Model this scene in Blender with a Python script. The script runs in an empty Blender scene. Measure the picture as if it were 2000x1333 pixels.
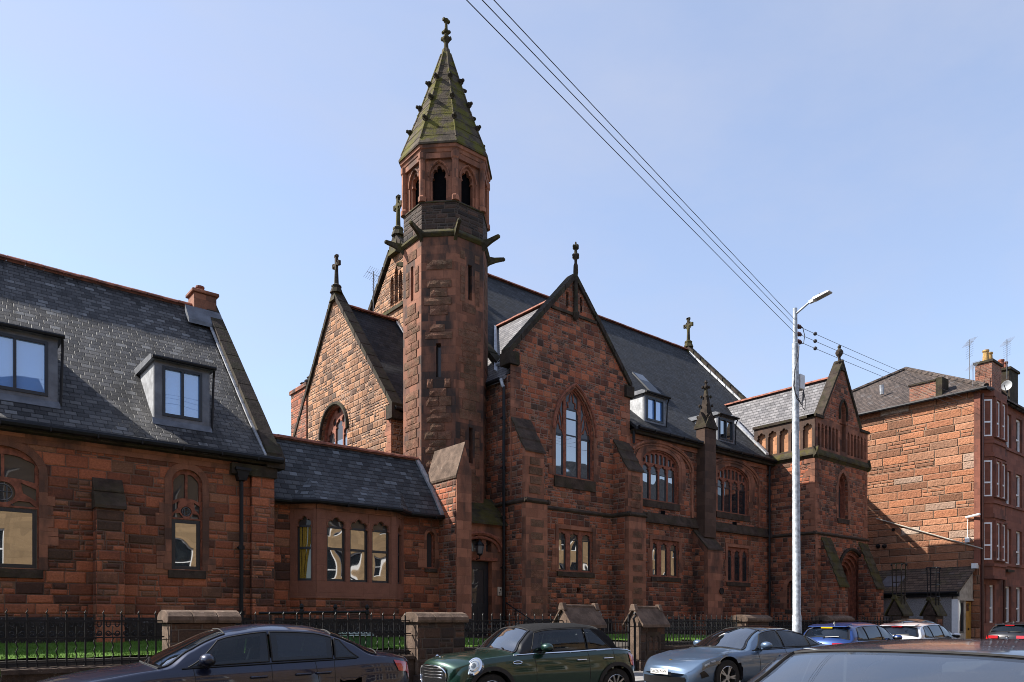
import bpy, bmesh, math, random
from mathutils import Vector, Matrix
from mathutils.geometry import delaunay_2d_cdt
rnd = random.Random(7)
SC = bpy.context.scene
COL = SC.collection
R = math.radians
PI = math.pi

# ---------------------------------------------------------------- camera, sky, sun, exposure
EYE = 1.55
cam_d = bpy.data.cameras.new('camera')
cam = bpy.data.objects.new('camera', cam_d); COL.objects.link(cam)
cam.location = (0, 0, EYE)
cam.rotation_euler = (R(90), 0, R(50.55 - 90))
cam_d.sensor_width = 36.0
cam_d.lens = 25.92
cam_d.shift_y = 0.27275
cam_d.clip_start = 0.05; cam_d.clip_end = 3000
SC.camera = cam

SUN_EL, SUN_AZ = 41.0, 45.5           # azimuth: degrees the sun stands behind the facade line, seen from the left
sdir = Vector((-math.cos(R(SUN_EL)) * math.cos(R(SUN_AZ)), math.cos(R(SUN_EL)) * math.sin(R(SUN_AZ)), math.sin(R(SUN_EL))))
W = bpy.data.worlds.new('World'); SC.world = W; W.use_nodes = True
wn = W.node_tree; wn.nodes.clear()
sky = wn.nodes.new('ShaderNodeTexSky'); sky.sky_type = 'NISHITA'; sky.sun_disc = False
sky.sun_elevation = R(SUN_EL)
sky.sun_rotation = math.atan2(sdir.x, sdir.y)
sky.air_density = 1.0; sky.dust_density = 0.7; sky.ozone_density = 3.0; sky.altitude = 50
bg = wn.nodes.new('ShaderNodeBackground'); bg.inputs['Strength'].default_value = 0.12
wo = wn.nodes.new('ShaderNodeOutputWorld')
# thin high cirrus veil over the clear sky
tc = wn.nodes.new('ShaderNodeTexCoord')
mp = wn.nodes.new('ShaderNodeMapping'); mp.inputs['Scale'].default_value = (1.2, 2.6, 5.0); mp.inputs['Rotation'].default_value = (0.3, 0.2, 0.6)
nz = wn.nodes.new('ShaderNodeTexNoise'); nz.inputs['Scale'].default_value = 1.3; nz.inputs['Detail'].default_value = 6; nz.inputs['Roughness'].default_value = 0.6
mr = wn.nodes.new('ShaderNodeMapRange'); mr.inputs[1].default_value = 0.36; mr.inputs[2].default_value = 0.76; mr.inputs[3].default_value = 0.40; mr.inputs[4].default_value = 0.68
mx = wn.nodes.new('ShaderNodeMix'); mx.data_type = 'RGBA'
mx.inputs[7].default_value = (2.18, 2.32, 2.85, 1)
wn.links.new(tc.outputs['Generated'], mp.inputs[0]); wn.links.new(mp.outputs[0], nz.inputs['Vector'])
wn.links.new(nz.outputs[0], mr.inputs[0]); wn.links.new(mr.outputs[0], mx.inputs[0])
wn.links.new(sky.outputs[0], mx.inputs[6]); wn.links.new(mx.outputs[2], bg.inputs[0]); wn.links.new(bg.outputs[0], wo.inputs[0])
sun_d = bpy.data.lights.new('sun', 'SUN'); sun_d.energy = 4.3; sun_d.angle = R(0.53); sun_d.color = (1.0, 0.945, 0.86)
sun = bpy.data.objects.new('sun', sun_d); COL.objects.link(sun)
sun.location = (-40, 40, 60)
sun.rotation_euler = (-sdir).to_track_quat('-Z', 'Y').to_euler()
SC.view_settings.view_transform = 'Standard'; SC.view_settings.look = 'None'
SC.view_settings.exposure = 1.28; SC.view_settings.gamma = 1.0
SC.render.engine = 'CYCLES'
SC.cycles.max_bounces = 6; SC.cycles.diffuse_bounces = 3; SC.cycles.glossy_bounces = 4; SC.cycles.transparent_max_bounces = 12
SC.cycles.use_denoising = True; SC.cycles.denoising_prefilter = 'ACCURATE'; SC.cycles.denoising_input_passes = 'RGB_ALBEDO_NORMAL'
SC.cycles.pixel_filter_type = 'BLACKMAN_HARRIS'; SC.cycles.filter_width = 0.95

# ---------------------------------------------------------------- measuring: photo point (2000 px wide) on a real plane of the place
FPX, HZ = 1440.0, 1212.0
CT, ST = math.cos(R(50.55)), math.sin(R(50.55))
def _ab(px):
    u = (px - 1000) / FPX
    return CT + ST * u, ST - CT * u
def fx(px, Y): a, b = _ab(px); return Y * a / b            # x of a photo column on the plane y = Y
def fz(px, py, Y): a, b = _ab(px); return EYE + (HZ - py) * (Y / b) / FPX
def sy(px, X): a, b = _ab(px); return X * b / a            # y of a photo column on the plane x = X
def sz(px, py, X): a, b = _ab(px); return EYE + (HZ - py) * (X / a) / FPX

# ---------------------------------------------------------------- objects
def tag(o, label=None, cat=None, group=None, kind=None):
    if label: o['label'] = label
    if cat: o['category'] = cat
    if group: o['group'] = group
    if kind: o['kind'] = kind
    return o
def empty(name, loc, label, cat, group=None, rz=0.0):
    o = bpy.data.objects.new(name, None); COL.objects.link(o)
    o.location = loc; o.rotation_euler = (0, 0, rz); o.empty_display_size = 0.3
    return tag(o, label, cat, group)
def copy_tree(o, parent=None, depth=0):
    c = o.copy(); COL.objects.link(c)
    if parent: c.parent = parent
    for ch in list(o.children): copy_tree(ch, c)
    return c

class MB:
    """collects verts and faces of ONE part"""
    def __init__(s): s.v = []; s.f = []
    def add(s, pts, faces):
        n = len(s.v); s.v += [tuple(p) for p in pts]; s.f += [tuple(i + n for i in f) for f in faces]
    def box(s, x0, x1, y0, y1, z0, z1):
        s.add([(x0,y0,z0),(x1,y0,z0),(x1,y1,z0),(x0,y1,z0),(x0,y0,z1),(x1,y0,z1),(x1,y1,z1),(x0,y1,z1)],
              [(0,3,2,1),(4,5,6,7),(0,1,5,4),(1,2,6,5),(2,3,7,6),(3,0,4,7)])
        return s
    def prism(s, poly, vec):
        """closed prism: polygon (3D points) swept along vec"""
        n = len(poly); P = [Vector(p) for p in poly]; V = Vector(vec)
        nrm = Vector((0,0,0))
        for i in range(n): nrm += P[i].cross(P[(i+1) % n])
        a = list(range(n)); b = list(range(n, 2*n))
        if nrm.dot(V) > 0: f = [tuple(reversed(a)), tuple(b)] + [(i, (i+1)%n, n+(i+1)%n, n+i) for i in range(n)]
        else: f = [tuple(a), tuple(reversed(b))] + [((i+1)%n, i, n+i, n+(i+1)%n) for i in range(n)]
        s.add([tuple(p) for p in P] + [tuple(p + V) for p in P], f)
        return s
    def tube(s, path, r, n=8, cap=True, up=None):
        P = [Vector(p) for p in path]; rr = r if isinstance(r, (list, tuple)) else [r]*len(P)
        base = len(s.v); prev = None
        for i, p in enumerate(P):
            t = (P[min(i+1, len(P)-1)] - P[max(i-1, 0)])
            if t.length < 1e-9: t = Vector((0,0,1))
            t.normalize()
            if prev is None:
                ref = Vector((0,0,1)) if abs(t.z) < 0.9 else Vector((1,0,0))
                a = t.cross(ref).normalized()
            else:
                a = (prev - t * prev.dot(t)); a = a.normalized() if a.length > 1e-6 else t.orthogonal().normalized()
            prev = a; b = t.cross(a)
            for k in range(n):
                an = 2*PI*k/n
                s.v.append(tuple(p + (a*math.cos(an) + b*math.sin(an))*rr[i]))
        for i in range(len(P)-1):
            for k in range(n):
                s.f.append((base+i*n+k, base+i*n+(k+1)%n, base+(i+1)*n+(k+1)%n, base+(i+1)*n+k))
        if cap:
            s.f.append(tuple(base+k for k in reversed(range(n))))
            s.f.append(tuple(base+(len(P)-1)*n+k for k in range(n)))
        return s
    def lathe(s, c, prof, n=12, axis='z', cap=True):
        """prof: (radius, height) pairs, around an axis through c"""
        base = len(s.v)
        for r_, h_ in prof:
            for k in range(n):
                an = 2*PI*(k+0.5)/n; ca, sa = r_*math.cos(an), r_*math.sin(an)
                s.v.append({'z':(c[0]+ca,c[1]+sa,c[2]+h_), 'y':(c[0]+ca,c[1]+h_,c[2]+sa), 'x':(c[0]+h_,c[1]+ca,c[2]+sa)}[axis])
        for i in range(len(prof)-1):
            for k in range(n):
                q = (base+i*n+k, base+i*n+(k+1)%n, base+(i+1)*n+(k+1)%n, base+(i+1)*n+k)
                s.f.append(q if axis != 'y' else tuple(reversed(q)))
        if cap:
            s.f.append(tuple(base+k for k in reversed(range(n)))); s.f.append(tuple(base+(len(prof)-1)*n+k for k in range(n)))
        return s
    def bar(s, a, b, w, h=None):
        """rectangular bar from a to b, w wide (horizontal), h the other way"""
        a = Vector(a); b = Vector(b); t = (b-a).normalized(); h = h or w
        ref = Vector((0,0,1)) if abs(t.z) < 0.95 else Vector((1,0,0))
        u = t.cross(ref).normalized(); v = u.cross(t)
        q = [a + u*(i*w/2) + v*(j*h/2) for i, j in ((-1,-1),(1,-1),(1,1),(-1,1))]
        return s.prism(q, b-a)
    def build(s, name, mat, parent=None, smooth=False, bevel=0, loc=None, auto=None):
        me = bpy.data.meshes.new(name); me.from_pydata(s.v, [], s.f)
        me.validate(clean_customdata=False); me.update()
        if smooth or auto:
            bm = bmesh.new(); bm.from_mesh(me)
            bmesh.ops.remove_doubles(bm, verts=bm.verts, dist=1e-5)
            bm.to_mesh(me); bm.free()
            for p in me.polygons: p.use_smooth = True
            if auto:
                try: me.set_sharp_from_angle(angle=R(auto))
                except Exception: pass
        me.materials.append(mat)
        o = bpy.data.objects.new(name, me); COL.objects.link(o)
        if bevel:
            m = o.modifiers.new('bevel', 'BEVEL'); m.width = bevel; m.segments = 1; m.limit_method = 'ANGLE'; m.angle_limit = R(50)
        if parent:
            o.parent = parent
            L = Vector((0,0,0)); p = parent
            while p: L += Vector(p.location); p = p.parent
            if loc is None:           # built in place: keep it there under its parent
                for v in me.vertices: v.co -= L
            else: o.location = loc
        elif loc is not None: o.location = loc
        return o

def inpoly(p, poly):
    x, y = p; c = False; n = len(poly)
    for i in range(n):
        x1, y1 = poly[i]; x2, y2 = poly[(i+1) % n]
        if (y1 > y) != (y2 > y) and x < (x2-x1)*(y-y1)/(y2-y1)+x1: c = not c
    return c

class Pl:
    """a wall plane: u runs to the right as seen from outside, z is up, w is outward"""
    def __init__(s, O, ang):            # ang: heading of u in the ground plane
        s.O = Vector(O); s.U = Vector((math.cos(ang), math.sin(ang), 0)); s.N = Vector((math.sin(ang), -math.cos(ang), 0))
    def p(s, u, z, w=0.0): q = s.O + s.U*u + s.N*w; return (q.x, q.y, q.z + z)
def front(Y): return Pl((0, Y, 0), 0.0)               # faces the street (-y): u = x
def west(X): return Pl((X, 0, 0), -PI/2)              # faces left (-x): u = -y
def east(X): return Pl((X, 0, 0), PI/2)
def north(Y): return Pl((0, Y, 0), PI)

def area2(p): return sum(p[i][0]*p[(i+1) % len(p)][1]-p[(i+1) % len(p)][0]*p[i][1] for i in range(len(p)))/2
def ccw(p): return list(p) if area2(p) > 0 else list(reversed(p))

def plate(M, pl, outline, holes=(), w0=-0.3, w1=0.0, back=False, rim=True):
    """a slab with holes: front face at w1, reveals down to w0"""
    outline = ccw(outline); holes = [ccw(h) for h in holes]
    pts = []; edges = []
    for loop in [outline] + holes:
        b = len(pts); pts += [Vector(q) for q in loop]
        edges += [(b+i, b+(i+1) % len(loop)) for i in range(len(loop))]
    vo, eo, fo, *_ = delaunay_2d_cdt(pts, edges, [], 0, 1e-5)
    keep = []
    for f in fo:
        cx = sum(vo[i][0] for i in f)/len(f); cy = sum(vo[i][1] for i in f)/len(f)
        if inpoly((cx, cy), outline) and not any(inpoly((cx, cy), h) for h in holes): keep.append(f)
    M.add([pl.p(v[0], v[1], w1) for v in vo], keep)
    if back: M.add([pl.p(v[0], v[1], w0) for v in vo], [tuple(reversed(f)) for f in keep])
    for k, loop in enumerate([outline] + holes):
        if k == 0 and not rim: continue
        n = len(loop)
        a = [pl.p(q[0], q[1], w1) for q in loop]; c = [pl.p(q[0], q[1], w0) for q in loop]
        fs = [(i, n+i, n+(i+1) % n, (i+1) % n) for i in range(n)]
        if k: fs = [tuple(reversed(f)) for f in fs]
        M.add(a + c, fs)
    return M

# 2D shapes on a wall
def rect(x0, x1, z0, z1): return [(x0,z0),(x1,z0),(x1,z1),(x0,z1)]
def arch(x0, x1, z0, zs, h, n=9):
    """rectangle up to the springing zs and a pointed or round arch of rise h over it"""
    a = (x1-x0)/2; xc = (x0+x1)/2; out = [(x0,z0),(x1,z0)]
    if h > a*1.02:
        Rr = (a*a+h*h)/(2*a); th = math.asin(min(1, h/Rr))
        ra = [(x1-Rr+Rr*math.cos(th*i/n), zs+Rr*math.sin(th*i/n)) for i in range(n+1)]
        ra[-1] = (xc, zs+h)
        la = [(2*xc-p[0], p[1]) for p in reversed(ra[:-1])]
        return out + ra + la
    return out + [(xc+a*math.cos(PI*i/(2*n)), zs+h*math.sin(PI*i/(2*n))) for i in range(2*n+1)]
def cusped(x0, x1, z0, zs, h=None, n=18):
    """light with a three-lobed head"""
    a = (x1-x0)/2; xc = (x0+x1)/2; h = h or a*1.15
    out = [(x0,z0),(x1,z0),(x1,zs-0.02)]
    for i in range(n+1):
        t = PI*i/n; r_ = 0.74+0.26*abs(math.sin(3*t))**0.7
        out.append((xc+a*r_*math.cos(t), zs+h*r_*math.sin(t)))
    return out + [(x0,zs-0.02)]
def circle(x, z, r_, n=16): return [(x+r_*math.cos(2*PI*i/n), z+r_*math.sin(2*PI*i/n)) for i in range(n)]
def grow(poly, d):
    poly = ccw(poly); n = len(poly); out = []
    for i in range(n):
        p0, p1, p2 = Vector(poly[i-1]), Vector(poly[i]), Vector(poly[(i+1) % n])
        e1, e2 = (p1-p0), (p2-p1)
        if e1.length < 1e-9 or e2.length < 1e-9: out.append(tuple(p1)); continue
        n1 = Vector((e1.y,-e1.x)).normalized(); n2 = Vector((e2.y,-e2.x)).normalized()
        b = n1+n2
        if b.length < 1e-4: out.append(tuple(p1+n1*d)); continue
        b.normalize(); out.append(tuple(p1+b*(d/max(0.5, b.dot(n1)))))
    return out

# ---------------------------------------------------------------- materials
class NT:
    def __init__(s, name):
        s.m = bpy.data.materials.new(name); s.m.use_nodes = True; s.t = s.m.node_tree; s.t.nodes.clear()
        s.out = s.new('ShaderNodeOutputMaterial')
        s.b = s.new('ShaderNodeBsdfPrincipled'); s.link(s.b.outputs[0], s.out.inputs[0])
    def new(s, t): return s.t.nodes.new(t)
    def link(s, a, b): s.t.links.new(a, b)
    def _in(s, n, i, v):
        if v is None: return
        if hasattr(v, 'is_linked') or isinstance(v, bpy.types.NodeSocket): s.link(v, n.inputs[i])
        else: n.inputs[i].default_value = v
    def m_(s, op, a, b=None, c=None, clamp=False):
        n = s.new('ShaderNodeMath'); n.operation = op; n.use_clamp = clamp
        for i, v in enumerate((a, b, c)): s._in(n, i, v)
        return n.outputs[0]
    def v_(s, op, a, b=None, out=0):
        n = s.new('ShaderNodeVectorMath'); n.operation = op
        s._in(n, 0, a); s._in(n, 1, b)
        return n.outputs['Value'] if op in ('DOT_PRODUCT','LENGTH') else n.outputs[0]
    def mix(s, f, a, b, mode='MIX'):
        n = s.new('ShaderNodeMix'); n.data_type = 'RGBA'; n.blend_type = mode
        s._in(n, 0, f)
        for i, v in ((6, a), (7, b)):
            if isinstance(v, tuple) and len(v) == 3: v = v + (1,)
            s._in(n, i, v)
        return n.outputs[2]
    def mixf(s, f, a, b):
        n = s.new('ShaderNodeMix'); s._in(n, 0, f); s._in(n, 2, a); s._in(n, 3, b); return n.outputs[0]
    def noise(s, vec, scale, detail=4, rough=0.55, dist=0.0):
        n = s.new('ShaderNodeTexNoise'); n.inputs['Scale'].default_value = scale; n.inputs['Detail'].default_value = detail
        n.inputs['Roughness'].default_value = rough; n.inputs['Distortion'].default_value = dist
        s.link(vec, n.inputs['Vector']); return n.outputs[0]
    def vor1(s, w, feature='F1'):
        n = s.new('ShaderNodeTexVoronoi'); n.voronoi_dimensions = '1D'; n.feature = feature; n.inputs['Scale'].default_value = 1; n.inputs['Randomness'].default_value = 0.62
        s.link(w, n.inputs['W']); return n
    def white2(s, a, b, seed=0.0):
        c = s.new('ShaderNodeCombineXYZ'); s._in(c, 0, a); s._in(c, 1, b); c.inputs[2].default_value = seed
        n = s.new('ShaderNodeTexWhiteNoise'); n.noise_dimensions = '3D'; s.link(c.outputs[0], n.inputs['Vector']); return n
    def step(s, v, a, b, lo=0.0, hi=1.0):
        n = s.new('ShaderNodeMapRange'); n.interpolation_type = 'SMOOTHSTEP'
        s._in(n, 0, v)
        for i, q in enumerate((a, b, lo, hi)): n.inputs[i+1].default_value = q
        return n.outputs[0]
    def ramp(s, f, stops, const=False):
        n = s.new('ShaderNodeValToRGB'); cr = n.color_ramp
        if const: cr.interpolation = 'CONSTANT'
        while len(cr.elements) < len(stops): cr.elements.new(0.5)
        for e, (p, c) in zip(cr.elements, stops): e.position = p; e.color = tuple(c) + (1,)
        s.link(f, n.inputs[0]); return n.outputs[0]
    def sep(s, v):
        n = s.new('ShaderNodeSeparateXYZ'); s.link(v, n.inputs[0]); return n.outputs
    def comb(s, x, y, z):
        n = s.new('ShaderNodeCombineXYZ'); s._in(n, 0, x); s._in(n, 1, y); s._in(n, 2, z); return n.outputs[0]
    def pos(s): return s.new('ShaderNodeNewGeometry').outputs['Position']
    def objpos(s): return s.new('ShaderNodeTexCoord').outputs['Object']
    def uv(s):
        """metres along the face (u) and up the slope (v), for any upright or pitched face"""
        g = s.new('ShaderNodeNewGeometry'); P = g.outputs['Position']; N = g.outputs['True Normal']
        t = s.v_('NORMALIZE', s.v_('CROSS_PRODUCT', (0,0,1), N)); b = s.v_('CROSS_PRODUCT', N, t)
        return s.v_('DOT_PRODUCT', P, t), s.v_('DOT_PRODUCT', P, b), P
    def set(s, **k):
        for n, v in k.items():
            n = {'color':'Base Color','rough':'Roughness','metal':'Metallic','spec':'Specular IOR Level','coat':'Coat Weight','coatr':'Coat Roughness'}.get(n, n)
            if isinstance(v, tuple) and len(v) == 3: v = v + (1,)
            s._in(s.b, n, v)
        return s
    def bump(s, h, dist=0.02, strength=1.0):
        n = s.new('ShaderNodeBump'); n.inputs['Strength'].default_value = strength; n.inputs['Distance'].default_value = dist
        s.link(h, n.inputs['Height']); s.link(n.outputs[0], s.b.inputs['Normal']); return s

def rubble(name, cols, row=0.2, wid=0.42, mortar=(0.22,0.155,0.12), rock=0.022, soot=0.5, sneck=0.5, mw=0.010, sootcol=(0.028,0.022,0.020), bright=1.0):
    """random squared rubble: courses of uneven height, blocks of uneven length, some split into small snecks"""
    k = NT(name); u, v, P = k.uv()
    wob = k.noise(P, 2.2, 2); wo2 = k.m_('MULTIPLY', k.m_('SUBTRACT', wob, 0.5), 0.03)
    v = k.m_('ADD', v, wo2); u = k.m_('ADD', u, wo2)
    def pat(rw, wd, off):
        V = k.m_('ADD', k.m_('DIVIDE', v, rw), off); a = k.vor1(V); e = k.vor1(V, 'DISTANCE_TO_EDGE')
        rid = k.sep(a.outputs['Color'])
        U = k.m_('ADD', k.m_('DIVIDE', u, wd), k.m_('MULTIPLY', rid[0], 91.7)); a2 = k.vor1(U); e2 = k.vor1(U, 'DISTANCE_TO_EDGE')
        d = k.m_('MINIMUM', k.m_('MULTIPLY', e.outputs['Distance'], rw), k.m_('MULTIPLY', e2.outputs['Distance'], wd))
        c = k.sep(a2.outputs['Color']); wn_ = k.white2(c[0], rid[1], off)
        return d, k.sep(wn_.outputs['Color'])
    dA, cA = pat(row, wid, 3.1); dB, cB = pat(row*0.52, wid*0.62, 17.3)
    sel = k.m_('LESS_THAN', cA[1], sneck)
    d = k.m_('MINIMUM', dA, k.mixf(sel, 9.0, dB))
    idv = k.mixf(sel, cA[0], cB[0]); id2 = k.mixf(sel, cA[2], cB[2])
    n1 = k.noise(P, 3.0, 5, 0.65); n2 = k.noise(P, 22.0, 4, 0.7)
    base = k.ramp(idv, cols)
    base = k.mix(k.step(n2, 0.3, 0.75), k.mix(1.0, base, (0.72,0.70,0.70), 'MULTIPLY'), k.mix(1.0, base, (1.16,1.13,1.10), 'MULTIPLY'))
    # bedding streaks of the sandstone
    strk = k.noise(k.v_('MULTIPLY', P, (1.5,1.5,26.0)), 1.6, 3)
    base = k.mix(k.step(strk, 0.45, 0.75, 0.0, 0.35), base, k.mix(1.0, base, (0.6,0.55,0.52), 'MULTIPLY'))
    # soot: whole blocks and broad patches
    pat2 = k.noise(k.v_('MULTIPLY', P, (1.0,1.0,0.55)), 0.55, 5, 0.6)
    sm = k.m_('MULTIPLY', k.step(k.m_('ADD', k.m_('MULTIPLY', pat2, 0.75), k.m_('MULTIPLY', id2, 0.33)), 0.50, 0.72), soot, clamp=True)
    base = k.mix(k.m_('MULTIPLY', sm, k.step(n1, 0.25, 0.6, 0.6, 1.0)), base, sootcol)
    mm = k.step(d, mw*0.5, mw*1.3, 1.0, 0.0)
    fine = k.m_('MULTIPLY', mm, k.step(n1, 0.3, 0.6, 0.55, 1.0))
    col = k.mix(fine, base, k.mix(k.step(pat2, 0.4, 0.7), mortar, tuple(c*0.45 for c in mortar)))
    if bright != 1.0: col = k.mix(1.0, col, (bright,)*3, 'MULTIPLY')
    edge = k.step(d, 0.0, 0.045)
    h = k.m_('ADD', k.m_('MULTIPLY', edge, 0.45), k.m_('MULTIPLY', k.m_('MULTIPLY', k.noise(P, 9.0, 5, 0.62), edge), 1.1))
    h = k.m_('ADD', h, k.m_('MULTIPLY', id2, 0.25))
    k.set(color=col, rough=0.88, spec=0.25).bump(h, rock, 1.0)
    return k.m

def ashlar(name, col, row=0.3, wid=0.6, vary=0.25, soot=0.3, joint=0.45, bump=0.006, sootcol=(0.035,0.028,0.025), st=(0.56,0.74)):
    k = NT(name); u, v, P = k.uv()
    V = k.m_('DIVIDE', v, row); r_ = k.m_('FLOOR', V)
    U = k.m_('ADD', k.m_('DIVIDE', u, wid), k.m_('MULTIPLY', r_, 0.43)); c_ = k.m_('FLOOR', U)
    w = k.sep(k.white2(c_, r_).outputs['Color'])
    fv = k.m_('MULTIPLY', k.m_('PINGPONG', V, 0.5), row); fu = k.m_('MULTIPLY', k.m_('PINGPONG', U, 0.5), wid)
    d = k.m_('MINIMUM', fv, fu)
    n1 = k.noise(P, 4.0, 5, 0.65); n2 = k.noise(P, 40, 3)
    a = tuple(c*(1-vary) for c in col); b = tuple(min(1, c*(1+vary)) for c in col)
    base = k.mix(w[0], a, b); base = k.mix(k.step(n1, 0.3, 0.75, 0, 0.5), base, tuple(c*0.6 for c in col))
    base = k.mix(k.step(n2, 0.4, 0.7, 0, 0.25), base, tuple(min(1, c*1.4) for c in col))
    pat = k.noise(k.v_('MULTIPLY', P, (1.3,1.3,0.5)), 0.8, 5, 0.62)
    base = k.mix(k.step(k.m_('ADD', pat, k.m_('MULTIPLY', w[1], 0.14)), st[0], st[1], 0, soot), base, sootcol)
    base = k.mix(k.step(d, 0.003, 0.008, joint, 0.0), base, tuple(c*0.5 for c in col))
    h = k.m_('ADD', k.m_('MULTIPLY', k.step(d, 0, 0.012), 0.6), k.m_('MULTIPLY', k.noise(P, 30, 4), 0.6))
    k.set(color=base, rough=0.86, spec=0.25).bump(h, bump, 1.0); return k.m

def lichen(name, col, spot=(0.30,0.30,0.26), amount=0.5, moss=0.0, bump=0.012, mosscol=(0.055,0.07,0.012), scale=1.0):
    """weathered dark stone with pale lichen spots and moss"""
    k = NT(name); P = k.pos()
    n1 = k.noise(P, 3*scale, 5, 0.65); n2 = k.noise(P, 17*scale, 5, 0.7); n3 = k.noise(P, 45*scale, 3)
    base = k.mix(k.step(n1, 0.3, 0.7), tuple(c*0.6 for c in col), tuple(c*1.35 for c in col))
    base = k.mix(k.m_('MULTIPLY', k.step(n2, 0.60, 0.68), k.step(n1, 0.42, 0.62, 0.0, amount)), base, spot)
    if moss: base = k.mix(k.m_('MULTIPLY', k.step(k.noise(P, 1.7*scale, 6, 0.7), 0.46, 0.58, 0, moss), k.step(n3, 0.3, 0.55)), base, mosscol)
    k.set(color=base, rough=0.92, spec=0.2).bump(k.m_('ADD', n2, k.m_('MULTIPLY', n3, 0.5)), bump, 1.0); return k.m

def slate(name, a, b, row=0.2, wid=0.27, rough=0.5, streak=0.4, pale=(0.20,0.20,0.21), palef=0.12, spec=0.5, bump=0.02, moss=0.0):
    k = NT(name); u, v, P = k.uv()
    V = k.m_('DIVIDE', v, row); r_ = k.m_('FLOOR', V); fv = k.m_('FRACT', V)
    off = k.m_('MULTIPLY', k.sep(k.white2(r_, 0.37).outputs['Color'])[0], 0.34)
    U = k.m_('ADD', k.m_('ADD', k.m_('DIVIDE', u, wid), k.m_('MULTIPLY', k.m_('MODULO', r_, 2.0), 0.5)), off); c_ = k.m_('FLOOR', U); fu = k.m_('PINGPONG', U, 0.5)
    w = k.sep(k.white2(c_, r_, 0.7).outputs['Color'])
    n1 = k.noise(P, 1.2, 5, 0.6); n2 = k.noise(P, 28, 4, 0.7)
    base = k.mix(w[0], a, b)
    base = k.mix(k.m_('MULTIPLY', k.step(w[1], 0.86, 1.0), palef*2, clamp=True), base, pale)
    base = k.mix(k.step(n2, 0.62, 0.74, 0, palef), base, pale)
    # rain streaks running down the slope
    st = k.noise(k.comb(k.m_('MULTIPLY', u, 2.6), k.m_('MULTIPLY', v, 0.22), 0.0), 1.0, 5, 0.65)
    base = k.mix(k.step(st, 0.5, 0.72, 0, streak), base, tuple(c*0.32 for c in a))
    if moss: base = k.mix(k.m_('MULTIPLY', k.step(n1, 0.5, 0.68, 0, moss), k.step(n2, 0.4, 0.6)), base, (0.05,0.055,0.015))
    gap = k.m_('MAXIMUM', k.step(fv, 0.05, 0.34, 0.95, 0.0), k.step(fu, 0.015, 0.05, 0.7, 0.0))
    base = k.mix(gap, base, (0.008,0.008,0.009))
    h = k.m_('ADD', k.m_('SUBTRACT', 1.0, fv), k.m_('MULTIPLY', k.step(fu, 0, 0.06), 0.35))
    h = k.m_('ADD', h, k.m_('ADD', k.m_('MULTIPLY', w[2], 0.55), k.m_('MULTIPLY', n2, 0.3)))
    k.set(color=base, rough=k.m_('ADD', k.m_('MULTIPLY', w[1], 0.2), rough), spec=spec).bump(h, bump, 1.0); return k.m

def plain(name, col, rough=0.6, metal=0.0, spec=0.4, vary=0.15, scale=8.0, bump=0.0, coat=0.0, world=False):
    k = NT(name); P = k.pos() if world else k.objpos()
    n = k.noise(P, scale, 4, 0.6)
    c = k.mix(k.step(n, 0.3, 0.7), tuple(x*(1-vary) for x in col), tuple(min(1, x*(1+vary)) for x in col))
    k.set(color=c, rough=rough, metal=metal, spec=spec, coat=coat)
    if bump: k.bump(k.noise(P, scale*6, 3), bump, 1.0)
    return k.m

def glass(name, tint=(0.012,0.016,0.020), refl=0.22, wave=0.004, through=0.0, glossc=(1,1,1)):
    """window pane: reflects the street over a dark room (or over a blind tinted with painted sky blue)"""
    k = NT(name); k.t.nodes.remove(k.b)
    P = k.pos(); g = k.new('ShaderNodeBsdfGlossy'); g.inputs['Roughness'].default_value = 0.015; g.inputs['Color'].default_value = glossc + (1,)
    d = k.new('ShaderNodeBsdfPrincipled'); d.inputs['Base Color'].default_value = tint + (1,); d.inputs['Roughness'].default_value = 0.6; d.inputs['Specular IOR Level'].default_value = 0.0
    base = d.outputs[0]
    if through:
        t = k.new('ShaderNodeBsdfTransparent'); t.inputs['Color'].default_value = (0.55,0.66,0.70,1)
        m0 = k.new('ShaderNodeMixShader'); m0.inputs[0].default_value = through; k.link(base, m0.inputs[1]); k.link(t.outputs[0], m0.inputs[2]); base = m0.outputs[0]
    lw = k.new('ShaderNodeFresnel'); lw.inputs['IOR'].default_value = 1.5
    f = k.m_('ADD', lw.outputs[0], refl, clamp=True)
    ms = k.new('ShaderNodeMixShader'); k.link(f, ms.inputs[0]); k.link(base, ms.inputs[1]); k.link(g.outputs[0], ms.inputs[2])
    k.link(ms.outputs[0], k.out.inputs[0])
    if wave:
        bmp = k.new('ShaderNodeBump'); bmp.inputs['Distance'].default_value = wave; bmp.inputs['Strength'].default_value = 1
        k.link(k.noise(P, 1.3, 0), bmp.inputs['Height'])
        k.link(bmp.outputs[0], g.inputs['Normal'])
    return k.m

def paint(name, col, metal=0.5, rough=0.35):
    k = NT(name); P = k.objpos(); f = k.noise(P, 900, 1)
    c = k.mix(f, tuple(x*0.75 for x in col), tuple(min(1, x*1.25) for x in col))
    dirt = k.noise(P, 2.5, 5, 0.65)
    k.set(color=c, metal=metal, rough=rough, coat=1.0, coatr=k.step(dirt, 0.35, 0.75, 0.02, 0.10)); return k.m

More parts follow.
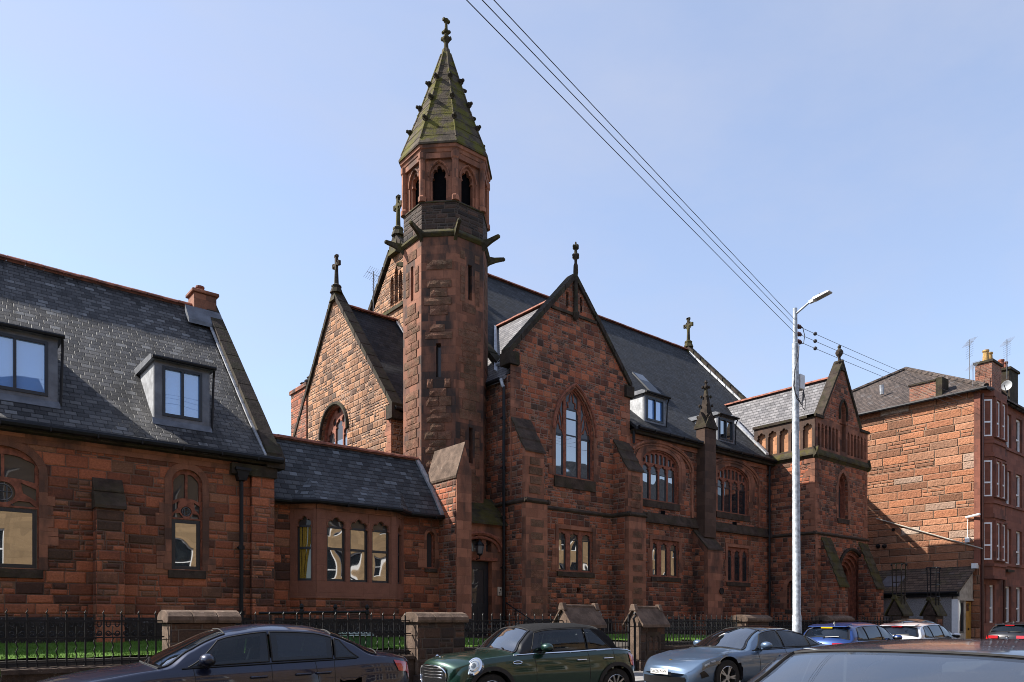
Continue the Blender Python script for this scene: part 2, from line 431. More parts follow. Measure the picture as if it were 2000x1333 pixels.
RED = [(0.0,(0.138,0.055,0.033)),(0.22,(0.260,0.088,0.049)),(0.45,(0.355,0.112,0.057)),(0.68,(0.432,0.146,0.074)),(0.88,(0.295,0.136,0.079)),(1.0,(0.080,0.047,0.033))]
M = {}
M['rubble'] = rubble('church_rubble', RED, 0.20, 0.34, mw=0.011, soot=0.8, sneck=0.35)
M['hall'] = rubble('hall_rubble', [(p, tuple(x*0.98 for x in c)) for p, c in RED], 0.25, 0.52, mortar=(0.15,0.095,0.07), sneck=0.3, soot=0.7, mw=0.010)
M['pink'] = rubble('chancel_rubble', [(0,(0.10,0.055,0.035)),(0.3,(0.30,0.150,0.080)),(0.55,(0.41,0.205,0.105)),(0.8,(0.47,0.255,0.145)),(1,(0.22,0.14,0.095))], 0.24, 0.40, mortar=(0.36,0.26,0.2), soot=0.55, sneck=0.45, rock=0.05)
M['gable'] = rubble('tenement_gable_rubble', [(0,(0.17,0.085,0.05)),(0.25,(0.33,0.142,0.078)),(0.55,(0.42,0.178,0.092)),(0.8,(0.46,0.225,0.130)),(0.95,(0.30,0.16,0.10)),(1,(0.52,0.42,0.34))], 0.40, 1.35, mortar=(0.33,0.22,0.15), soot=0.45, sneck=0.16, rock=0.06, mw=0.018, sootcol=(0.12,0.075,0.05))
M['dressed'] = ashlar('dressed_red_sandstone', (0.280,0.117,0.070), 0.3, 0.55, vary=0.33, soot=0.75, st=(0.50,0.74))
M['tower'] = ashlar('tower_ashlar', (0.225,0.094,0.056), 0.29, 0.62, vary=0.3, soot=0.95, st=(0.46,0.72))
M['dressl'] = ashlar('bay_ashlar', (0.225,0.095,0.063), 0.45, 0.9, 0.12, 0.15, joint=0.25)
M['trac'] = plain('tracery_sandstone', (0.215,0.073,0.043), 0.85, vary=0.35, bump=0.004, world=True)
M['rock'] = lichen('rock_faced_stone', (0.175,0.085,0.054), (0.28,0.24,0.19), 0.5, bump=0.05, moss=0.35, mosscol=(0.09,0.085,0.05))
M['cope'] = lichen('coping_stone', (0.038,0.028,0.022), (0.16,0.15,0.12), 0.45, moss=0.2)
M['sill'] = lichen('mossy_sill_stone', (0.058,0.040,0.031), (0.16,0.15,0.11), 0.4, moss=0.35, mosscol=(0.045,0.042,0.014))
M['plinth'] = lichen('lichened_plinth_stone', (0.030,0.025,0.023), (0.26,0.27,0.27), 1.0)
M['spire'] = lichen('spire_stone', (0.072,0.056,0.041), (0.19,0.165,0.12), 0.5, moss=1.0, mosscol=(0.095,0.088,0.010), bump=0.02)
M['moss'] = lichen('mossy_stone', (0.050,0.042,0.027), (0.16,0.14,0.09), 0.4, moss=0.7, mosscol=(0.075,0.064,0.010))
M['pier'] = lichen('boundary_stone', (0.055,0.037,0.028), (0.30,0.28,0.24), 0.9, bump=0.025)
M['pierstone'] = rubble('pier_rubble', [(0,(0.030,0.022,0.018)),(0.4,(0.075,0.045,0.032)),(0.8,(0.11,0.062,0.042)),(1,(0.055,0.042,0.034))], 0.24, 0.42, mortar=(0.10,0.08,0.065), soot=0.8, sneck=0.3)
M['cap'] = lichen('pier_cap_stone', (0.120,0.083,0.062), (0.32,0.28,0.23), 0.8, bump=0.015)
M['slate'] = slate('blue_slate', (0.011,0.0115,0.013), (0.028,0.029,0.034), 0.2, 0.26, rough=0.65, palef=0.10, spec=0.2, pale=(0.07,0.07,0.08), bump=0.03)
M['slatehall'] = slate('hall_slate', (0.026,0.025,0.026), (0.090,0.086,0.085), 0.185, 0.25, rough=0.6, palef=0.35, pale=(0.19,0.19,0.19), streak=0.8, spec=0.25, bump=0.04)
M['slatelit'] = slate('sunlit_slate', (0.075,0.070,0.076), (0.17,0.16,0.165), 0.2, 0.27, rough=0.5, palef=0.2, pale=(0.30,0.30,0.31))  # lighter slate: sunlight on transept and porch roofs put into the colour
M['slatelink'] = slate('link_slate', (0.025,0.028,0.032), (0.075,0.081,0.087), 0.19, 0.24, palef=0.3, pale=(0.20,0.22,0.24), spec=0.3, rough=0.6)
M['ridge'] = plain('terracotta_ridge', (0.22,0.075,0.045), 0.8, vary=0.45, scale=4, bump=0.004, world=True)
M['tile'] = slate('concrete_tile', (0.055,0.042,0.036), (0.10,0.076,0.064), 0.32, 0.30, rough=0.8, palef=0.1, streak=0.2, spec=0.2, bump=0.05)
M['lead'] = plain('lead_sheet', (0.115,0.122,0.14), 0.45, metal=0.35, vary=0.25, scale=3, bump=0.003, world=True)
M['leadlight'] = plain('bright_lead', (0.34,0.35,0.37), 0.45, metal=0.3, vary=0.25, scale=5, bump=0.003, world=True)
M['iron'] = plain('black_cast_iron', (0.008,0.008,0.010), 0.5, vary=0.3, spec=0.25, world=True)
M['frame'] = plain('dark_window_frame', (0.010,0.013,0.020), 0.4, spec=0.5)
M['white'] = plain('white_frame', (0.78,0.79,0.80), 0.4, vary=0.05)
M['glass'] = glass('window_glass', refl=0.30, wave=0.010)
M['glassdim'] = glass('dim_window_glass', refl=0.06)
M['leaded'] = glass('leaded_glass', (0.050,0.045,0.046), -0.01, 0.02)
M['blind'] = glass('blind_glass_sky_blue', (0.11,0.28,0.66), 0.22)  # blue sky reflection painted into the pane colour over the blind
M['dark'] = plain('dark_interior', (0.006,0.006,0.007), 0.95, spec=0.0)
M['sooty'] = ashlar('sooty_sandstone', (0.085,0.050,0.036), 0.3, 0.6, 0.3, 0.6)
M['orange'] = ashlar('sunlit_panel_sandstone', (0.44,0.21,0.11), 0.3, 0.5, 0.25, 0.3)  # lighter orange puts sunlight into the recessed porch panels
M['sootrubble'] = rubble('sooty_rubble', [(0,(0.025,0.020,0.018)),(0.5,(0.055,0.038,0.030)),(1,(0.095,0.055,0.040))], 0.17, 0.4, mortar=(0.09,0.07,0.055), soot=0.9, sneck=0.2)
# ---------------------------------------------------------------- building helpers
def window(parent, pl, hole, lights, casements=(), zl=None, sur=0.16, sill=0.0, tm='trac', rec=0.10, pane='glass', surm='dressed', name='window', label=None, upper='leaded', sillm='sill'):
    """stone tracery in a wall opening > frame, pane, leaded_pane, surround, sill. casements: (x0,x1,z0,z1,(transom heights))"""
    xs = [q[0] for q in hole]; zs = [q[1] for q in hole]; x0, x1, z0, z1 = min(xs), max(xs), min(zs), max(zs)
    m = MB(); plate(m, pl, grow(hole, 0.04), lights, -rec-0.07, -rec)
    if rec > 0.09 and len(lights) > 1:      # moulded edge: a second, thinner order nearer the wall face
        plate(m, pl, grow(hole, 0.03), [grow(hole, -0.045)], -rec-0.01, -rec*0.45)
    w = m.build(name, M[tm], parent)
    if label: w['label'] = label
    zl = zl if zl is not None else z1
    if casements:
        f = MB()
        for c in casements:
            a, b, lo, hi = c[:4]; fw = c[5] if len(c) > 5 else 0.055
            cuts = [lo] + list(c[4] if len(c) > 4 else ()) + [hi]; hs = []
            for i in range(len(cuts)-1): hs.append(rect(a+fw, b-fw, cuts[i]+fw*(1 if i == 0 else 0.5), cuts[i+1]-fw*(1 if i == len(cuts)-2 else 0.5)))
            plate(f, pl, rect(a, b, lo, hi), hs, -rec-0.062, -rec-0.02)
        f.build('frame', M['frame'], w)
    g = MB(); plate(g, pl, rect(x0-0.02, x1+0.02, z0-0.02, min(zl, z1)), (), -rec-0.066, -rec-0.045); g.build('pane', M[pane], w)
    if zl < z1 - 0.05:
        g = MB(); plate(g, pl, rect(x0-0.02, x1+0.02, zl+0.004, z1+0.02), (), -rec-0.078, -rec-0.055); g.build('leaded_pane', M[upper], w)
    if sur:
        s = MB(); out = ccw(grow(hole, sur)); lo = min(q[1] for q in out)
        out = [(q[0], max(q[1], z0-0.02)) for q in out]
        plate(s, pl, out, [grow(hole, 0.003)], -0.02, 0.022)
        rr = random.Random(int(x0*77)); z = z0                      # toothed quoins
        while z < z0 + (z1-z0)*0.62:
            h = rr.uniform(0.2, 0.36)
            if rr.random() < 0.6: plate(s, pl, rect(x0-sur-rr.uniform(0.08, 0.24), x0-sur+0.003, z, z+h-0.012), (), -0.02, 0.018)
            if rr.random() < 0.6: plate(s, pl, rect(x1+sur-0.003, x1+sur+rr.uniform(0.08, 0.24), z, z+h-0.012), (), -0.02, 0.018)
            z += h
        s.build('surround', M[surm], w)
    if sill:
        s = MB()
        s.prism([pl.p(x0-0.08, z0, -rec), pl.p(x0-0.08, z0-0.03, 0.05), pl.p(x0-0.08, z0-sill, 0.05), pl.p(x0-0.08, z0-sill-0.02, -rec)], pl.U*(x1-x0+0.16))
        s.build('sill', M[sillm], w)
    return w
def part(name, mat, parent, fn, **k):
    m = MB(); fn(m); return m.build(name, M[mat], parent, **k)
def downpipe(parent, x, y, z0, z1, hopper=True, r_=0.055, n=(0,-1)):
    m = MB(); m.tube([(x, y, z0), (x, y, z1)], r_, 8)
    z = z0+0.5
    while z < z1-0.3:
        m.lathe((x, y, z), [(r_*1.45, 0), (r_*1.45, 0.10)], 8); m.box(x-0.10, x+0.10, y-0.02+0.05, y+0.07, z+0.02, z+0.07); z += 1.75
    d = m.build('downpipe', M['iron'], parent)
    if hopper: part('hopper', 'iron', d, lambda q: (q.prism([(x-0.10,y-0.12,z1-0.06),(x+0.10,y-0.12,z1-0.06),(x+0.17,y-0.16,z1+0.2),(x-0.17,y-0.16,z1+0.2)], (0,0.24,0)), q.box(x-0.2,x+0.2,y-0.19,y+0.12,z1+0.2,z1+0.27)))
    return d
def gutter(parent, path, r_=0.075):
    m = MB(); m.tube(path, r_, 8)
    for a, b in zip(path[:-1], path[1:]):
        a, b = Vector(a), Vector(b); L = (b-a).length; k = 1
        while k*0.95 < L:
            q = a + (b-a)*(k*0.95/L); m.bar(q+Vector((0,0.0,-0.09)), q+Vector((0,0.0,0.03)), 0.17, 0.03); k += 1
    return m.build('gutter', M['iron'], parent)
def ridge_tiles(parent, a, b, r_=0.12, mat='ridge'):
    a, b = Vector(a), Vector(b); d = (b-a); L = d.length; d.normalize(); n = max(1, int(L/0.45)); m = MB(); side = d.cross(Vector((0,0,1))).normalized(); rr = random.Random(int(L*31))
    for i in range(n):
        p, q = a + d*(L*i/n), a + d*(L*(i+1)/n - 0.012); lift = Vector((0,0,rr.uniform(-0.006,0.006)))
        prof = [p+lift+side*(r_*math.cos(PI*k/6)*1.25) + Vector((0,0,r_*math.sin(PI*k/6)-0.03)) for k in range(7)]
        m.prism(prof, q-p)
    return m.build('ridge', M[mat], parent)
def skew(M_, path, w0, w1, h0, h1, axis):
    """coping stones along a rake. path: (other axis coordinate, z) list; axis 'x': stones lie between x=w0 and x=w1"""
    for (a, za), (b, zb) in zip(path[:-1], path[1:]):
        n = max(1, int(math.hypot(b-a, zb-za)/0.75))
        for i in range(n):
            p, q = i/n, (i+1)/n - 0.008
            A, ZA, B, ZB = a+(b-a)*p, za+(zb-za)*p, a+(b-a)*q, za+(zb-za)*q
            if axis == 'x': M_.prism([(w0,A,ZA+h0),(w0,B,ZB+h0),(w0,B,ZB+h1),(w0,A,ZA+h1)], (w1-w0,0,0))
            else: M_.prism([(A,w0,ZA+h0),(B,w0,ZB+h0),(B,w0,ZB+h1),(A,w0,ZA+h1)], (0,w1-w0,0))
def cross_finial(parent, x, y, z, h, facing='x', ring=True, mat='cope', t=1.0):
    m = MB(); s = h
    m.lathe((x,y,z), [(0.17*s*t,0),(0.12*s*t,0.14*s),(0.13*s*t,0.15*s),(0.13*s*t,0.19*s),(0.06*s*t,0.24*s),(0.045*s*t,0.62*s)], 8)
    U = Vector((0,1,0)) if facing == 'x' else Vector((1,0,0)); Nn = Vector((1,0,0)) if facing == 'x' else Vector((0,1,0)); c = Vector((x,y,z+0.74*s))
    def blk(du, dz, a, b):
        q = [c+U*(du-a)+Vector((0,0,dz-b))-Nn*0.035*s, c+U*(du+a)+Vector((0,0,dz-b))-Nn*0.035*s, c+U*(du+a)+Vector((0,0,dz+b))-Nn*0.035*s, c+U*(du-a)+Vector((0,0,dz+b))-Nn*0.035*s]
        m.prism(q, Nn*0.07*s)
    blk(0, 0, 0.034*s, 0.25*s); blk(-0.09*s, 0, 0.057*s, 0.033*s); blk(0.09*s, 0, 0.057*s, 0.033*s)
    blk(0, 0.22*s, 0.06*s, 0.032*s); blk(-0.15*s, 0, 0.03*s, 0.058*s); blk(0.15*s, 0, 0.03*s, 0.058*s)
    if ring:
        m.tube([c+U*(0.115*s*math.cos(2*PI*i/16))+Vector((0,0,0.115*s*math.sin(2*PI*i/16))) for i in range(17)], 0.020*s, 6)
    return m.build('finial', M[mat], parent, auto=35)
def dormer(parent, x0, x1, yf, yb, z0, z1, fr=0.2, pane='blind', zside=None):
    """lead clad box dormer standing on the slope"""
    d = part('dormer', 'lead', parent, lambda m: plate(m, front(yf), rect(x0, x1, z0-0.12, z1), [rect(x0+fr, x1-fr, z0+0.12, z1-0.10)], -0.10, 0.0))
    part('cheek', 'leadlight', d, lambda m: m.prism([(x0+0.002,yf+0.003,z0-0.12),(x0+0.002,yf+0.003,z1),(x0+0.002,yb,z1),(x0+0.002,yf+0.25,z0-0.12)], (0.06,0,0)))
    part('cheek', 'leadlight', d, lambda m: m.prism([(x1-0.062,yf+0.003,z0-0.12),(x1-0.062,yf+0.003,z1),(x1-0.062,yb,z1),(x1-0.062,yf+0.25,z0-0.12)], (0.06,0,0)))
    def rf(m):
        m.prism([(x0-0.10,yf-0.12,z1+0.0),(x0-0.10,yf-0.12,z1+0.10),(x0-0.10,yf+0.05,z1+0.16),(x0-0.10,yb+0.25,z1+0.20),(x0-0.10,yb+0.25,z1)], (x1-x0+0.2,0,0))
    part('dormer_roof', 'lead', d, rf)
    part('dormer_gutter', 'iron', d, lambda m: (m.tube([(x0-0.09,yf-0.17,z1+0.05),(x1+0.12,yf-0.17,z1+0.05)], 0.05, 8), m.tube([(x1+0.08,yf-0.13,z1),(x1+0.10,yf-0.02,z1-0.16),(x1+0.06,yf+0.0,z0-0.05)], 0.03, 6)))
    xm = (x0+x1)/2
    part('window_frame', 'frame', d, lambda m: plate(m, front(yf), rect(x0+fr-0.005, x1-fr+0.005, z0+0.115, z1-0.095), [rect(x0+fr+0.06, xm-0.03, z0+0.19, z1-0.16), rect(xm+0.03, x1-fr-0.06, z0+0.19, z1-0.16)], -0.09, 0.025))
    part('pane', pane, d, lambda m: plate(m, front(yf), rect(x0+fr, x1-fr, z0+0.13, z1-0.11), (), -0.07, -0.05))
    part('apron', 'lead', d, lambda m: m.prism([(x0-0.05,yf-0.10,z0-0.20),(x0-0.05,yf-0.10,z0-0.18),(x0-0.05,yf+0.01,z0+0.04),(x0-0.05,yf+0.02,z0-0.12)], (x1-x0+0.1,0,0)))
    return d
def quoins(m, pl, u, z0, z1, side, seed, wmin=0.22, wmax=0.5):
    rr = random.Random(seed); z = z0; big = True
    while z < z1-0.15:
        h = min(rr.uniform(0.24, 0.38), z1-z); w = wmax if big else wmin; w *= rr.uniform(0.85, 1.15); big = not big
        plate(m, pl, rect(u, u+w, z, z+h-0.012) if side > 0 else rect(u-w, u, z, z+h-0.012), (), -0.02, 0.02); z += h

# ================================================================ CHURCH HALL (left)
hall = empty('church_hall', (3.0, 22.0, 0.9), 'long red sandstone hall with grey slate roof, two box dormers and lancet windows', 'hall')
HY, HX0, HX1 = 20.0, -6.0, 7.85
HRY, HRZ, HEZ = 25.3, 11.64, 5.93
p = front(HY)
# openings
def hz(px, py): return fz(px, py, HY)
wA = (fx(-68, HY), fx(76, HY)); wB = (fx(335, HY), fx(395, HY))
holeA = arch(wA[0], wA[1], hz(40, 1110), hz(66, 925), hz(30, 878)-hz(66, 925)+0.05)
holeB = arch(wB[0], wB[1], hz(365, 1113), hz(365, 945), 0.36)
wC = (wA[0]-(wB[0]-wA[0])*1.0-1.2, wA[0]-(wB[0]-wA[0])+0.2)
def hallwall(m):
    plate(m, p, rect(HX0, HX1, 0.8, HEZ), [holeA, holeB], -0.45, 0.0, rim=False)
    plate(m, east(HX1), [(HY,0.8),(30.6,0.8),(30.6,HEZ),(HRY,HRZ),(HY,HEZ)], (), -0.4, 0.0, rim=False)
    plate(m, west(HX0), [(-HY,0.8),(-30.6,0.8),(-30.6,HEZ),(-HRY,HRZ),(-HY,HEZ)], (), -0.4, 0.0, rim=False)
    plate(m, north(30.6), rect(-HX1, -HX0, 0.8, HEZ), (), -0.4, 0.0, rim=False)
part('wall', 'hall', hall, hallwall)
def halllights(x0, x1, z0, zt, zs, h, zlo, zhi):
    xc = (x0+x1)/2; a = (x1-x0)/2; L = [rect(x0+0.02, x1-0.02, z0+0.0, zt)]
    g = 0.030; H = zhi-zlo; lens = a > 0.7
    for s in (-1, 1):           # two half-lights with a scalloped head
        W_ = a-g-0.05; pts = [(xc+s*g, zlo+(0.0 if lens else 0.05)), (xc+s*g, zhi)]
        for i in range(19):
            t = PI/2*i/18; r_ = 0.93+0.07*abs(math.sin(3.5*t+0.4)); pts.append((xc+s*(g+W_*r_*math.sin(t)), zhi-(H*(0.62 if lens else 0.45))*(1-r_*math.cos(t))))
        pts += [(xc+s*(g+W_*0.80), zlo+H*0.20), (xc+s*(g+W_*0.45), zlo+0.05)] if lens else [(xc+s*(g+W_*0.97), zlo-0.03), (xc+s*(g+W_*0.5), zlo+0.03)]
        L.append(pts)
    rc = min(0.40*a, 0.27); zc = zt+rc*1.02+0.06
    L.append(circle(xc, zc, rc*0.88))
    for s in (-1, 1):
        L.append([(xc+s*(a-0.04), zt+0.30*(zlo-zt)), (xc+s*(a-0.04), zt+0.72*(zlo-zt)), (xc+s*(a*0.50), zt+0.92*(zlo-zt)), (xc+s*(a*0.56), zt+0.55*(zlo-zt))])
        L.append([(xc+s*(a-0.04), zt+0.04), (xc+s*(a*0.18), zt+0.04), (xc+s*a*0.42, zt+0.16), (xc+s*a*0.75, zt+0.15)])
    return L, (xc, zc, rc)
def hallwindow(hole, x, z0, zt, zs, h, zlo, zhi, label):
    L, (xc, zc, rc) = halllights(x[0], x[1], z0, zt, zs, h, zlo, zhi)
    w = window(hall, p, hole, L, [(x[0]+0.03, x[1]-0.03, z0+0.01, zt-0.01, (), 0.085)], zt+0.02, sur=0.17, sill=0.22, rec=0.07, label=label)
    def mono(m):
        m.tube([p.p(xc+rc*0.66*math.cos(2*PI*i/20), zc+rc*0.66*math.sin(2*PI*i/20), -0.075) for i in range(21)], 0.011, 5)
        for dx in (-0.3, 0.3): m.tube([p.p(xc+dx*rc, zc+0.6*rc, -0.075), p.p(xc+dx*rc, zc-1.05*rc, -0.075)], 0.009, 4)
        m.tube([p.p(xc-0.64*rc, zc+0.05*rc, -0.075), p.p(xc+0.64*rc, zc+0.05*rc, -0.075)], 0.008, 4)
        m.tube([p.p(xc-0.75*rc, zc-1.05*rc, -0.075), p.p(xc-0.2*rc, zc-0.5*rc, -0.075)], 0.008, 4)
        m.tube([p.p(xc+0.75*rc, zc-1.05*rc, -0.075), p.p(xc+0.2*rc, zc-0.5*rc, -0.075)], 0.008, 4)
    part('monogram', 'lead', w, mono)
    return w
hallwindow(holeA, wA, hz(40, 1110), hz(40, 992), hz(66, 925), hz(30, 878)-hz(66, 925)+0.05, hz(40, 938), hz(40, 889), 'broad arched window with a circular monogram light')
hallwindow(holeB, wB, hz(365, 1113), hz(365, 1015), hz(365, 945), 0.36, hz(365, 977), hz(365, 926), 'narrow arched window with scalloped twin lights')
# plinth, orange wallhead band, eaves
part('plinth', 'plinth', hall, lambda m: m.prism([(HX0,19.88,0.8),(HX0,19.88,1.48),(HX0,20.0,1.62),(HX0,20.05,0.8)], (HX1-HX0+0.3,0,0)))
part('wallhead_band', 'dressed', hall, lambda m: plate(m, p, rect(HX0, 6.9, HEZ-0.36, HEZ-0.14), (), -0.1, 0.03))
part('fascia', 'cope', hall, lambda m: m.box(HX0, HX1+0.1, 19.72, 20.0, HEZ-0.14, HEZ+0.02))
def hroof(m):
    prof = [(19.66,HEZ+0.03),(20.95,7.13),(HRY,HRZ+0.12),(30.9,HEZ)]
    for (a, za), (b, zb) in zip(prof[:-1], prof[1:]):
        m.prism([(HX0-0.2,a,za),(HX0-0.2,b,zb),(HX0-0.2,b,zb-0.12),(HX0-0.2,a,za-0.12)], (HX1-HX0-0.1,0,0))
hroofo = part('roof', 'slatehall', hall, hroof)
ridge_tiles(hroofo, (HX0, HRY, HRZ+0.18), (7.25, HRY, HRZ+0.18))
gutter(hroofo, [(HX0, 19.60, HEZ-0.01), (HX1+0.15, 19.60, HEZ-0.01)], 0.085)
def hskew(m):
    skew(m, [(19.75,HEZ-0.05),(20.95,7.18),(HRY,HRZ+0.2)], 7.62, 8.02, 0.0, 0.26, 'x'); skew(m, [(HRY,HRZ+0.2),(30.8,HEZ)], 7.62, 8.02, 0.0, 0.26, 'x')
    m.prism([(7.60,19.70,5.72),(7.60,19.70,6.02),(7.60,20.10,6.5),(7.60,20.15,5.72)], (0.5,0,0))
part('skew_coping', 'cope', hall, hskew)
part('skew_flashing', 'leadlight', hall, lambda m: skew(m, [(19.75,HEZ+0.08),(20.95,7.2),(HRY-0.3,HRZ-0.1)], 7.54, 7.615, 0.0, 0.07, 'x'))
def hch(m):
    m.box(7.22, 7.93, 24.97, 25.63, 11.2, 12.20); m.box(7.15, 8.0, 24.9, 25.7, 12.20, 12.31)
ch = part('chimney', 'dressed', hall, hch, bevel=0.02)
part('chimney_pot', 'ridge', ch, lambda m: m.lathe((7.5,25.3,12.31), [(0.13,0),(0.11,0.16),(0.14,0.18),(0.14,0.23),(0.09,0.23)], 12))
part('flashing', 'lead', ch, lambda m: m.prism([(6.9,24.4,10.95),(6.9,24.4,11.08),(6.9,24.83,11.65),(6.9,24.83,11.3)], (1.1,0,0)))
dormer(hroofo, 4.93, 6.30, 20.42, 22.3, 6.72, 8.22)
dormer(hroofo, 1.10, 2.80, 20.42, 22.3, 6.72, 8.22)
# buttress with a two-stone weathering, corner pier
def hbut(m):
    x0, x1 = fx(188, 19.6), fx(244, 19.6); zt, zb = fz(215, 990, 19.6), fz(215, 935, 19.9)
    m.box(x0, x1, 19.6, 20.02, 0.8, zt); return x0, x1, zt, zb
but = MB(); bx0, bx1, bzt, bzb = hbut(but); bo = but.build('buttress', M['hall'], hall, bevel=0.015)
def hcap(m):
    zm = (bzt+bzb)/2
    m.prism([(bx0-0.03,19.53,bzt-0.04),(bx0-0.03,19.53,bzt+0.03),(bx0-0.03,19.80,zm+0.02),(bx0-0.03,20.02,zm+0.02),(bx0-0.03,20.02,bzt-0.04)], (bx1-bx0+0.06,0,0))
    m.prism([(bx0-0.02,19.77,zm+0.022),(bx0-0.02,19.77,zm+0.06),(bx0-0.02,19.98,bzb),(bx0-0.02,20.02,bzb),(bx0-0.02,20.02,zm+0.022)], (bx1-bx0+0.04,0,0))
part('weathering', 'sill', bo, hcap)
x0, x1 = fx(492, 19.85), HX1+0.01
part('corner_pier', 'hall', hall, lambda m: m.box(x0, x1, 19.85, 20.02, 0.8, 5.72), bevel=0.015)
part('kneeler_block', 'cope', hall, lambda m: m.box(x0-0.55, x1+0.05, 19.78, 20.0, 5.45, 5.74))
downpipe(hall, fx(471, 19.88), 19.86, 1.2, 5.35)

# ================================================================ LINK with canted bay
link = empty('link_building', (10.8, 21.2, 0.9), 'low linking range with dark slate lean-to roof and canted bay window', 'building')
LY, LBY = 20.6, 20.05
lx = [7.86, 8.62, 9.17, 11.80, 12.40, 13.80]
LEZ = 4.93
pl0 = front(LY)
wl = (fx(833, LY), fx(849, LY)); lan = arch(wl[0], wl[1], fz(841, 1110, LY), fz(841, 1050, LY), 0.20)
SILLZ, BANDZ = 2.70, 2.36
part('wall', 'hall', link, lambda m: plate(m, pl0, rect(lx[0], lx[1]+0.02, 0.8, LEZ), (), -0.4, 0.0, rim=False))
part('wall', 'hall', link, lambda m: plate(m, pl0, rect(lx[4]-0.02, lx[5]+0.1, 0.8, LEZ), [lan], -0.4, 0.0, rim=False))
def seg(a, b):  # wall plane of a bay face between two ground points; u from 0
    A, B = Vector((a[0],a[1],0)), Vector((b[0],b[1],0)); d = B-A
    return Pl(A, math.atan2(d.y, d.x)), d.length
bpts = [(lx[1], LY), (lx[2], LBY), (lx[3], LBY), (lx[4], LY)]
faces = [seg(bpts[i], bpts[i+1]) for i in range(3)]
def blow(m):
    for q, L in faces: plate(m, q, rect(0, L, 0.8, BANDZ), (), -0.25, 0.0)
bay = part('bay', 'hall', link, blow)
fl = [(fx(639,LBY)-lx[2], fx(675,LBY)-lx[2]), (fx(684,LBY)-lx[2], fx(719,LBY)-lx[2]), (fx(727,LBY)-lx[2], fx(761,LBY)-lx[2])]
L0 = faces[0][1]; L2 = faces[2][1]
blights = [[(0.20, L0-0.14)], fl, [(0.22, L2-0.20)]]
HEADZ = 4.24
bayl = []
for (q, L), ls in zip(faces, blights): bayl.append([cusped(a, b, SILLZ, HEADZ+0.04, 0.29) for a, b in ls])
def bup(m):
    for (q, L), hs, ls in zip(faces, bayl, blights):
        plate(m, q, rect(0, L, BANDZ+0.003, LEZ), hs, -0.12, -0.004)
        # raised frame round the group, with spandrel panels
        a, b = ls[0][0]-0.05, ls[-1][1]+0.05
        plate(m, q, rect(0, L, BANDZ+0.003, LEZ), [rect(a, b, SILLZ-0.05, HEADZ+0.56)], -0.05, 0.02)
        for (u0, u1), (v0, v1) in zip(ls[:-1], ls[1:]): plate(m, q, rect(u1+0.015, v0-0.015, SILLZ-0.05, HEADZ+0.56), (), -0.05, 0.005)
        for u0, u1 in ls:  # thin hood over each three-lobed head
            hd = [t for t in cusped(u0-0.03, u1+0.03, HEADZ, HEADZ+0.04, 0.32)[2:] if t[1] >= HEADZ]
            m.tube([q.p(t[0], t[1], 0.0) for t in hd], 0.016, 5)
part('bay_dressing', 'dressl', bay, bup)
for i, ((q, L), ls) in enumerate(zip(faces, blights)):
    def fr(m):
        for a, b in ls:
            plate(m, q, rect(a-0.01, b+0.01, SILLZ-0.005, HEADZ+0.08), [rect(a+0.05, b-0.05, SILLZ+0.07, 3.62), rect(a+0.05, b-0.05, 3.69, HEADZ+0.02)], -0.16, -0.07)
    f = part('bay_window', 'frame', bay, fr)
    part('pane', 'glass' if i != 0 else 'glassdim', f, lambda m: [plate(m, q, rect(a, b, SILLZ, HEADZ+0.05), (), -0.135, -0.11) for a, b in ls])
    part('leaded_pane', 'leaded', f, lambda m: [plate(m, q, rect(a, b, HEADZ+0.082, HEADZ+0.44), (), -0.15, -0.11) for a, b in ls])
    if i == 0:
        def cur(m):
            (a, b) = ls[0]; n = 40
            for k in range(n):
                for z_a, z_b in ((2.76,3.3),(3.3,3.9),(3.9,4.28)):
                    def cp(kk, z):
                        f_ = kk/n; t = (z-2.76)/1.5; wd = (b-a)*(0.50+0.42*min(1, t*1.25)**1.5)
                        return q.p(a+0.02+f_*wd, z, -0.104+0.0005+0.004*math.sin(f_*PI*14)+0.006*math.sin(f_*17))
                    m.add([cp(k,z_a),cp(k+1,z_a),cp(k+1,z_b),cp(k,z_b)], [(0,1,2,3)])
        M['curtain'] = plain('ochre_curtain', (0.26,0.17,0.02), 0.85, vary=0.3, scale=30, world=True)
        part('curtain', 'curtain', f, cur)
part('bay_band', 'dressl', bay, lambda m: [plate(m, q, rect(-0.01, L+0.01, BANDZ-0.16, BANDZ), (), -0.1, 0.025) for q, L in faces])
window(link, pl0, lan, [arch(wl[0]+0.03, wl[1]-0.03, lan[0][1]+0.04, fz(841,1050,LY), 0.16)], (), lan[0][1], sur=0.10, sill=0.14, label='small pointed lattice window')
part('plinth', 'plinth', link, lambda m: (m.box(lx[0], lx[1], LY-0.09, LY+0.02, 0.8, 1.60), m.box(lx[4], lx[5], LY-0.09, LY+0.02, 0.8, 1.60),
     [plate(m, q, rect(-0.02, L+0.02, 0.8, 1.60), (), -0.05, 0.09) for q, L in faces]))
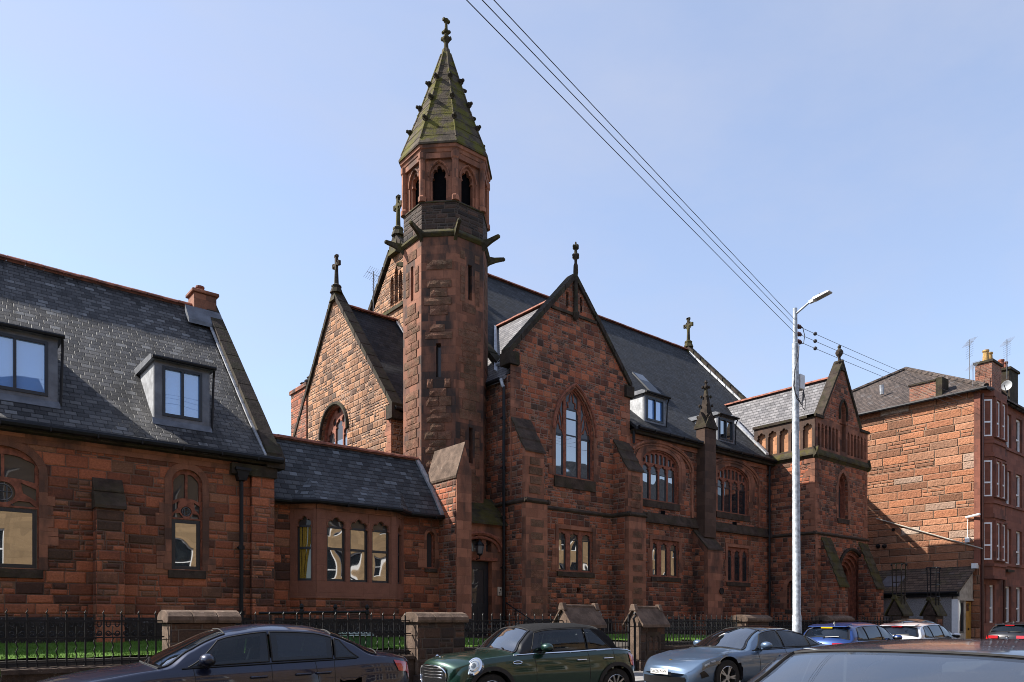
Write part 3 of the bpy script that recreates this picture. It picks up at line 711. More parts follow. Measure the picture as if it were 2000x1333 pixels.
# roof: eaves follow the bay
E = [(7.86,20.33),(8.55,20.33),(9.08,19.84),(11.88,19.84),(12.48,20.33),(13.79,20.33)]
LRY, LRZ = 21.92, 7.10
def lroof(m):
    top = [(x, 20.86, 5.80) for x in (7.86, 8.6, 9.3, 11.7, 12.45, 13.79)]
    lo = [(x, y, 5.02) for x, y in E]
    for i in range(5):
        m.add([lo[i], lo[i+1], top[i+1], top[i]], [(0,1,2,3)])
    m.add([lo[i] for i in range(6)] + [(x, y, z-0.10) for x, y, z in lo], [(i, 6+i, 7+i, i+1) for i in range(5)])
    m.prism([(7.86,20.86,5.80),(7.86,LRY,LRZ),(7.86,LRY,LRZ-0.12),(7.86,20.86,5.66)], (5.94,0,0))
    m.prism([(7.86,LRY,LRZ),(7.86,23.6,5.0),(7.86,23.6,4.88),(7.86,LRY,LRZ-0.12)], (5.94,0,0))
lr = part('roof', 'slatelink', link, lroof)
part('eaves_soffit', 'frame', link, lambda m: m.prism([(x, y, 4.92) for x, y in E] + [(13.79,20.63,4.92),(7.86,20.63,4.92)], (0,0,0.085)))
ridge_tiles(lr, (7.86,LRY,LRZ+0.05), (13.75,LRY,LRZ+0.05), 0.11)
gutter(lr, [(x, y-0.05, 4.97) for x, y in E], 0.07)
part('verge_flashing', 'leadlight', lr, lambda m: skew(m, [(20.30,5.0),(20.86,5.83),(LRY,LRZ+0.02)], 13.66, 13.82, 0.0, 0.12, 'x'))
part('eaves_band', 'dressed', link, lambda m: [plate(m, q, rect(0, L, LEZ-0.16, LEZ-0.012), (), -0.05, 0.035) for q, L in faces])
# ================================================================ CHURCH (tower, chancel, nave, transept, aisle, porch)
church = empty('church', (24.0, 26.0, 0.9), 'red sandstone gothic church with octagonal spired tower, gabled transept and steep slate roofs', 'church')
CY = 20.0
# ---------------------------------------------------------------- tower
TC, TR = (15.24, 22.3), 1.45
TS = 2*TR*math.tan(PI/8)
def tface(phi, r_=TR):
    a = R(phi); return Pl((TC[0]+r_*math.cos(a), TC[1]+r_*math.sin(a), 0), a+PI/2)
ZST, ZSI, ZBE, ZCO = 14.9, 16.08, 17.72, 18.0
slits = {180: [(0.0, 12.80, 14.02)], 225: [(0.0, 9.95, 11.12)], 270: [(0.02, 12.75, 13.98), (0.05, 7.05, 8.30)], 315: [], 0: [], 45: [], 90: [], 135: []}
def twall(m):
    for phi in slits:
        plate(m, tface(phi), rect(-TS/2, TS/2, 0.8, ZST), [rect(u-0.085, u+0.085, a, b) for u, a, b in slits[phi]], -0.30, 0.0)
tower = part('tower', 'tower', church, twall)
def octring(m, prof, n=8):
    m.lathe((TC[0], TC[1], 0), [(r_/math.cos(PI/8), z) for r_, z in prof], 8)
for phi, ss in slits.items():
    for u, a, b in ss:
        part('slit_window', 'leaded', tower, lambda m: plate(m, tface(phi), rect(u-0.1, u+0.1, a-0.02, b+0.02), (), -0.27, -0.2))
def rough(m, phi, amp):
    rr = random.Random(11+phi)
    if True:
        q = tface(phi); z = 1.8; k = 0
        while z < 14.55:
            h = rr.uniform(0.20, 0.36); k += 1
            if z+h > 14.6: break
            if rr.random() < 0.07: z += h; continue
            blocked = any(a-0.12 < z+h and z < b+0.12 for u, a, b in slits[phi])
            spans = []
            if blocked:
                if rr.random() < 0.6: spans = [(-0.40, -0.20), (0.22, 0.42)]
            else:
                w = rr.uniform(0.50, 0.64) if k % 2 else rr.uniform(0.80, 0.98); c = rr.uniform(-0.04, 0.04); spans = [(c-w/2, c+w/2)]
                if w > 0.7 and rr.random() < 0.5: spans = [(c-w/2, c-0.01), (c+0.01, c+w/2)]
            for a, b in spans:
                n = 4; g = []
                for j in range(3):
                    for i in range(n+1):
                        e = (i in (0, n)) or (j in (0, 2))
                        g.append(q.p(a+(b-a)*i/n + (0 if e else rr.uniform(-0.02, 0.02)), z+0.012+(h-0.024)*(j/2), 0.006+amp*(rr.uniform(0.35, 0.6) if e else rr.uniform(0.8, 1.2))))
                fs = [(j*(n+1)+i, j*(n+1)+i+1, (j+1)*(n+1)+i+1, (j+1)*(n+1)+i) for j in range(2) for i in range(n)]
                m.add(g, fs)
                rim = [0,1,2,3,4, 9, 14,13,12,11,10, 5]
                back = [q.p(*uz, -0.02) for uz in [(a+(b-a)*i/n, z+0.012+(h-0.024)*j/2) for j in range(3) for i in range(n+1)]]
                L = len(rim); m.add([g[r_] for r_ in rim]+[back[r_] for r_ in rim], [(i, L+i, L+(i+1) % L, (i+1) % L) for i in range(L)])
            z += h
for ph_, am_ in ((180, 0.030), (225, 0.034), (270, 0.012), (315, 0.012)): part('rock_facing', 'rock', tower, lambda m: rough(m, ph_, am_))
part('string_course', 'moss', tower, lambda m: octring(m, [(TR-0.1, ZST-0.10),(TR+0.03, ZST-0.10),(TR+0.11, ZST-0.02),(TR+0.11, ZST+0.03),(TR+0.0, ZST+0.16),(TR-0.1, ZST+0.16)]))
part('parapet_stage', 'sootrubble', tower, lambda m: octring(m, [(TR-0.015, ZST+0.10),(TR-0.015, ZSI-0.02),(TR-0.2, ZSI+0.02)]))
def gargoyle(m):
    pr = [(-0.12,14.56),(0.10,14.76),(0.34,14.88),(0.58,14.96),(0.65,15.03),(0.60,15.08),(0.46,15.06),(0.24,15.02),(0.0,15.03),(-0.12,15.0)]
    m.prism([(a, -0.055, z) for a, z in pr], (0,0.11,0))
    m.lathe((0.60,0,15.02), [(0.02,-0.07),(0.075,-0.03),(0.075,0.03),(0.03,0.075)], 8)
g0 = None
for k in range(8):
    an = R(22.5+45*k); r0 = TR/math.cos(PI/8)
    if g0 is None:
        mm = MB(); gargoyle(mm); g0 = mm.build('gargoyle', M['moss'], tower, loc=(0,0,0)); g = g0
        g0.location = Vector((TC[0]+r0*math.cos(an), TC[1]+r0*math.sin(an), 0)) - church.location
    else:
        g = g0.copy(); COL.objects.link(g); g.location = Vector((TC[0]+r0*math.cos(an), TC[1]+r0*math.sin(an), 0)) - church.location
    g.rotation_euler = (0, 0, an)
def belfry(m):
    for phi in slits:
        q = tface(phi)
        o = cusped(-0.245, 0.245, ZSI+0.02, ZSI+0.85, 0.42)
        plate(m, q, rect(-TS/2, TS/2, ZSI-0.01, ZBE), [arch(-0.33, 0.33, ZSI+0.005, ZSI+0.86, 0.50)], -0.16, -0.10)
        plate(m, q, rect(-TS/2, TS/2, ZSI-0.01, ZBE), [o], -0.30, -0.158)
        plate(m, q, rect(-TS/2, TS/2, ZSI+1.44, ZBE+0.02), (), -0.16, 0.0)
        hd = [t for t in arch(-0.36, 0.36, ZSI+0.5, ZSI+0.86, 0.55) if t[1] > ZSI+0.84]
        m.tube([q.p(t[0], t[1], -0.09) for t in hd], 0.03, 6)
    for k in range(8):
        an = R(22.5+45*k); r0 = (TR)/math.cos(PI/8)-0.06
        m.lathe((TC[0]+r0*math.cos(an), TC[1]+r0*math.sin(an), 0), [(0.15, ZSI-0.05),(0.15, ZSI+0.1),(0.115, ZSI+0.16),(0.115, ZBE-0.25),(0.15, ZBE-0.2),(0.15, ZBE)], 8)
bel = part('belfry', 'dressed', tower, belfry)
part('belfry_sill', 'moss', bel, lambda m: octring(m, [(TR-0.34, ZSI+0.035),(TR-0.10, ZSI+0.01),(TR+0.015, ZSI-0.06),(TR+0.015, ZSI-0.09),(TR-0.34, ZSI-0.09)]))
def louv(m):
    for phi in slits: plate(m, tface(phi), rect(-0.3, 0.3, ZSI, ZSI+1.3), (), -0.40, -0.34)
part('louvre', 'dark', bel, louv)
part('cornice', 'dressed', tower, lambda m: octring(m, [(TR-0.2, ZBE-0.004),(TR+0.02, ZBE-0.004),(TR+0.05, ZBE+0.10),(TR+0.09, ZBE+0.12),(TR+0.11, ZCO-0.06),(TR-0.2, ZCO-0.06)]))
spire = part('spire', 'spire', tower, lambda m: octring(m, [(TR-0.2, ZCO-0.058),(TR+0.15, ZCO-0.058),(TR+0.16, ZCO),(TR+0.06, ZCO+0.22),(0.99, 19.6),(0.55, 20.95),(0.17, 22.15),(0.13, 22.35),(0.02, 22.36)]))
def ribs(m):
    for k in range(8):
        an = R(22.5+45*k); pr = [(TR+0.06, ZCO+0.2),(0.99, 19.6),(0.55, 20.95),(0.17, 22.15)]
        m.tube([(TC[0]+r_/math.cos(PI/8)*math.cos(an), TC[1]+r_/math.cos(PI/8)*math.sin(an), z) for r_, z in pr], 0.035, 5)
    for z in [18.3+0.36*i for i in range(10)]:
        r_ = (TR+0.06) + (0.17-TR-0.06)*(z-18.2)/(22.15-18.2)
        m.lathe((TC[0],TC[1],z), [(r_/math.cos(PI/8)+0.002,0),(r_/math.cos(PI/8)+0.012,0.006),(r_/math.cos(PI/8)+0.0,0.02)], 8, cap=False)
part('hip_rib', 'spire', spire, ribs)
def crocket(m):
    m.lathe((0.0,0,0), [(0.04,-0.06),(0.045,-0.02),(0.07,0.015),(0.075,0.045),(0.045,0.085),(0.015,0.09)], 7)
    m.lathe((0.075,0,0.04), [(0.015,-0.045),(0.048,-0.015),(0.045,0.03),(0.015,0.055)], 6)
    for s in (-1, 1): m.lathe((0.02,0.055*s,0.02), [(0.01,-0.04),(0.036,0.0),(0.033,0.03),(0.01,0.045)], 6)
c0 = None
for k in range(8):
    an = R(22.5+45*k)
    for i, z in enumerate((19.05, 20.0, 20.95)):
        if k % 2: z += 0.0
        r_ = ((TR+0.06) + (0.17-TR-0.06)*(z-18.2)/(22.15-18.2))/math.cos(PI/8)
        if c0 is None:
            mm = MB(); crocket(mm); c0 = mm.build('crocket', M['cope'], spire, loc=(0,0,0), auto=40); c = c0
        else: c = c0.copy(); COL.objects.link(c)
        c.location = Vector((TC[0]+r_*math.cos(an), TC[1]+r_*math.sin(an), z)) - church.location; c.rotation_euler = (0, 0, an); c.scale = (1.25, 1.25, 1.25)
def tfin(m):
    x, y = TC
    m.lathe((x,y,0), [(0.12,22.3),(0.09,22.42),(0.075,22.6),(0.11,22.66),(0.15,22.72),(0.14,22.80),(0.08,22.84),(0.065,22.92),(0.12,22.97),(0.125,23.03),(0.06,23.08),(0.05,23.34),(0.09,23.38),(0.095,23.46),(0.04,23.50)], 10)
    for k in range(4):
        a = k*PI/2+PI/4; m.lathe((x+0.15*math.cos(a), y+0.15*math.sin(a), 22.76), [(0.02,-0.07),(0.055,-0.03),(0.05,0.04),(0.02,0.08)], 6)
        m.lathe((x+0.12*math.cos(a), y+0.12*math.sin(a), 23.0), [(0.02,-0.06),(0.055,-0.02),(0.05,0.03),(0.02,0.06)], 6)
    m.box(x-0.14, x+0.14, y-0.05, y+0.05, 23.39, 23.47)
part('finial', 'moss', spire, tfin)
# buttress with a steep capped top against the tower
bx = (13.79, 14.38); bY = 19.57
tb = part('buttress', 'dressed', church, lambda m: m.prism([(bx[0],bY,0.8),(bx[1],bY,0.8),(bx[1],bY,6.42),(14.10,bY,7.28),(bx[0],bY,6.22)], (0,1.75,0)))
part('rubble_face', 'rubble', tb, lambda m: plate(m, west(bx[0]), rect(-21.3, -bY-0.05, 0.8, 6.2), (), -0.05, 0.012))
part('weathering', 'cap', tb, lambda m: m.prism([(bx[0]-0.04,bY-0.03,6.17),(14.10,bY-0.03,7.30),(14.10,bY-0.03,7.38),(bx[0]-0.06,bY-0.03,6.24)], (0,1.8,0)))
# ---------------------------------------------------------------- chancel: the lower gabled arm on the far left
GX, GA, GE = 14.1, (29.0, 15.35), (24.25, 9.55)
pw = west(GX)
gw = (-sy(629, GX), -sy(679, GX)); gzs = sz(650, 850, GX)
ghole = arch(gw[0], gw[1], sz(655, 915, GX), gzs, sz(656, 792, GX)-gzs)
back_e = 33.35
def chwall(m):
    plate(m, pw, [(-back_e-0.1,0.8),(-GE[0],0.8),(-GE[0],GE[1]),(-GA[0],GA[1]),(-back_e,GE[1]),(-back_e-0.1,GE[1]-0.4)], [ghole], -0.45, 0.0, rim=False)
    plate(m, front(GE[0]), rect(GX, 17.2, 0.8, GE[1]), (), -0.4, -0.003, rim=False)
chan = part('chancel_wall', 'pink', church, chwall)
gc = (gw[0]+gw[1])/2; gq = (gw[1]-gw[0])
gl = []
for i in range(3):
    a = gw[0]+0.10+i*(gq-0.2)/3+0.04; b = gw[0]+0.10+(i+1)*(gq-0.2)/3-0.04
    gl.append(cusped(a, b, ghole[0][1]+0.05, gzs-(0.05 if i != 1 else -0.35), 0.35))
gl.append(circle(gc-0.42, gzs+0.62, 0.16)); gl.append(circle(gc+0.42, gzs+0.62, 0.16)); gl.append(arch(gc-0.16, gc+0.16, gzs+0.95, gzs+1.25, 0.3))
gwin = window(church, pw, ghole, gl, (), gzs-0.2, sur=0.30, sill=0.0, rec=0.22, surm='pink', label='pointed traceried window in the sunlit gable')
part('hood_mould', 'cope', gwin, lambda m: m.tube([pw.p(t[0], t[1], 0.05) for t in arch(gw[0]-0.08, gw[1]+0.08, gzs-0.5, gzs, sz(656,792,GX)-gzs+0.08)[2:] if t[1] > gzs-0.1], 0.085, 6))
part('dressed_corner', 'dressed', chan, lambda m: quoins(m, pw, -GE[0], 0.9, GE[1], -1, 3, 0.3, 0.42))
def chroof(m):
    for (a, za), (b, zb) in (((24.0, GE[1]-0.05),(29.0, 15.02)), ((29.0, 15.02),(34.0, GE[1]-0.05))):
        m.prism([(GX+0.2,a,za),(GX+0.2,b,zb),(GX+0.2,b,zb-0.14),(GX+0.2,a,za-0.14)], (2.95,0,0))
cr = part('chancel_roof', 'slate', church, chroof)
ridge_tiles(cr, (GX+0.3, 29.0, 15.06), (17.1, 29.0, 15.06))
gutter(cr, [(GX-0.02, 23.95, GE[1]-0.08), (17.0, 23.95, GE[1]-0.08)])
def chsk(m):
    skew(m, [(GE[0]-0.2, GE[1]-0.10),(29.0, GA[1])], GX-0.10, GX+0.36, -0.02, 0.24, 'x'); skew(m, [(29.0, GA[1]),(back_e+0.2, GE[1]-0.1)], GX-0.10, GX+0.36, -0.02, 0.24, 'x')
    m.box(GX-0.14, GX+0.38, GE[0]-0.25, GE[0]+0.2, GE[1]-0.45, GE[1]+0.05)
part('skew_coping', 'cope', church, chsk)
cross_finial(church, GX+0.08, 29.0, GA[1]+0.12, 1.65, 'x', ring=False)
part('roof_flashing', 'leadlight', cr, lambda m: skew(m, [(24.0, GE[1]+0.05),(28.8, 14.9)], 16.96, 17.09, 0.0, 0.10, 'x'))
def skylight(parent, x0, x1, y0, z0, y1, z1):
    s = part('skylight', 'frame', parent, lambda m: m.prism([(x0,y0,z0+0.0),(x0,y1,z1+0.0),(x0,y1,z1+0.10),(x0,y0,z0+0.10)], (x1-x0,0,0)))
    part('pane', 'glassdim', s, lambda m: m.prism([(x0+0.07,y0+0.06,z0+0.13),(x0+0.07,y1-0.06,z1+0.04),(x0+0.07,y1-0.06,z1+0.05),(x0+0.07,y0+0.06,z0+0.14)], (x1-x0-0.14,0,0)))
def on(prof, y):
    for (a, za), (b, zb) in zip(prof[:-1], prof[1:]):
        if a <= y <= b: return za+(zb-za)*(y-a)/(b-a)
cprof = [(24.0, GE[1]-0.05),(29.0, 15.02)]
skylight(cr, 15.55, 16.2, 24.5, on(cprof, 24.5), 25.3, on(cprof, 25.3))
def cchim(m):
    m.box(14.04, 15.0, 31.75, 33.45, 0.8, 12.15); m.box(13.97, 15.07, 31.67, 33.53, 12.15, 12.32)
cc = part('chimney', 'rubble', church, cchim)
for i, (dx, dy, h) in enumerate(((0.0,-0.62,0.85),(0.0,-0.2,0.55),(0.05,0.2,0.5),(0.0,0.55,0.45))):
    part('chimney_pot', 'iron', cc, lambda m: m.lathe((14.5+dx,32.55+dy,12.32), [(0.12,0),(0.10,h*0.6),(0.13,h*0.65),(0.13,h*0.8),(0.17,h*0.84),(0.10,h)], 10))
downpipe(church, 15.35, 24.15, 6.0, 9.2)
# ---------------------------------------------------------------- nave: west gable, roof, far gable
NX0, NX1, NA, NZ = 17.1, 38.35, 29.0, 18.45
TX0, TX1 = 16.38, 22.62
NPROF = [(19.66, 9.36), (22.3, 11.55), (NA, 18.62)]
def nwall(m):
    lv = [arch(-NA-0.52, -NA-0.22, 15.85, 16.9, 0.32), arch(-NA-0.15, -NA+0.15, 15.85, 17.2, 0.34), arch(-NA+0.22, -NA+0.52, 15.85, 16.9, 0.32)]
    plate(m, west(NX0), [(-38.3,0.8),(-21.0,0.8),(-21.0,9.6),(-NA,NZ),(-38.3,8.3)], lv, -0.4, 0.0, rim=False)
    plate(m, east(NX1), [(20.2,0.8),(38.3,0.8),(38.3,8.3),(NA,NZ),(20.2,9.0)], (), -0.4, 0.0, rim=False)
    plate(m, north(38.3), rect(-NX1, -NX0, 0.8, 8.2), (), -0.4, -0.01, rim=False)
nave = part('nave_wall', 'pink', church, nwall)
part('louvre', 'dark', nave, lambda m: plate(m, west(NX0), rect(-NA-0.6, -NA+0.6, 15.8, 17.6), (), -0.3, -0.2))
part('string_course', 'moss', nave, lambda m: m.box(NX0-0.09, NX0+0.05, NA-2.3, NA+2.3, 15.55, 15.70))
def nroof(m):
    pr = NPROF + [(38.6, 8.2)]
    for (a, za), (b, zb) in zip(pr[:-1], pr[1:]):
        x0 = TX1-0.02 if a < 20 else NX0+0.25     # the aisle roof starts at the transept
        m.prism([(x0,a,za),(x0,b,zb),(x0,b,zb-0.14),(x0,a,za-0.14)], (NX1-0.2-x0,0,0))
nr = part('nave_roof', 'slate', church, nroof)
ridge_tiles(nr, (NX0+0.3, NA, 18.66), (NX1-0.2, NA, 18.66))
def nsk(m, X):
    if True:
        skew(m, [(21.0, 10.35),(NA, 18.75)], X-0.24, X+0.22, -0.02, 0.26, 'x'); skew(m, [(NA, 18.75),(38.5, 8.4)], X-0.24, X+0.22, -0.02, 0.26, 'x')
for X_ in (NX0+0.13, NX1): part('skew_coping', 'cope', church, lambda m: nsk(m, X_))
part('far_flashing', 'leadlight', nr, lambda m: skew(m, [(22.3, 11.6),(NA-0.3, 18.35)], NX1-0.38, NX1-0.245, 0.0, 0.16, 'x'))
cross_finial(church, NX0+0.1, NA, 18.9, 1.85, 'x', mat='moss')
cross_finial(church, NX1, NA, 18.85, 1.9, 'x', mat='moss')
for c_, p_ in (((NX1,NA,18.3), [(0.42,0),(0.22,0.65)]), ((NX0+0.1,NA,18.0), [(0.5,0),(0.2,1.0)]), ((GX+0.08,29.0,15.1), [(0.34,0),(0.17,0.42)])): part('finial_base', 'moss', church, lambda m: m.lathe(c_, p_, 4))
skylight(nr, fx(1262,23.5), fx(1283,23.5), 23.2, on(NPROF,23.2), 24.4, on(NPROF,24.4))
# ---------------------------------------------------------------- transept
TX0, TX1, TA, TZ, TE = 16.38, 22.62, 19.5, 14.42, 10.95
pf = front(CY)
tw = (fx(1085, CY), fx(1159, CY)); tz0 = fz(1121, 934, CY); tzs = fz(1121, 846, CY); tzh = fz(1121, 758, CY)-tzs
thole = arch(tw[0], tw[1], tz0, tzs, tzh)
gwx = (fx(1091, CY), fx(1157, CY)); gz0, gz1 = fz(1124, 1117, CY), fz(1124, 1036, CY)
gr = rect(gwx[0], gwx[1], gz0, gz1)
vent = rect(fx(1127,CY), fx(1135,CY), fz(1131,1158,CY), fz(1131,1148,CY))
def tsw(m):
    plate(m, pf, [(TX0,0.8),(TX1,0.8),(TX1,TE),(TA,TZ),(TX0,TE)], [thole, gr, vent,
          rect(TA-0.42, TA-0.30, 13.25, 13.85), rect(TA+0.30, TA+0.42, 13.25, 13.85)], -0.5, 0.0, rim=False)
    plate(m, west(TX0), [(-22.0,0.8),(-CY,0.8),(-CY,10.2),(-22.0,10.2)], (), -0.4, 0.0, rim=False)
    plate(m, east(TX1), [(CY,0.8),(22.5,0.8),(22.5,10.2),(CY,10.2)], (), -0.4, 0.0, rim=False)
ts = part('transept_wall', 'rubble', church, tsw)
part('vent_back', 'dark', ts, lambda m: (plate(m, pf, rect(TA-0.6, TA+0.6, 13.2, 13.9), (), -0.4, -0.3), plate(m, pf, rect(vent[0][0]-.05, vent[1][0]+.05, vent[0][1]-.05, vent[2][1]+.05), (), -0.4, -0.2)))
for u_, sd_, se_ in ((TX0+0.003, 1, 5), (TX1-0.003, -1, 6)): part('corner_stones', 'dressed', ts, lambda m: quoins(m, pf, u_, 5.9, 10.6, sd_, se_))
lc = [(fx(1085.5, CY), fx(1104.5, CY)), (fx(1109.5, CY), fx(1133, CY)), (fx(1138.5, CY), fx(1158.5, CY))]
zc_top = [fz(1094, 844, CY), fz(1121, 799, CY), fz(1149, 857, CY)]
tin = arch(tw[0]+0.05, tw[1]-0.05, tz0, tzs, tzh-0.06, 24)
def taz(x):     # height of the arch over x
    a_ = (tw[1]-tw[0])/2-0.05; c_ = (tw[0]+tw[1])/2; Rr = (a_*a_+(tzh-0.06)**2)/(2*a_); dx = abs(x-c_)
    return tzs + math.sqrt(max(0, Rr*Rr-(dx+Rr-a_)**2))
def under(x0, x1): return [(x0, tz0+0.06), (x1, tz0+0.06)] + [(x1+(x0-x1)*k/10, taz(x1+(x0-x1)*k/10)-0.05) for k in range(11)]
tl = [under(lc[0][0]+0.01, lc[0][1]), under(*lc[1]), under(lc[2][0], lc[2][1]-0.01)]
tcase = []
for i in range(3):
    zt = zc_top[i]; zm = tz0 + (1.55 if i != 1 else 1.62); tr = (zm,) if i != 1 else (zm, zm+0.62)
    tcase.append((lc[i][0]+0.005, lc[i][1]-0.005, tz0+0.05, zt, tr, 0.042))
twin = window(church, pf, thole, tl, tcase, None, sur=0.17, sill=0.42, rec=0.12, label='great pointed three-light window with flowing tracery')
def tlead(m):
    for i in range(3): plate(m, pf, rect(lc[i][0]-0.02, lc[i][1]+0.02, zc_top[i]+0.004, tzs+tzh*0.97 if i == 1 else tzs+tzh*0.72), (), -0.20, -0.160)
part('leaded_pane', 'leaded', twin, tlead)
def tbars(m):   # flowing bars of the window head
    w = -0.15
    for (a, b), s in ((lc[0], -1), (lc[2], 1)):
        m0 = (a+b)/2; wd = (b-a)/2; top = min(taz(a+0.03), taz(b-0.03)); zz = tzs-0.12
        for sg in (-1, 1):
            m.tube([pf.p(m0+sg*wd*f, zz+h, w) for f, h in ((1.0,0.0),(0.93,0.14),(0.62,0.24),(0.45,0.20),(0.40,0.30),(0.15,0.42),(0.0,0.58))], 0.030, 5)
        m.tube([pf.p(m0, zz+0.56, w), pf.p(m0-s*0.04, zz+0.85, w), pf.p(m0-s*0.16, min(taz(m0-s*0.16)-0.02, zz+1.25), w)], 0.026, 5)
        m.tube([pf.p(m0+s*wd, zz+0.10, w), pf.p(m0+s*wd*0.5, zz+0.62, w), pf.p(m0-s*wd*0.2, zz+0.95, w)], 0.026, 5)
        m.tube([pf.p(m0-s*wd, zz+0.10, w), pf.p(m0-s*wd*0.7, zz+0.60, w), pf.p(m0-s*wd*0.15, zz+1.0, w)], 0.026, 5)
    a, b = lc[1]; m0 = (a+b)/2; wd = (b-a)/2; zz = taz(a)-0.62
    for sg in (-1, 1): m.tube([pf.p(m0+sg*wd*f, zz+h, w) for f, h in ((1.0,0.0),(0.86,0.22),(0.55,0.20),(0.66,0.40),(0.30,0.44),(0.28,0.62),(0.0,0.82))], 0.030, 5)
part('tracery_bars', 'trac', twin, tbars)
part('notice', 'white', twin, lambda m: plate(m, pf, rect(fx(1113,CY), fx(1124,CY), fz(1118,838,CY), fz(1118,815,CY)), (), -0.20, -0.195))
part('hood_mould', 'trac', twin, lambda m: m.tube([pf.p(t[0], t[1], 0.04) for t in arch(tw[0]-0.12, tw[1]+0.12, tzs, tzs, tzh+0.14)[2:]], 0.055, 6))
def three(parent, hole, ls, cz0, ctop, label, pane='glass'):
    z0, z1 = hole[0][1], hole[2][1]
    L = [cusped(a, b, z0+0.05, ctop+0.10, z1-ctop-0.22) for a, b in ls]
    return window(parent, pf, hole, L, [(a+0.004, b-0.004, z0+0.04, ctop, (), 0.045) for a, b in ls], ctop+0.01, sur=0.17, sill=0.20, rec=0.07, label=label, pane=pane)
three(church, gr, [(fx(1092.5,CY), fx(1107.5,CY)), (fx(1115.5,CY), fx(1132,CY)), (fx(1139.5,CY), fx(1155,CY))], gz0, fz(1124,1054,CY), 'square-headed three-light window below the great window')
def tcop(m):
    skew(m, [(TX0-0.08, TE-0.08),(TA, TZ)], CY-0.10, CY+0.40, 0.0, 0.24, 'y'); skew(m, [(TA, TZ),(TX1+0.08, TE-0.08)], CY-0.10, CY+0.40, 0.0, 0.24, 'y')
    m.box(TX0-0.14, TX0+0.32, CY-0.13, CY+0.42, TE-0.42, TE+0.02); m.box(TX1-0.32, TX1+0.14, CY-0.13, CY+0.42, TE-0.42, TE+0.02)
part('skew_coping', 'cope', church, tcop)
part('gable_string', 'sill', ts, lambda m: m.box(TA-1.18, TA+1.18, CY-0.06, CY+0.02, 13.02, 13.12))
def tfi(m):
    x, y = TA, CY-0.02
    m.lathe((x,y-0.06,0), [(0.02,12.82),(0.13,12.95),(0.15,13.12),(0.09,13.2),(0.075,14.5),(0.10,14.66),(0.09,14.9),(0.055,15.0),(0.06,15.14),(0.115,15.20),(0.12,15.30),(0.07,15.36),(0.055,15.52),(0.10,15.56),(0.10,15.64),(0.045,15.70),(0.03,15.8)], 8)
    for z, r_ in ((15.25, 0.12), (15.6, 0.10)):
        for k in range(4):
            a = k*PI/2; m.lathe((x+r_*math.cos(a), y-0.06+r_*math.sin(a), z), [(0.015,-0.06),(0.05,-0.01),(0.045,0.05),(0.015,0.08)], 6)
part('finial', 'cope', church, tfi, auto=40)
def troof(m):
    ze = 10.12; zr = 14.02
    for s, x1 in ((1, TX0-0.14), (-1, TX1+0.14)):
        m.prism([(x1,CY+0.2,ze),(TA,CY+0.2,zr),(TA,CY+0.2,zr-0.14),(x1,CY+0.2,ze-0.14)], (0,6.6,0))
tr_ = part('transept_roof', 'slatelit', church, troof)
ridge_tiles(tr_, (TA, CY+0.35, 14.05), (TA, 25.4, 14.05))
gutter(tr_, [(TX0-0.18, CY+0.42, 10.08), (TX0-0.18, 21.6, 10.08)], 0.07)
downpipe(church, 16.22, 20.16, 1.1, 9.75, hopper=False)
part('pipe_swan_neck', 'leadlight', tr_, lambda m: m.tube([(16.2,20.3,10.05),(16.22,20.25,9.85),(16.22,20.16,9.72)], 0.06, 8))
def sky2(x0, z0, x1, z1, y0, y1):
    s = part('skylight', 'leadlight', tr_, lambda m: m.prism([(x0,y0,z0+0.02),(x1,y0,z1+0.02),(x1,y0,z1+0.11),(x0,y0,z0+0.11)], (0,y1-y0,0)))
    part('pane', 'glassdim', s, lambda m: m.prism([(x0+0.08,y0+0.08,z0+0.22),(x1-0.08,y0+0.08,z1+0.03),(x1-0.08,y0+0.08,z1+0.04),(x0+0.08,y0+0.08,z0+0.23)], (0,y1-y0-0.16,0)))
sky2(16.85, 10.12+0.61*1.25, 17.5, 10.12+1.26*1.25, 20.75, 21.5)
part('valley', 'leadlight', tr_, lambda m: m.prism([(16.6,20.95,10.5),(19.3,24.45,13.9),(19.3,24.6,14.0),(16.6,21.15,10.62)], (0.0,0.06,0.1)))
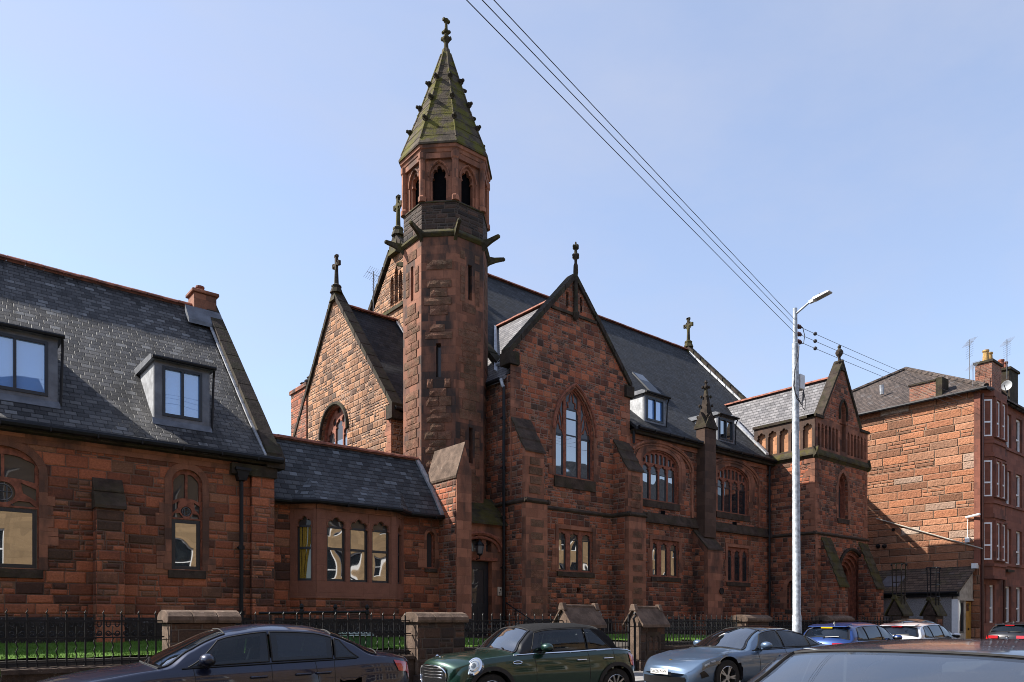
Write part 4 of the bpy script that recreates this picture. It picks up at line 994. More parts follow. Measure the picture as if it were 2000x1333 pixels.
def buttress2(x0, x1, ylo, yup, label=None):
    b = part('buttress', 'dressed', church, lambda m: m.box(x0, x1, ylo, CY+0.02, 0.8, 5.6), bevel=0.012)
    u0, u1 = x0+0.07, x1-0.07
    part('upper_stage', 'dressed', b, lambda m: m.prism([(u0,yup,5.75),(u0,yup,7.40),(u0,CY+0.02,8.66),(u0,CY+0.02,5.75)], (u1-u0,0,0)))
    def wt(m):
        n = 3; dy = (CY-yup)/n; dz = (8.72-7.40)/n
        for i in range(n):
            a, z = yup+dy*i, 7.40+dz*i; o = 0.05 if i == 0 else 0.02
            m.prism([(u0-0.04,a-o,z-0.03),(u0-0.04,a-o,z+0.05),(u0-0.04,a+dy+0.03,z+dz+0.05),(u0-0.04,a+dy+0.03,z+dz-0.04)], (u1-u0+0.08,0,0))
    part('weathering', 'sill', b, wt)
    part('rubble_panel', 'rock', b, lambda m: [plate(m, front(yup), rect(u0+0.16+0.05*(k % 2), u1-0.2+0.05*(k % 3), 5.95+k*0.33, 6.2+k*0.33), (), -0.02, 0.03) for k in range(4)])
    part('rubble_panel', 'rock', b, lambda m: [plate(m, front(ylo), rect(x0+0.22, x1-0.24+0.06*(k % 2), 1.7+k*0.44, 1.95+k*0.44), (), -0.02, 0.008) for k in range(8)])
    part('side_rubble', 'rubble', b, lambda m: (plate(m, west(x0), rect(-CY, -ylo-0.22, 0.8, 5.58), (), -0.03, 0.008), plate(m, west(u0), [(-CY,5.78),(-yup-0.16,5.78),(-yup-0.16,7.6),(-CY,8.6)], (), -0.03, 0.008)))
    return b
buttress2(16.36, 17.36, 19.13, 19.24)
buttress2(21.60, 22.60, 19.13, 19.24)
# string course running round transept, buttresses and aisle; deeper sloped offset on the aisle
ZS = 5.60
def string(m):
    pr = [(0,0.0),(0.05,0.0),(0.09,0.05),(0.09,0.08),(0.0,0.17)]
    def run(pl, u0, u1): m.prism([pl.p(u0, ZS+z, w-0.02) for w, z in pr], pl.U*(u1-u0))
    run(pf, 17.40, 21.56)
    for x0, x1 in ((16.36,17.36),(21.60,22.60)):
        run(front(19.13), x0-0.09, x1+0.09); run(west(x0), -CY, -19.04); run(east(x1), 19.04, CY)
    run(west(TX0), -21.5, -20.0)
part('string_course', 'sill', church, string)
# ---------------------------------------------------------------- aisle
AX1 = 33.0
aw = [(fx(1254.5,CY), fx(1325,CY)), (fx(1401,CY), fx(1462,CY))]
az0 = [fz(1290,980,CY), fz(1431,1003,CY)]; azt = [fz(1287,880,CY), fz(1428,911,CY)]
ARI = 0.58
ah = [arch(a[0], a[1], z0, zt-ARI, ARI) for a, z0, zt in zip(aw, az0, azt)]
g1 = [rect(fx(1274,CY), fx(1326,CY), fz(1300,1127,CY), fz(1300,1056,CY)), rect(fx(1421,CY), fx(1462.5,CY), fz(1441,1137,CY), fz(1441,1070,CY))]
def aisw(m): plate(m, pf, rect(TX1-0.05, AX1, 0.8, 9.25), ah+g1, -0.5, -0.002, rim=False)
ai = part('aisle_wall', 'rubble', church, aisw)
for k in range(2):
    a = aw[k]; n = 4; z0, zt = az0[k], azt[k]; zs = zt-ARI; wd = (a[1]-a[0]-0.10)/n; ls = [(a[0]+0.05+i*wd+0.05, a[0]+0.05+(i+1)*wd-0.05) for i in range(n)]
    cz = z0+(zt-z0)*0.56
    L = [cusped(p0, p1, z0+0.05, cz+0.10, 0.22) for p0, p1 in ls]
    for i, (p0, p1) in enumerate(ls):
        m0 = (p0+p1)/2; top = zs+ARI*math.sqrt(max(0, 1-((m0-(a[0]+a[1])/2)/((a[1]-a[0])/2+0.03))**2))-0.10
        for q0, q1 in ((p0, m0-0.03), (m0+0.03, p1)):
            mq = (q0+q1)/2; t2 = zs+ARI*math.sqrt(max(0, 1-((mq-(a[0]+a[1])/2)/((a[1]-a[0])/2))**2))-0.13
            if t2-0.1 > cz+0.42: L.append(arch(q0, q1, cz+0.38, t2-0.06, 0.06, 3))
    ww = window(church, pf, ah[k], L, [(p0+0.003, p1-0.003, z0+0.04, cz-0.04, (), 0.04) for p0, p1 in ls], cz-0.03, sur=0.16, sill=0.30, rec=0.12,
           pane='glass' if k == 0 else 'glassdim', label=('four-light arched window nearest the transept' if k == 0 else 'four-light arched window nearest the porch'))
    def hood(m):     # relieving arch: ring of voussoirs and a roll mould over it
        c = (a[0]+a[1])/2; aa = (a[1]-a[0])/2; r1, h1, zsp = 2.10, 1.00, 8.02
        o = arch(c-aa-0.46, c+aa+0.46, zs-0.9, zs-0.05, ARI+0.36, 14); i_ = arch(c-aa-0.163, c+aa+0.163, zs-0.9, zs, ARI+0.16, 14)
        plate(m, pf, [o[1]]+o[2:]+[o[0], i_[0]]+list(reversed(i_[2:]))+[i_[1]], (), -0.02, 0.04)
        for rr_, w_, t_ in ((r1, 0.06, 0.07), (r1-0.13, 0.03, 0.05)): m.tube([pf.p(t[0], t[1], w_) for t in arch(c-rr_, c+rr_, zsp, zsp, h1+rr_-r1, 16)[2:] if t[0] > 22.7], t_, 6)
        for s in (-1, 1):
            if c+s*r1 > 22.8: plate(m, pf, rect(c+s*r1-0.07, c+s*r1+0.07, ZS+0.45, zsp), (), -0.02, 0.06)
    part('relieving_arch', 'dressed', ww, hood)
    gl_ = [[(1275.5,1285.5),(1293.5,1305),(1312,1324)],[(1422.5,1431),(1437,1447),(1452.5,1461)]][k]
    three(church, g1[k], [(fx(p0,CY), fx(p1,CY)) for p0, p1 in gl_], 0, fz([1300,1441][k], [1073,1087][k], CY), ['square-headed three-light window left of the pinnacled buttress','square-headed three-light window right of the pinnacled buttress'][k], 'glass' if k == 0 else 'glassdim')
def offs(m):
    for x0, x1 in ((22.62, 27.0), (27.88, 33.0)):
        m.prism([(x0,19.86,ZS),(x0,19.86,ZS+0.08),(x0,20.0,ZS+0.44),(x0,20.02,ZS)], (x1-x0,0,0))
part('sloped_offset', 'sill', ai, offs)
for px, py in ((1294.5, 1001), (1434.5, 1023)):
    part('vent', 'dark', ai, lambda m: plate(m, pf, rect(fx(px-4,CY), fx(px+4,CY), fz(px,py+4,CY), fz(px,py-3,CY)), (), -0.01, 0.012))
part('wallhead_band', 'dressed', ai, lambda m: plate(m, pf, rect(TX1+0.2, AX1-0.4, 8.93, 9.12), (), -0.05, 0.05))
part('fascia', 'cope', ai, lambda m: m.box(TX1+0.1, AX1, 19.74, 20.0, 9.12, 9.30))
gutter(nr, [(TX1+0.14, 19.62, 9.33), (26.95, 19.62, 9.33)]); gutter(nr, [(27.95, 19.62, 9.33), (AX1-0.05, 19.62, 9.33)])
ax0, ax1 = 27.03, 27.85
pb = part('pinnacled_buttress', 'sooty', church, lambda m: m.box(ax0, ax1, 19.55, CY+0.02, 5.2, 10.0), bevel=0.015)
def pinn(m):
    x, y = (ax0+ax1)/2, 19.80; hw = 0.41
    m.box(x-hw-0.04, x+hw+0.04, y-0.32, y+0.32, 10.0, 10.14)
    for s in range(4):   # four gablets and a tapered shaft
        pass
    m.prism([(x-hw,y-0.30,10.14),(x+hw,y-0.30,10.14),(x,y-0.30,10.75)], (0,0.6,0)); m.prism([(x-hw-0.01,y-0.29,10.14),(x-hw-0.01,y+0.29,10.14),(x-hw-0.01,y,10.74)], (2*hw+0.02,0,0))
    m.lathe((x,y,0), [(0.34,10.12),(0.27,10.7),(0.08,11.7),(0.06,11.78),(0.13,11.86),(0.12,11.94),(0.05,11.98),(0.045,12.05),(0.09,12.1),(0.02,12.2)], 4)
pn = part('pinnacle', 'cope', pb, pinn)
for z, r_ in ((10.55,0.36),(11.05,0.27),(11.45,0.20),(11.88,0.14)):
    for k in range(4):
        a = k*PI/2+PI/4; part('crocket', 'cope', pn, lambda m: m.lathe(((ax0+ax1)/2+r_*math.cos(a), 19.80+r_*math.sin(a), z), [(0.015,-0.06),(0.06,-0.01),(0.055,0.05),(0.015,0.08)], 6))
lb = part('buttress', 'dressed', church, lambda m: m.prism([(26.76,19.2,0.8),(26.76,19.2,4.62),(26.76,CY+0.02,5.5),(26.76,CY+0.02,0.8)], (1.07,0,0)))
part('weathering', 'sill', lb, lambda m: [m.prism([(26.72,19.17+0.38*i,4.60+0.42*i),(26.72,19.17+0.38*i,4.68+0.42*i),(26.72,19.58+0.38*i,5.13+0.42*i),(26.72,19.58+0.38*i,5.03+0.42*i)], (1.15,0,0)) for i in range(2)])
part('side_rubble', 'rubble', lb, lambda m: plate(m, west(26.76), [(-CY,0.8),(-19.4,0.8),(-19.4,4.5),(-CY,5.2)], (), -0.03, 0.008))
def dz(px, py, Y): return fz(px, py, Y)
dormer(nr, fx(1258.5,20.3), fx(1300,20.3), 20.3, 22.2, 9.86, fz(1280,775,20.3), 0.16)
dormer(nr, fx(1401.5,20.3), fx(1434.5,20.3), 20.3, 22.2, 9.86, fz(1418,816,20.3), 0.14, pane='glass')
downpipe(church, fx(1503, 19.86), 19.86, 1.1, 9.1, hopper=False)
downpipe(church, fx(1238, 19.86), 19.86, 8.7, 9.2, hopper=False)
# ---------------------------------------------------------------- entrance between tower buttress and transept
EY = 20.3; pe = front(EY)
dx0, dx1, dzt = 14.72, 15.80, fz(940, 1096, EY)
def ent(m): plate(m, pe, rect(14.3, 16.40, 0.8, 4.95), [rect(dx0, dx1, 0.9, dzt), cusped(fx(923,EY)-0.1, fx(942,EY), fz(933,1078,EY), fz(933,1062,EY), 0.3), cusped(fx(949,EY), fx(960,EY), fz(955,1078,EY), fz(955,1064,EY), 0.25)], -0.35, 0.0)
en = part('entrance_wall', 'dressed', church, ent)
part('fanlight', 'leaded', en, lambda m: plate(m, pe, rect(14.5, 16.0, dzt+0.1, 4.3), (), -0.3, -0.2))
def hood2(m):
    c = 15.30; m.tube([pe.p(c+0.95*math.cos(PI*i/16), 4.0+0.55*math.sin(PI*i/16), 0.04) for i in range(17)], 0.07, 6)
    m.tube([pe.p(c+0.80*math.cos(PI*i/16), 3.95+0.45*math.sin(PI*i/16), 0.03) for i in range(17)], 0.05, 6)
    plate(m, pe, rect(dx0-0.1, dx1+0.2, dzt+0.02, dzt+0.12), (), -0.05, 0.06)
part('door_hood', 'trac', en, hood2)
door = part('door', 'frame', church, lambda m: (plate(m, pe, rect(dx0+0.01, dx1-0.01, 0.95, dzt-0.01), [rect(dx0+0.2, dx1-0.2, 2.15, dzt-0.28)], -0.26, -0.2), plate(m, pe, rect(dx0+0.2, dx0+0.48, 1.2, 2.0), (), -0.2, -0.18), plate(m, pe, rect(dx0+0.58, dx0+0.86, 1.2, 2.0), (), -0.2, -0.18)))
part('door_pane', 'leaded', door, lambda m: plate(m, pe, rect(dx0+0.19, dx1-0.19, 2.14, dzt-0.27), (), -0.24, -0.225))
part('door_knocker', 'leadlight', door, lambda m: m.lathe((dx0+0.3, EY+0.19, 2.07), [(0.05,0),(0.06,-0.02),(0.02,-0.05)], 10, 'y'))
part('door_step', 'pier', church, lambda m: m.box(14.40, 16.30, 19.6, 20.32, 0.8, 1.0))
part('entrance_roof', 'moss', church, lambda m: [m.prism([(14.36,20.14+0.22*i,4.86+0.24*i),(14.36,20.14+0.22*i,4.93+0.24*i),(14.36,20.40+0.22*i,5.20+0.24*i),(14.36,20.40+0.22*i,5.10+0.24*i)], (2.02,0,0)) for i in range(4)])
part('plinth', 'plinth', church, lambda m: [m.prism([(a,y-0.1,0.8),(a,y-0.1,1.48),(a,y,1.60),(a,y+0.05,0.8)], (b-a,0,0)) for a, b, y in ((13.70,14.46,bY),(15.82,16.28,EY),(16.27,17.45,19.13),(17.45,21.51,CY),(21.51,22.69,19.13),(22.69,26.67,CY),(26.67,27.9,19.2),(27.9,32.9,CY))])
# ---------------------------------------------------------------- porch
PX0, PX1, PY = 33.0, 38.25, 17.7
pp, pwl = front(PY), west(PX0)
PA = (35.55, 14.15); PC = 9.40; PT = 11.12
# window and door on the front, small window on the side
q0 = (fx(1637,PY), fx(1656,PY)); qz = fz(1646,955,PY); lanc = arch(q0[0], q0[1], fz(1646,1013,PY), qz, fz(1646,923,PY)-qz)
d0 = (fx(1643,PY)-0.25, fx(1686,PY)); dzs = fz(1664,1128,PY); parch = arch(d0[0], d0[1], 0.7, dzs, fz(1662,1078,PY)-dzs)
s0 = (-sy(1537,PX0), -sy(1553,PX0)); szs = sz(1545,1150,PX0); sidew = arch(s0[0], s0[1], sz(1545,1190,PX0), szs, sz(1545,1134,PX0)-szs)
def porw(m):
    plate(m, pp, rect(PX0, PX1, 0.7, PC), [lanc, parch], -0.6, 0.0, rim=False)
    plate(m, pwl, rect(-26.0, -PY, 0.7, PC), [sidew], -0.5, 0.0, rim=False)
    plate(m, east(PX1), rect(PY, 26.0, 0.7, PC), (), -0.5, 0.0, rim=False)
po = part('porch_wall', 'rubble', church, porw)
for q_, u_, z_, sd_, se_ in ((pp, PX0+0.004, 1.0, 1, 8), (pp, PX1-0.004, 1.0, -1, 9), (pwl, -PY-0.004, 5.7, -1, 10)): part('corner_stones', 'dressed', po, lambda m: quoins(m, q_, u_, z_, 9.2, sd_, se_))
window(church, pp, lanc, [arch(q0[0]+0.08, (q0[0]+q0[1])/2-0.03, lanc[0][1]+0.06, qz-0.1, 0.3), arch((q0[0]+q0[1])/2+0.03, q0[1]-0.08, lanc[0][1]+0.06, qz-0.1, 0.3), circle((q0[0]+q0[1])/2, qz+0.36, 0.13, 10)], (), lanc[0][1], sur=0.16, sill=0.25, rec=0.3, label='pointed two-light window on the porch front')
window(church, pwl, sidew, [arch(s0[0]+0.06, s0[1]-0.06, sidew[0][1]+0.05, szs, 0.45)], (), sidew[0][1], sur=0.20, sill=0.22, rec=0.2, label='pointed lattice window low on the porch side')
def orders(m):
    for i in range(4):
        o = 0.16*i; A = arch(d0[0]+o, d0[1]-o, 0.7, dzs, parch[11][1]-dzs-o*0.9) if False else arch(d0[0]+o, d0[1]-o, 0.7, dzs, fz(1662,1078,PY)-dzs-o)
        Bq = arch(d0[0]+o+0.16, d0[1]-o-0.16, 0.68, dzs, fz(1662,1078,PY)-dzs-o-0.16)
        plate(m, pp, grow(A, 0.002), [Bq], -0.22-0.12*i, -0.10-0.12*i)
        m.tube([pp.p(t[0], t[1], -0.11-0.12*i) for t in A[1:]], 0.045, 5)
pd = part('porch_doorway', 'trac', church, orders)
M['infill'] = plain('dark_red_boarding', (0.085,0.022,0.016), 0.8, vary=0.25, scale=3, world=True)
part('boarding', 'infill', pd, lambda m: plate(m, pp, arch(d0[0]+0.55, d0[1]-0.55, 0.7, dzs-0.1, 1.0), (), -0.75, -0.62))
part('tympanum', 'trac', pd, lambda m: [plate(m, pp, circle((d0[0]+d0[1])/2+dx, dzs+dzz, 0.16, 8), (), -0.64, -0.57) for dx, dzz in ((0,0.5),(-0.3,0.15),(0.3,0.15),(0,0.05))])
part('hood_mould', 'cope', pd, lambda m: m.tube([pp.p(t[0], t[1], 0.05) for t in arch(d0[0]-0.12, d0[1]+0.12, dzs-0.1, dzs, fz(1662,1078,PY)-dzs+0.12)[2:]], 0.08, 6))
def pstr(m):
    pr = [(0,0.0),(0.06,0.0),(0.11,0.05),(0.11,0.08),(0.0,0.17)]
    m.prism([pp.p(PX0-0.1, ZS+z, w-0.02) for w, z in pr], (PX1-PX0+0.2,0,0)); m.prism([pwl.p(-20.0, ZS+z, w-0.02) for w, z in pr], pwl.U*(20.0-PY+0.1))
part('string_course', 'sill', po, pstr)
def corn(m):
    pr = [(0,-0.22),(0.10,-0.10),(0.16,-0.06),(0.16,0.02),(0.0,0.34)]
    m.prism([pp.p(PX0-0.16, PC+z, w-0.02) for w, z in pr], (PX1-PX0+0.32,0,0)); m.prism([pwl.p(-22.0, PC+z, w-0.02) for w, z in pr], pwl.U*(22.0-PY+0.16)); m.prism([east(PX1).p(PY-0.16, PC+z, w-0.02) for w, z in pr], (0,5,0))
part('parapet_cornice', 'moss', po, corn)
side_hs = []
def parapet(m):
    n = 5; L = 20.9-PY
    hs = [cusped(-20.9+0.10+i*(L-0.15)/n+0.07, -20.9+0.10+(i+1)*(L-0.15)/n-0.07, PC+0.30, PC+1.22, 0.26) for i in range(n)]
    side_hs[:] = hs
    hs = []; c = 35.62
    for s in (-1, 1):
        e = PX0+0.14 if s < 0 else PX1-0.14; a = c+s*0.42; w = abs(e-a)/6
        for i in range(6):
            u = min(a, e)+i*w; hs.append(cusped(u+0.055, u+w-0.055, PC+0.36, PC+1.30, 0.2, 10))
    hs.append(arch(c-0.30, c+0.30, PC+0.45, PC+2.35, 0.55))
    plate(m, pp, [(PX0,PC),(PX1,PC),(PX1,PT),(37.45,PT),(PA[0],PA[1]),(33.62,PT),(PX0,PT)], hs, -0.16, 0.03)
    plate(m, pp, [(PX0+0.2,PC+0.2),(PX1-0.2,PC+0.2),(PX1-0.2,PT-0.1),(37.3,PT-0.1),(PA[0],PA[1]-0.3),(33.75,PT-0.1),(PX0+0.2,PT-0.1)], (), -0.4, -0.15)
    plate(m, east(PX1), rect(PY, 21.0, PC, PT), (), -0.3, 0.03)
pa = part('parapet', 'dressed', po, parapet)
part('side_arcade', 'sooty', pa, lambda m: plate(m, pwl, rect(-20.9, -PY, PC+0.0, PT), side_hs, -0.14, 0.03))
part('side_panels', 'orange', pa, lambda m: plate(m, pwl, rect(-20.9, -PY-0.22, PC+0.2, PT-0.1), (), -0.40, -0.13))
part('gable_rubble', 'rubble', pa, lambda m: plate(m, pp, [(33.80,PT+0.08),(37.28,PT+0.08),(PA[0],PA[1]-0.25)], [arch(35.62-0.42, 35.62+0.42, PT+0.05, PC+2.35, 0.68)], -0.02, 0.042))
part('niche_hood', 'cope', pa, lambda m: m.tube([pp.p(t[0], t[1], 0.07) for t in arch(35.62-0.38, 35.62+0.38, PC+2.0, PC+2.35, 0.64)[1:] + [(35.62-0.38, PC+2.0)]], 0.06, 6))
def pcop(m):
    m.box(PX0-0.10, PX0+0.42, PY+0.0, 20.95, PT, PT+0.13); m.box(PX0-0.10, 33.68, PY-0.10, PY+0.35, PT+0.001, PT+0.132); m.box(37.40, PX1+0.1, PY-0.10, PY+0.35, PT, PT+0.13)
    skew(m, [(33.55, PT+0.02),(PA[0], PA[1])], PY-0.09, PY+0.38, 0.0, 0.22, 'y'); skew(m, [(PA[0], PA[1]),(37.5, PT+0.02)], PY-0.09, PY+0.38, 0.0, 0.22, 'y')
part('parapet_coping', 'cope', pa, pcop)
part('finial', 'cope', pa, lambda m: m.lathe((PA[0]-0.02, PY+0.1, 0), [(0.25, 13.8), (0.172, 14.152), (0.211, 14.197), (0.211, 14.248), (0.125, 14.286), (0.07, 14.35), (0.062, 14.504), (0.133, 14.594), (0.187, 14.709), (0.172, 14.798), (0.094, 14.901), (0.055, 14.939), (0.086, 14.99), (0.078, 15.054), (0.023, 15.118)], 8), auto=40)
def proof(m):
    zr = 13.52
    m.prism([(33.12,PY+0.3,9.75),(35.4,PY+0.3,zr),(35.4,PY+0.3,zr-0.14),(33.12,PY+0.3,9.61)], (0,8.8,0)); m.prism([(35.4,PY+0.3,zr),(37.7,PY+0.3,9.75),(37.7,PY+0.3,9.61),(35.4,PY+0.3,zr-0.14)], (0,8.8,0))
    m.prism([(31.4,20.6,9.6+0.55),(33.13,20.6,9.76),(35.35,23.2,13.42),(34.2,23.9,12.9)], (0,0,0.03)) if False else None
pr_ = part('porch_roof', 'slatelit', church, proof)
def proof2(m):   # the same slope carried on down over the aisle end
    k = (13.52-9.75)/(35.4-33.12)
    m.prism([(31.9,21.0,9.76-1.23*k+0.0),(33.13,21.0,9.765),(33.13,21.0,9.62),(31.9,21.0,9.60-1.23*k)], (0,5.4,0))
ridge_tiles(pr_, (35.4, PY+0.5, 13.55), (35.4, 25.0, 13.55))
part('valley_flashing', 'leadlight', pr_, lambda m: m.prism([(32.35,19.85,9.60),(32.60,19.85,9.62),(34.35,23.1,12.5),(34.15,23.2,12.45)], (0,0,0.10)))
for x0, x1 in ((fx(1632,17.0), fx(1651,17.0)-0.05), (37.35, 38.2)):
    def pbt(m): m.prism([(x0,16.85,0.7),(x0,16.85,3.15),(x0,PY+0.02,5.5),(x0,PY+0.02,0.7)], (x1-x0,0,0))
    b = part('porch_buttress', 'rubble', church, pbt)
    def pwt(m):
        n = 6
        for i in range(n):
            y, z = 16.80+0.152*i, 3.12+0.40*i
            m.prism([(x0-0.04,y-0.02,z-0.02),(x0-0.04,y-0.02,z+0.07),(x0-0.04,y+0.165,z+0.45),(x0-0.04,y+0.165,z+0.36)], (x1-x0+0.08,0,0))
    part('weathering', 'moss', b, pwt)
part('plinth', 'plinth', po, lambda m: (m.box(PX0-0.1, PX0+0.02, PY-0.08, 19.9, 0.7, 1.5), m.box(PX0-0.1, d0[0]-0.2, PY-0.1, PY+0.02, 0.7, 1.502)))
# ================================================================ TENEMENT with sunlit gable (right)
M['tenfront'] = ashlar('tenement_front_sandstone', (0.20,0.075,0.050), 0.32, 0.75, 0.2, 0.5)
M['brick'] = rubble('chimney_brick', [(0,(0.16,0.07,0.045)),(0.5,(0.30,0.12,0.075)),(1,(0.22,0.13,0.09))], 0.085, 0.24, mortar=(0.25,0.2,0.17), sneck=0.0, soot=0.5, rock=0.008, mw=0.008)
M['brownpipe'] = plain('brown_pipe', (0.055,0.018,0.012), 0.5, world=True)
M['yellowpot'] = plain('buff_clay', (0.40,0.24,0.08), 0.75, vary=0.3, world=True)
M['harl'] = plain('grey_roughcast', (0.22,0.21,0.215), 0.95, vary=0.35, scale=25, bump=0.01, world=True)
M['cream'] = plain('weathered_cream_board', (0.36,0.33,0.28), 0.8, vary=0.25, scale=4, world=True)
M['timber'] = plain('yellow_timber', (0.36,0.19,0.035), 0.55, vary=0.2, scale=3, world=True)
ten = empty('tenement', (50.0, 18.0, 0.1), 'four-storey red sandstone tenement with sunlit blind gable, hipped tiled roof and white windows', 'building')
XT, YT, ZT = 42.7, 14.0, 13.42
ptf = front(YT); pg = west(XT)
def tenw(m): plate(m, pg, rect(-27.4, -YT, 0.0, ZT), (), -0.4, 0.0, rim=False)
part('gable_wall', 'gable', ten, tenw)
ROWS = [(11.05,12.95),(7.95,9.8),(4.68,6.6),(1.42,3.42)]
cols = [(46.45,47.45),(48.25,49.25),(51.2,52.2),(53.6,54.6),(57.0,58.0),(60.0,61.0)]
def tenf(m):
    hs = []
    for a, b in cols:
        for z0, z1 in ROWS: hs.append(rect(a, b, z0, z1))
    hs[-1] = rect(60.0, 61.0, 1.42, 3.42); hs.append(rect(49.8, 50.7, 0.14, 3.0)); hs.append(rect(42.96, 43.62, 1.42, 3.42)); hs.append(rect(44.1, 44.85, 1.42, 3.42))
    plate(m, ptf, rect(XT+0.002, 76, 0.0, ZT), hs, -0.35, -0.001, rim=False)
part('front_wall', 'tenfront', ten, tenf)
def tbay(m):
    pts = [(42.93,14.0),(43.32,13.6),(45.15,13.6),(45.55,14.0)]
    m.prism([(x, y, 3.75) for x, y in pts], (0,0,ZT-3.75))
tby = part('bay', 'tenfront', ten, tbay)
bq, bL = seg((42.93,14.0),(43.32,13.6)); bf = front(13.6)
for z, h in ((13.1,0.34),(10.70,0.16),(7.60,0.16),(4.35,0.16),(10.0,0.22),(6.85,0.22),(3.70,0.16)):
    part('bay_string', 'tenfront', tby, lambda m: m.prism([(42.86,14.0,z),(43.30,13.53,z),(45.17,13.53,z),(45.62,14.0,z)], (0,0,h)))
def sash(pl, a, b, z0, z1, w, parent, fw=0.09):
    s = part('window', 'white', parent, lambda m: plate(m, pl, rect(a, b, z0, z1), [rect(a+fw, b-fw, z0+fw, (z0+z1)/2-0.25), rect(a+fw, b-fw, (z0+z1)/2-0.17, z1-fw)], w-0.10, w))
    part('pane', 'glass', s, lambda m: plate(m, pl, rect(a+0.02, b-0.02, z0+0.02, z1-0.02), (), w-0.07, w-0.05))
for z0, z1 in ROWS[:3]:
    sash(bq, 0.06, bL-0.06, z0, z1, 0.03, tby, 0.07); sash(bf, 43.5, 44.15, z0, z1, 0.03, tby); sash(bf, 44.35, 45.0, z0, z1, 0.03, tby)
    part('jamb', 'tenfront', tby, lambda m: plate(m, bf, rect(43.36, 45.1, z0-0.05, z1+0.1), [rect(43.5,44.15,z0,z1), rect(44.35,45.0,z0,z1)], -0.02, 0.12))
for a, b in cols:
    for z0, z1 in ROWS: sash(ptf, a, b, z0, z1, -0.13, ten)
sash(ptf, 42.96, 43.62, 1.42, 3.42, -0.10, ten); sash(ptf, 44.1, 44.85, 1.42, 3.42, -0.10, ten)
part('door', 'dark', ten, lambda m: plate(m, ptf, rect(49.7, 50.8, 0.1, 3.1), (), -0.3, -0.2))
part('door_canopy', 'cope', ten, lambda m: m.box(46.2, 47.3, 13.8, 14.0, 4.2, 4.32))
for z0, z1 in ROWS: part('sill_band', 'tenfront', ten, lambda m: m.box(45.6, 76, 13.93, 14.01, z0-0.16, z0-0.02))
part('nameplate', 'white', ten, lambda m: plate(m, ptf, rect(48.05, 48.95, 2.78, 3.02), (), -0.01, 0.02)) if False else None
def troof2(m):
    e = 13.44; ap = (49.9, 20.6, 17.75)
    c = [(42.45,13.62,e),(42.45,27.6,e)]
    m.add([c[0],c[1],ap,(42.45,13.62,e-0.1),(42.45,27.6,e-0.1)], [(1,0,2),(0,1,4,3)])
    m.add([c[0],(80,13.62,e),(80,20.6,17.75),ap,(42.45,13.62,e-0.1),(80,13.62,e-0.1)], [(0,1,2,3),(4,5,1,0)])
    m.add([c[1],ap,(80,20.6,17.75),(80,27.6,e)], [(0,1,2,3)])
trf = part('roof', 'tile', ten, troof2)
part('hip_tiles', 'tile', trf, lambda m: (m.tube([(42.45,13.62,13.5),(49.9,20.6,17.8)], 0.13, 7), m.tube([(42.45,27.6,13.5),(49.9,20.6,17.8)], 0.13, 7), m.tube([(49.9,20.6,17.8),(80,20.6,17.8)], 0.13, 7)))
gutter(trf, [(42.38,27.5,13.38),(42.38,13.56,13.38),(43.0,13.5,13.38)], 0.08)
gutter(trf, [(45.6,13.85,13.38),(76,13.85,13.38)], 0.08)
for py_, pz in ((22.3, 14.75),(19.9, 15.2)):
    part('roof_vent', 'leadlight', trf, lambda m: m.tube([(44.9,py_,pz-0.2),(44.85,py_,pz+0.35)], 0.12, 8))
st = part('chimney_stub', 'brick', ten, lambda m: m.box(42.72, 43.5, 15.95, 17.45, 13.35, 14.42))
part('slab', 'cope', st, lambda m: (m.box(42.68, 43.55, 15.78, 16.1, 13.4, 14.55), m.box(42.66, 43.56, 16.1, 17.5, 14.42, 14.50)))
c1 = part('chimney', 'brick', ten, lambda m: (m.box(43.55, 44.95, 13.72, 14.5, 13.2, 15.0)))
part('cap', 'cope', c1, lambda m: m.box(43.48, 45.02, 13.65, 14.57, 15.0, 15.12))
for dx, mm_ in ((43.85,'yellowpot'),(44.4,'yellowpot')): part('chimney_pot', mm_, c1, lambda m: m.lathe((dx,14.1,15.12), [(0.16,0),(0.13,0.5),(0.16,0.54),(0.16,0.62),(0.11,0.63)], 12))
c2 = part('chimney', 'cope', ten, lambda m: m.box(47.5, 48.9, 14.1, 15.6, 13.3, 15.55))
part('cap', 'cope', c2, lambda m: m.box(47.42, 48.98, 14.02, 15.68, 15.55, 15.68))
for dx in (47.8, 48.4): part('chimney_pot', 'ridge', c2, lambda m: m.lathe((dx,14.6,15.68), [(0.16,0),(0.13,0.45),(0.16,0.5),(0.16,0.58),(0.11,0.58)], 12))
part('dormer_wall', 'gable', ten, lambda m: m.box(46.2, 47.48, 14.6, 15.8, 13.3, 14.6))
dp = part('downpipe', 'brownpipe', ten, lambda m: (m.tube([(42.76,13.9,0.3),(42.76,13.9,13.2)], 0.07, 8), m.tube([(46.0,13.9,0.3),(46.0,13.9,13.2)], 0.06, 8)))
part('corner_margin', 'tenfront', ten, lambda m: m.box(42.62, 42.9, 13.96, 14.25, 4.4, 13.3))
part('conduit', 'cream', ten, lambda m: m.tube([(42.62,19.2,7.34),(42.62,13.85,5.22)], 0.035, 6))
part('bracket', 'white', ten, lambda m: (m.tube([(42.6,14.6,6.9),(42.4,13.9,6.98)], 0.06, 6), m.tube([(42.65,14.55,6.9),(42.65,14.55,5.7)], 0.015, 5), m.box(42.55,42.7,14.45,14.65,5.6,5.85)))
part('flood_lamp', 'iron', ten, lambda m: (m.lathe((42.55,19.1,5.75), [(0.05,-0.15),(0.13,0.05)], 10, 'x'), m.lathe((42.55,18.75,5.72), [(0.05,-0.15),(0.13,0.05)], 10, 'x')))
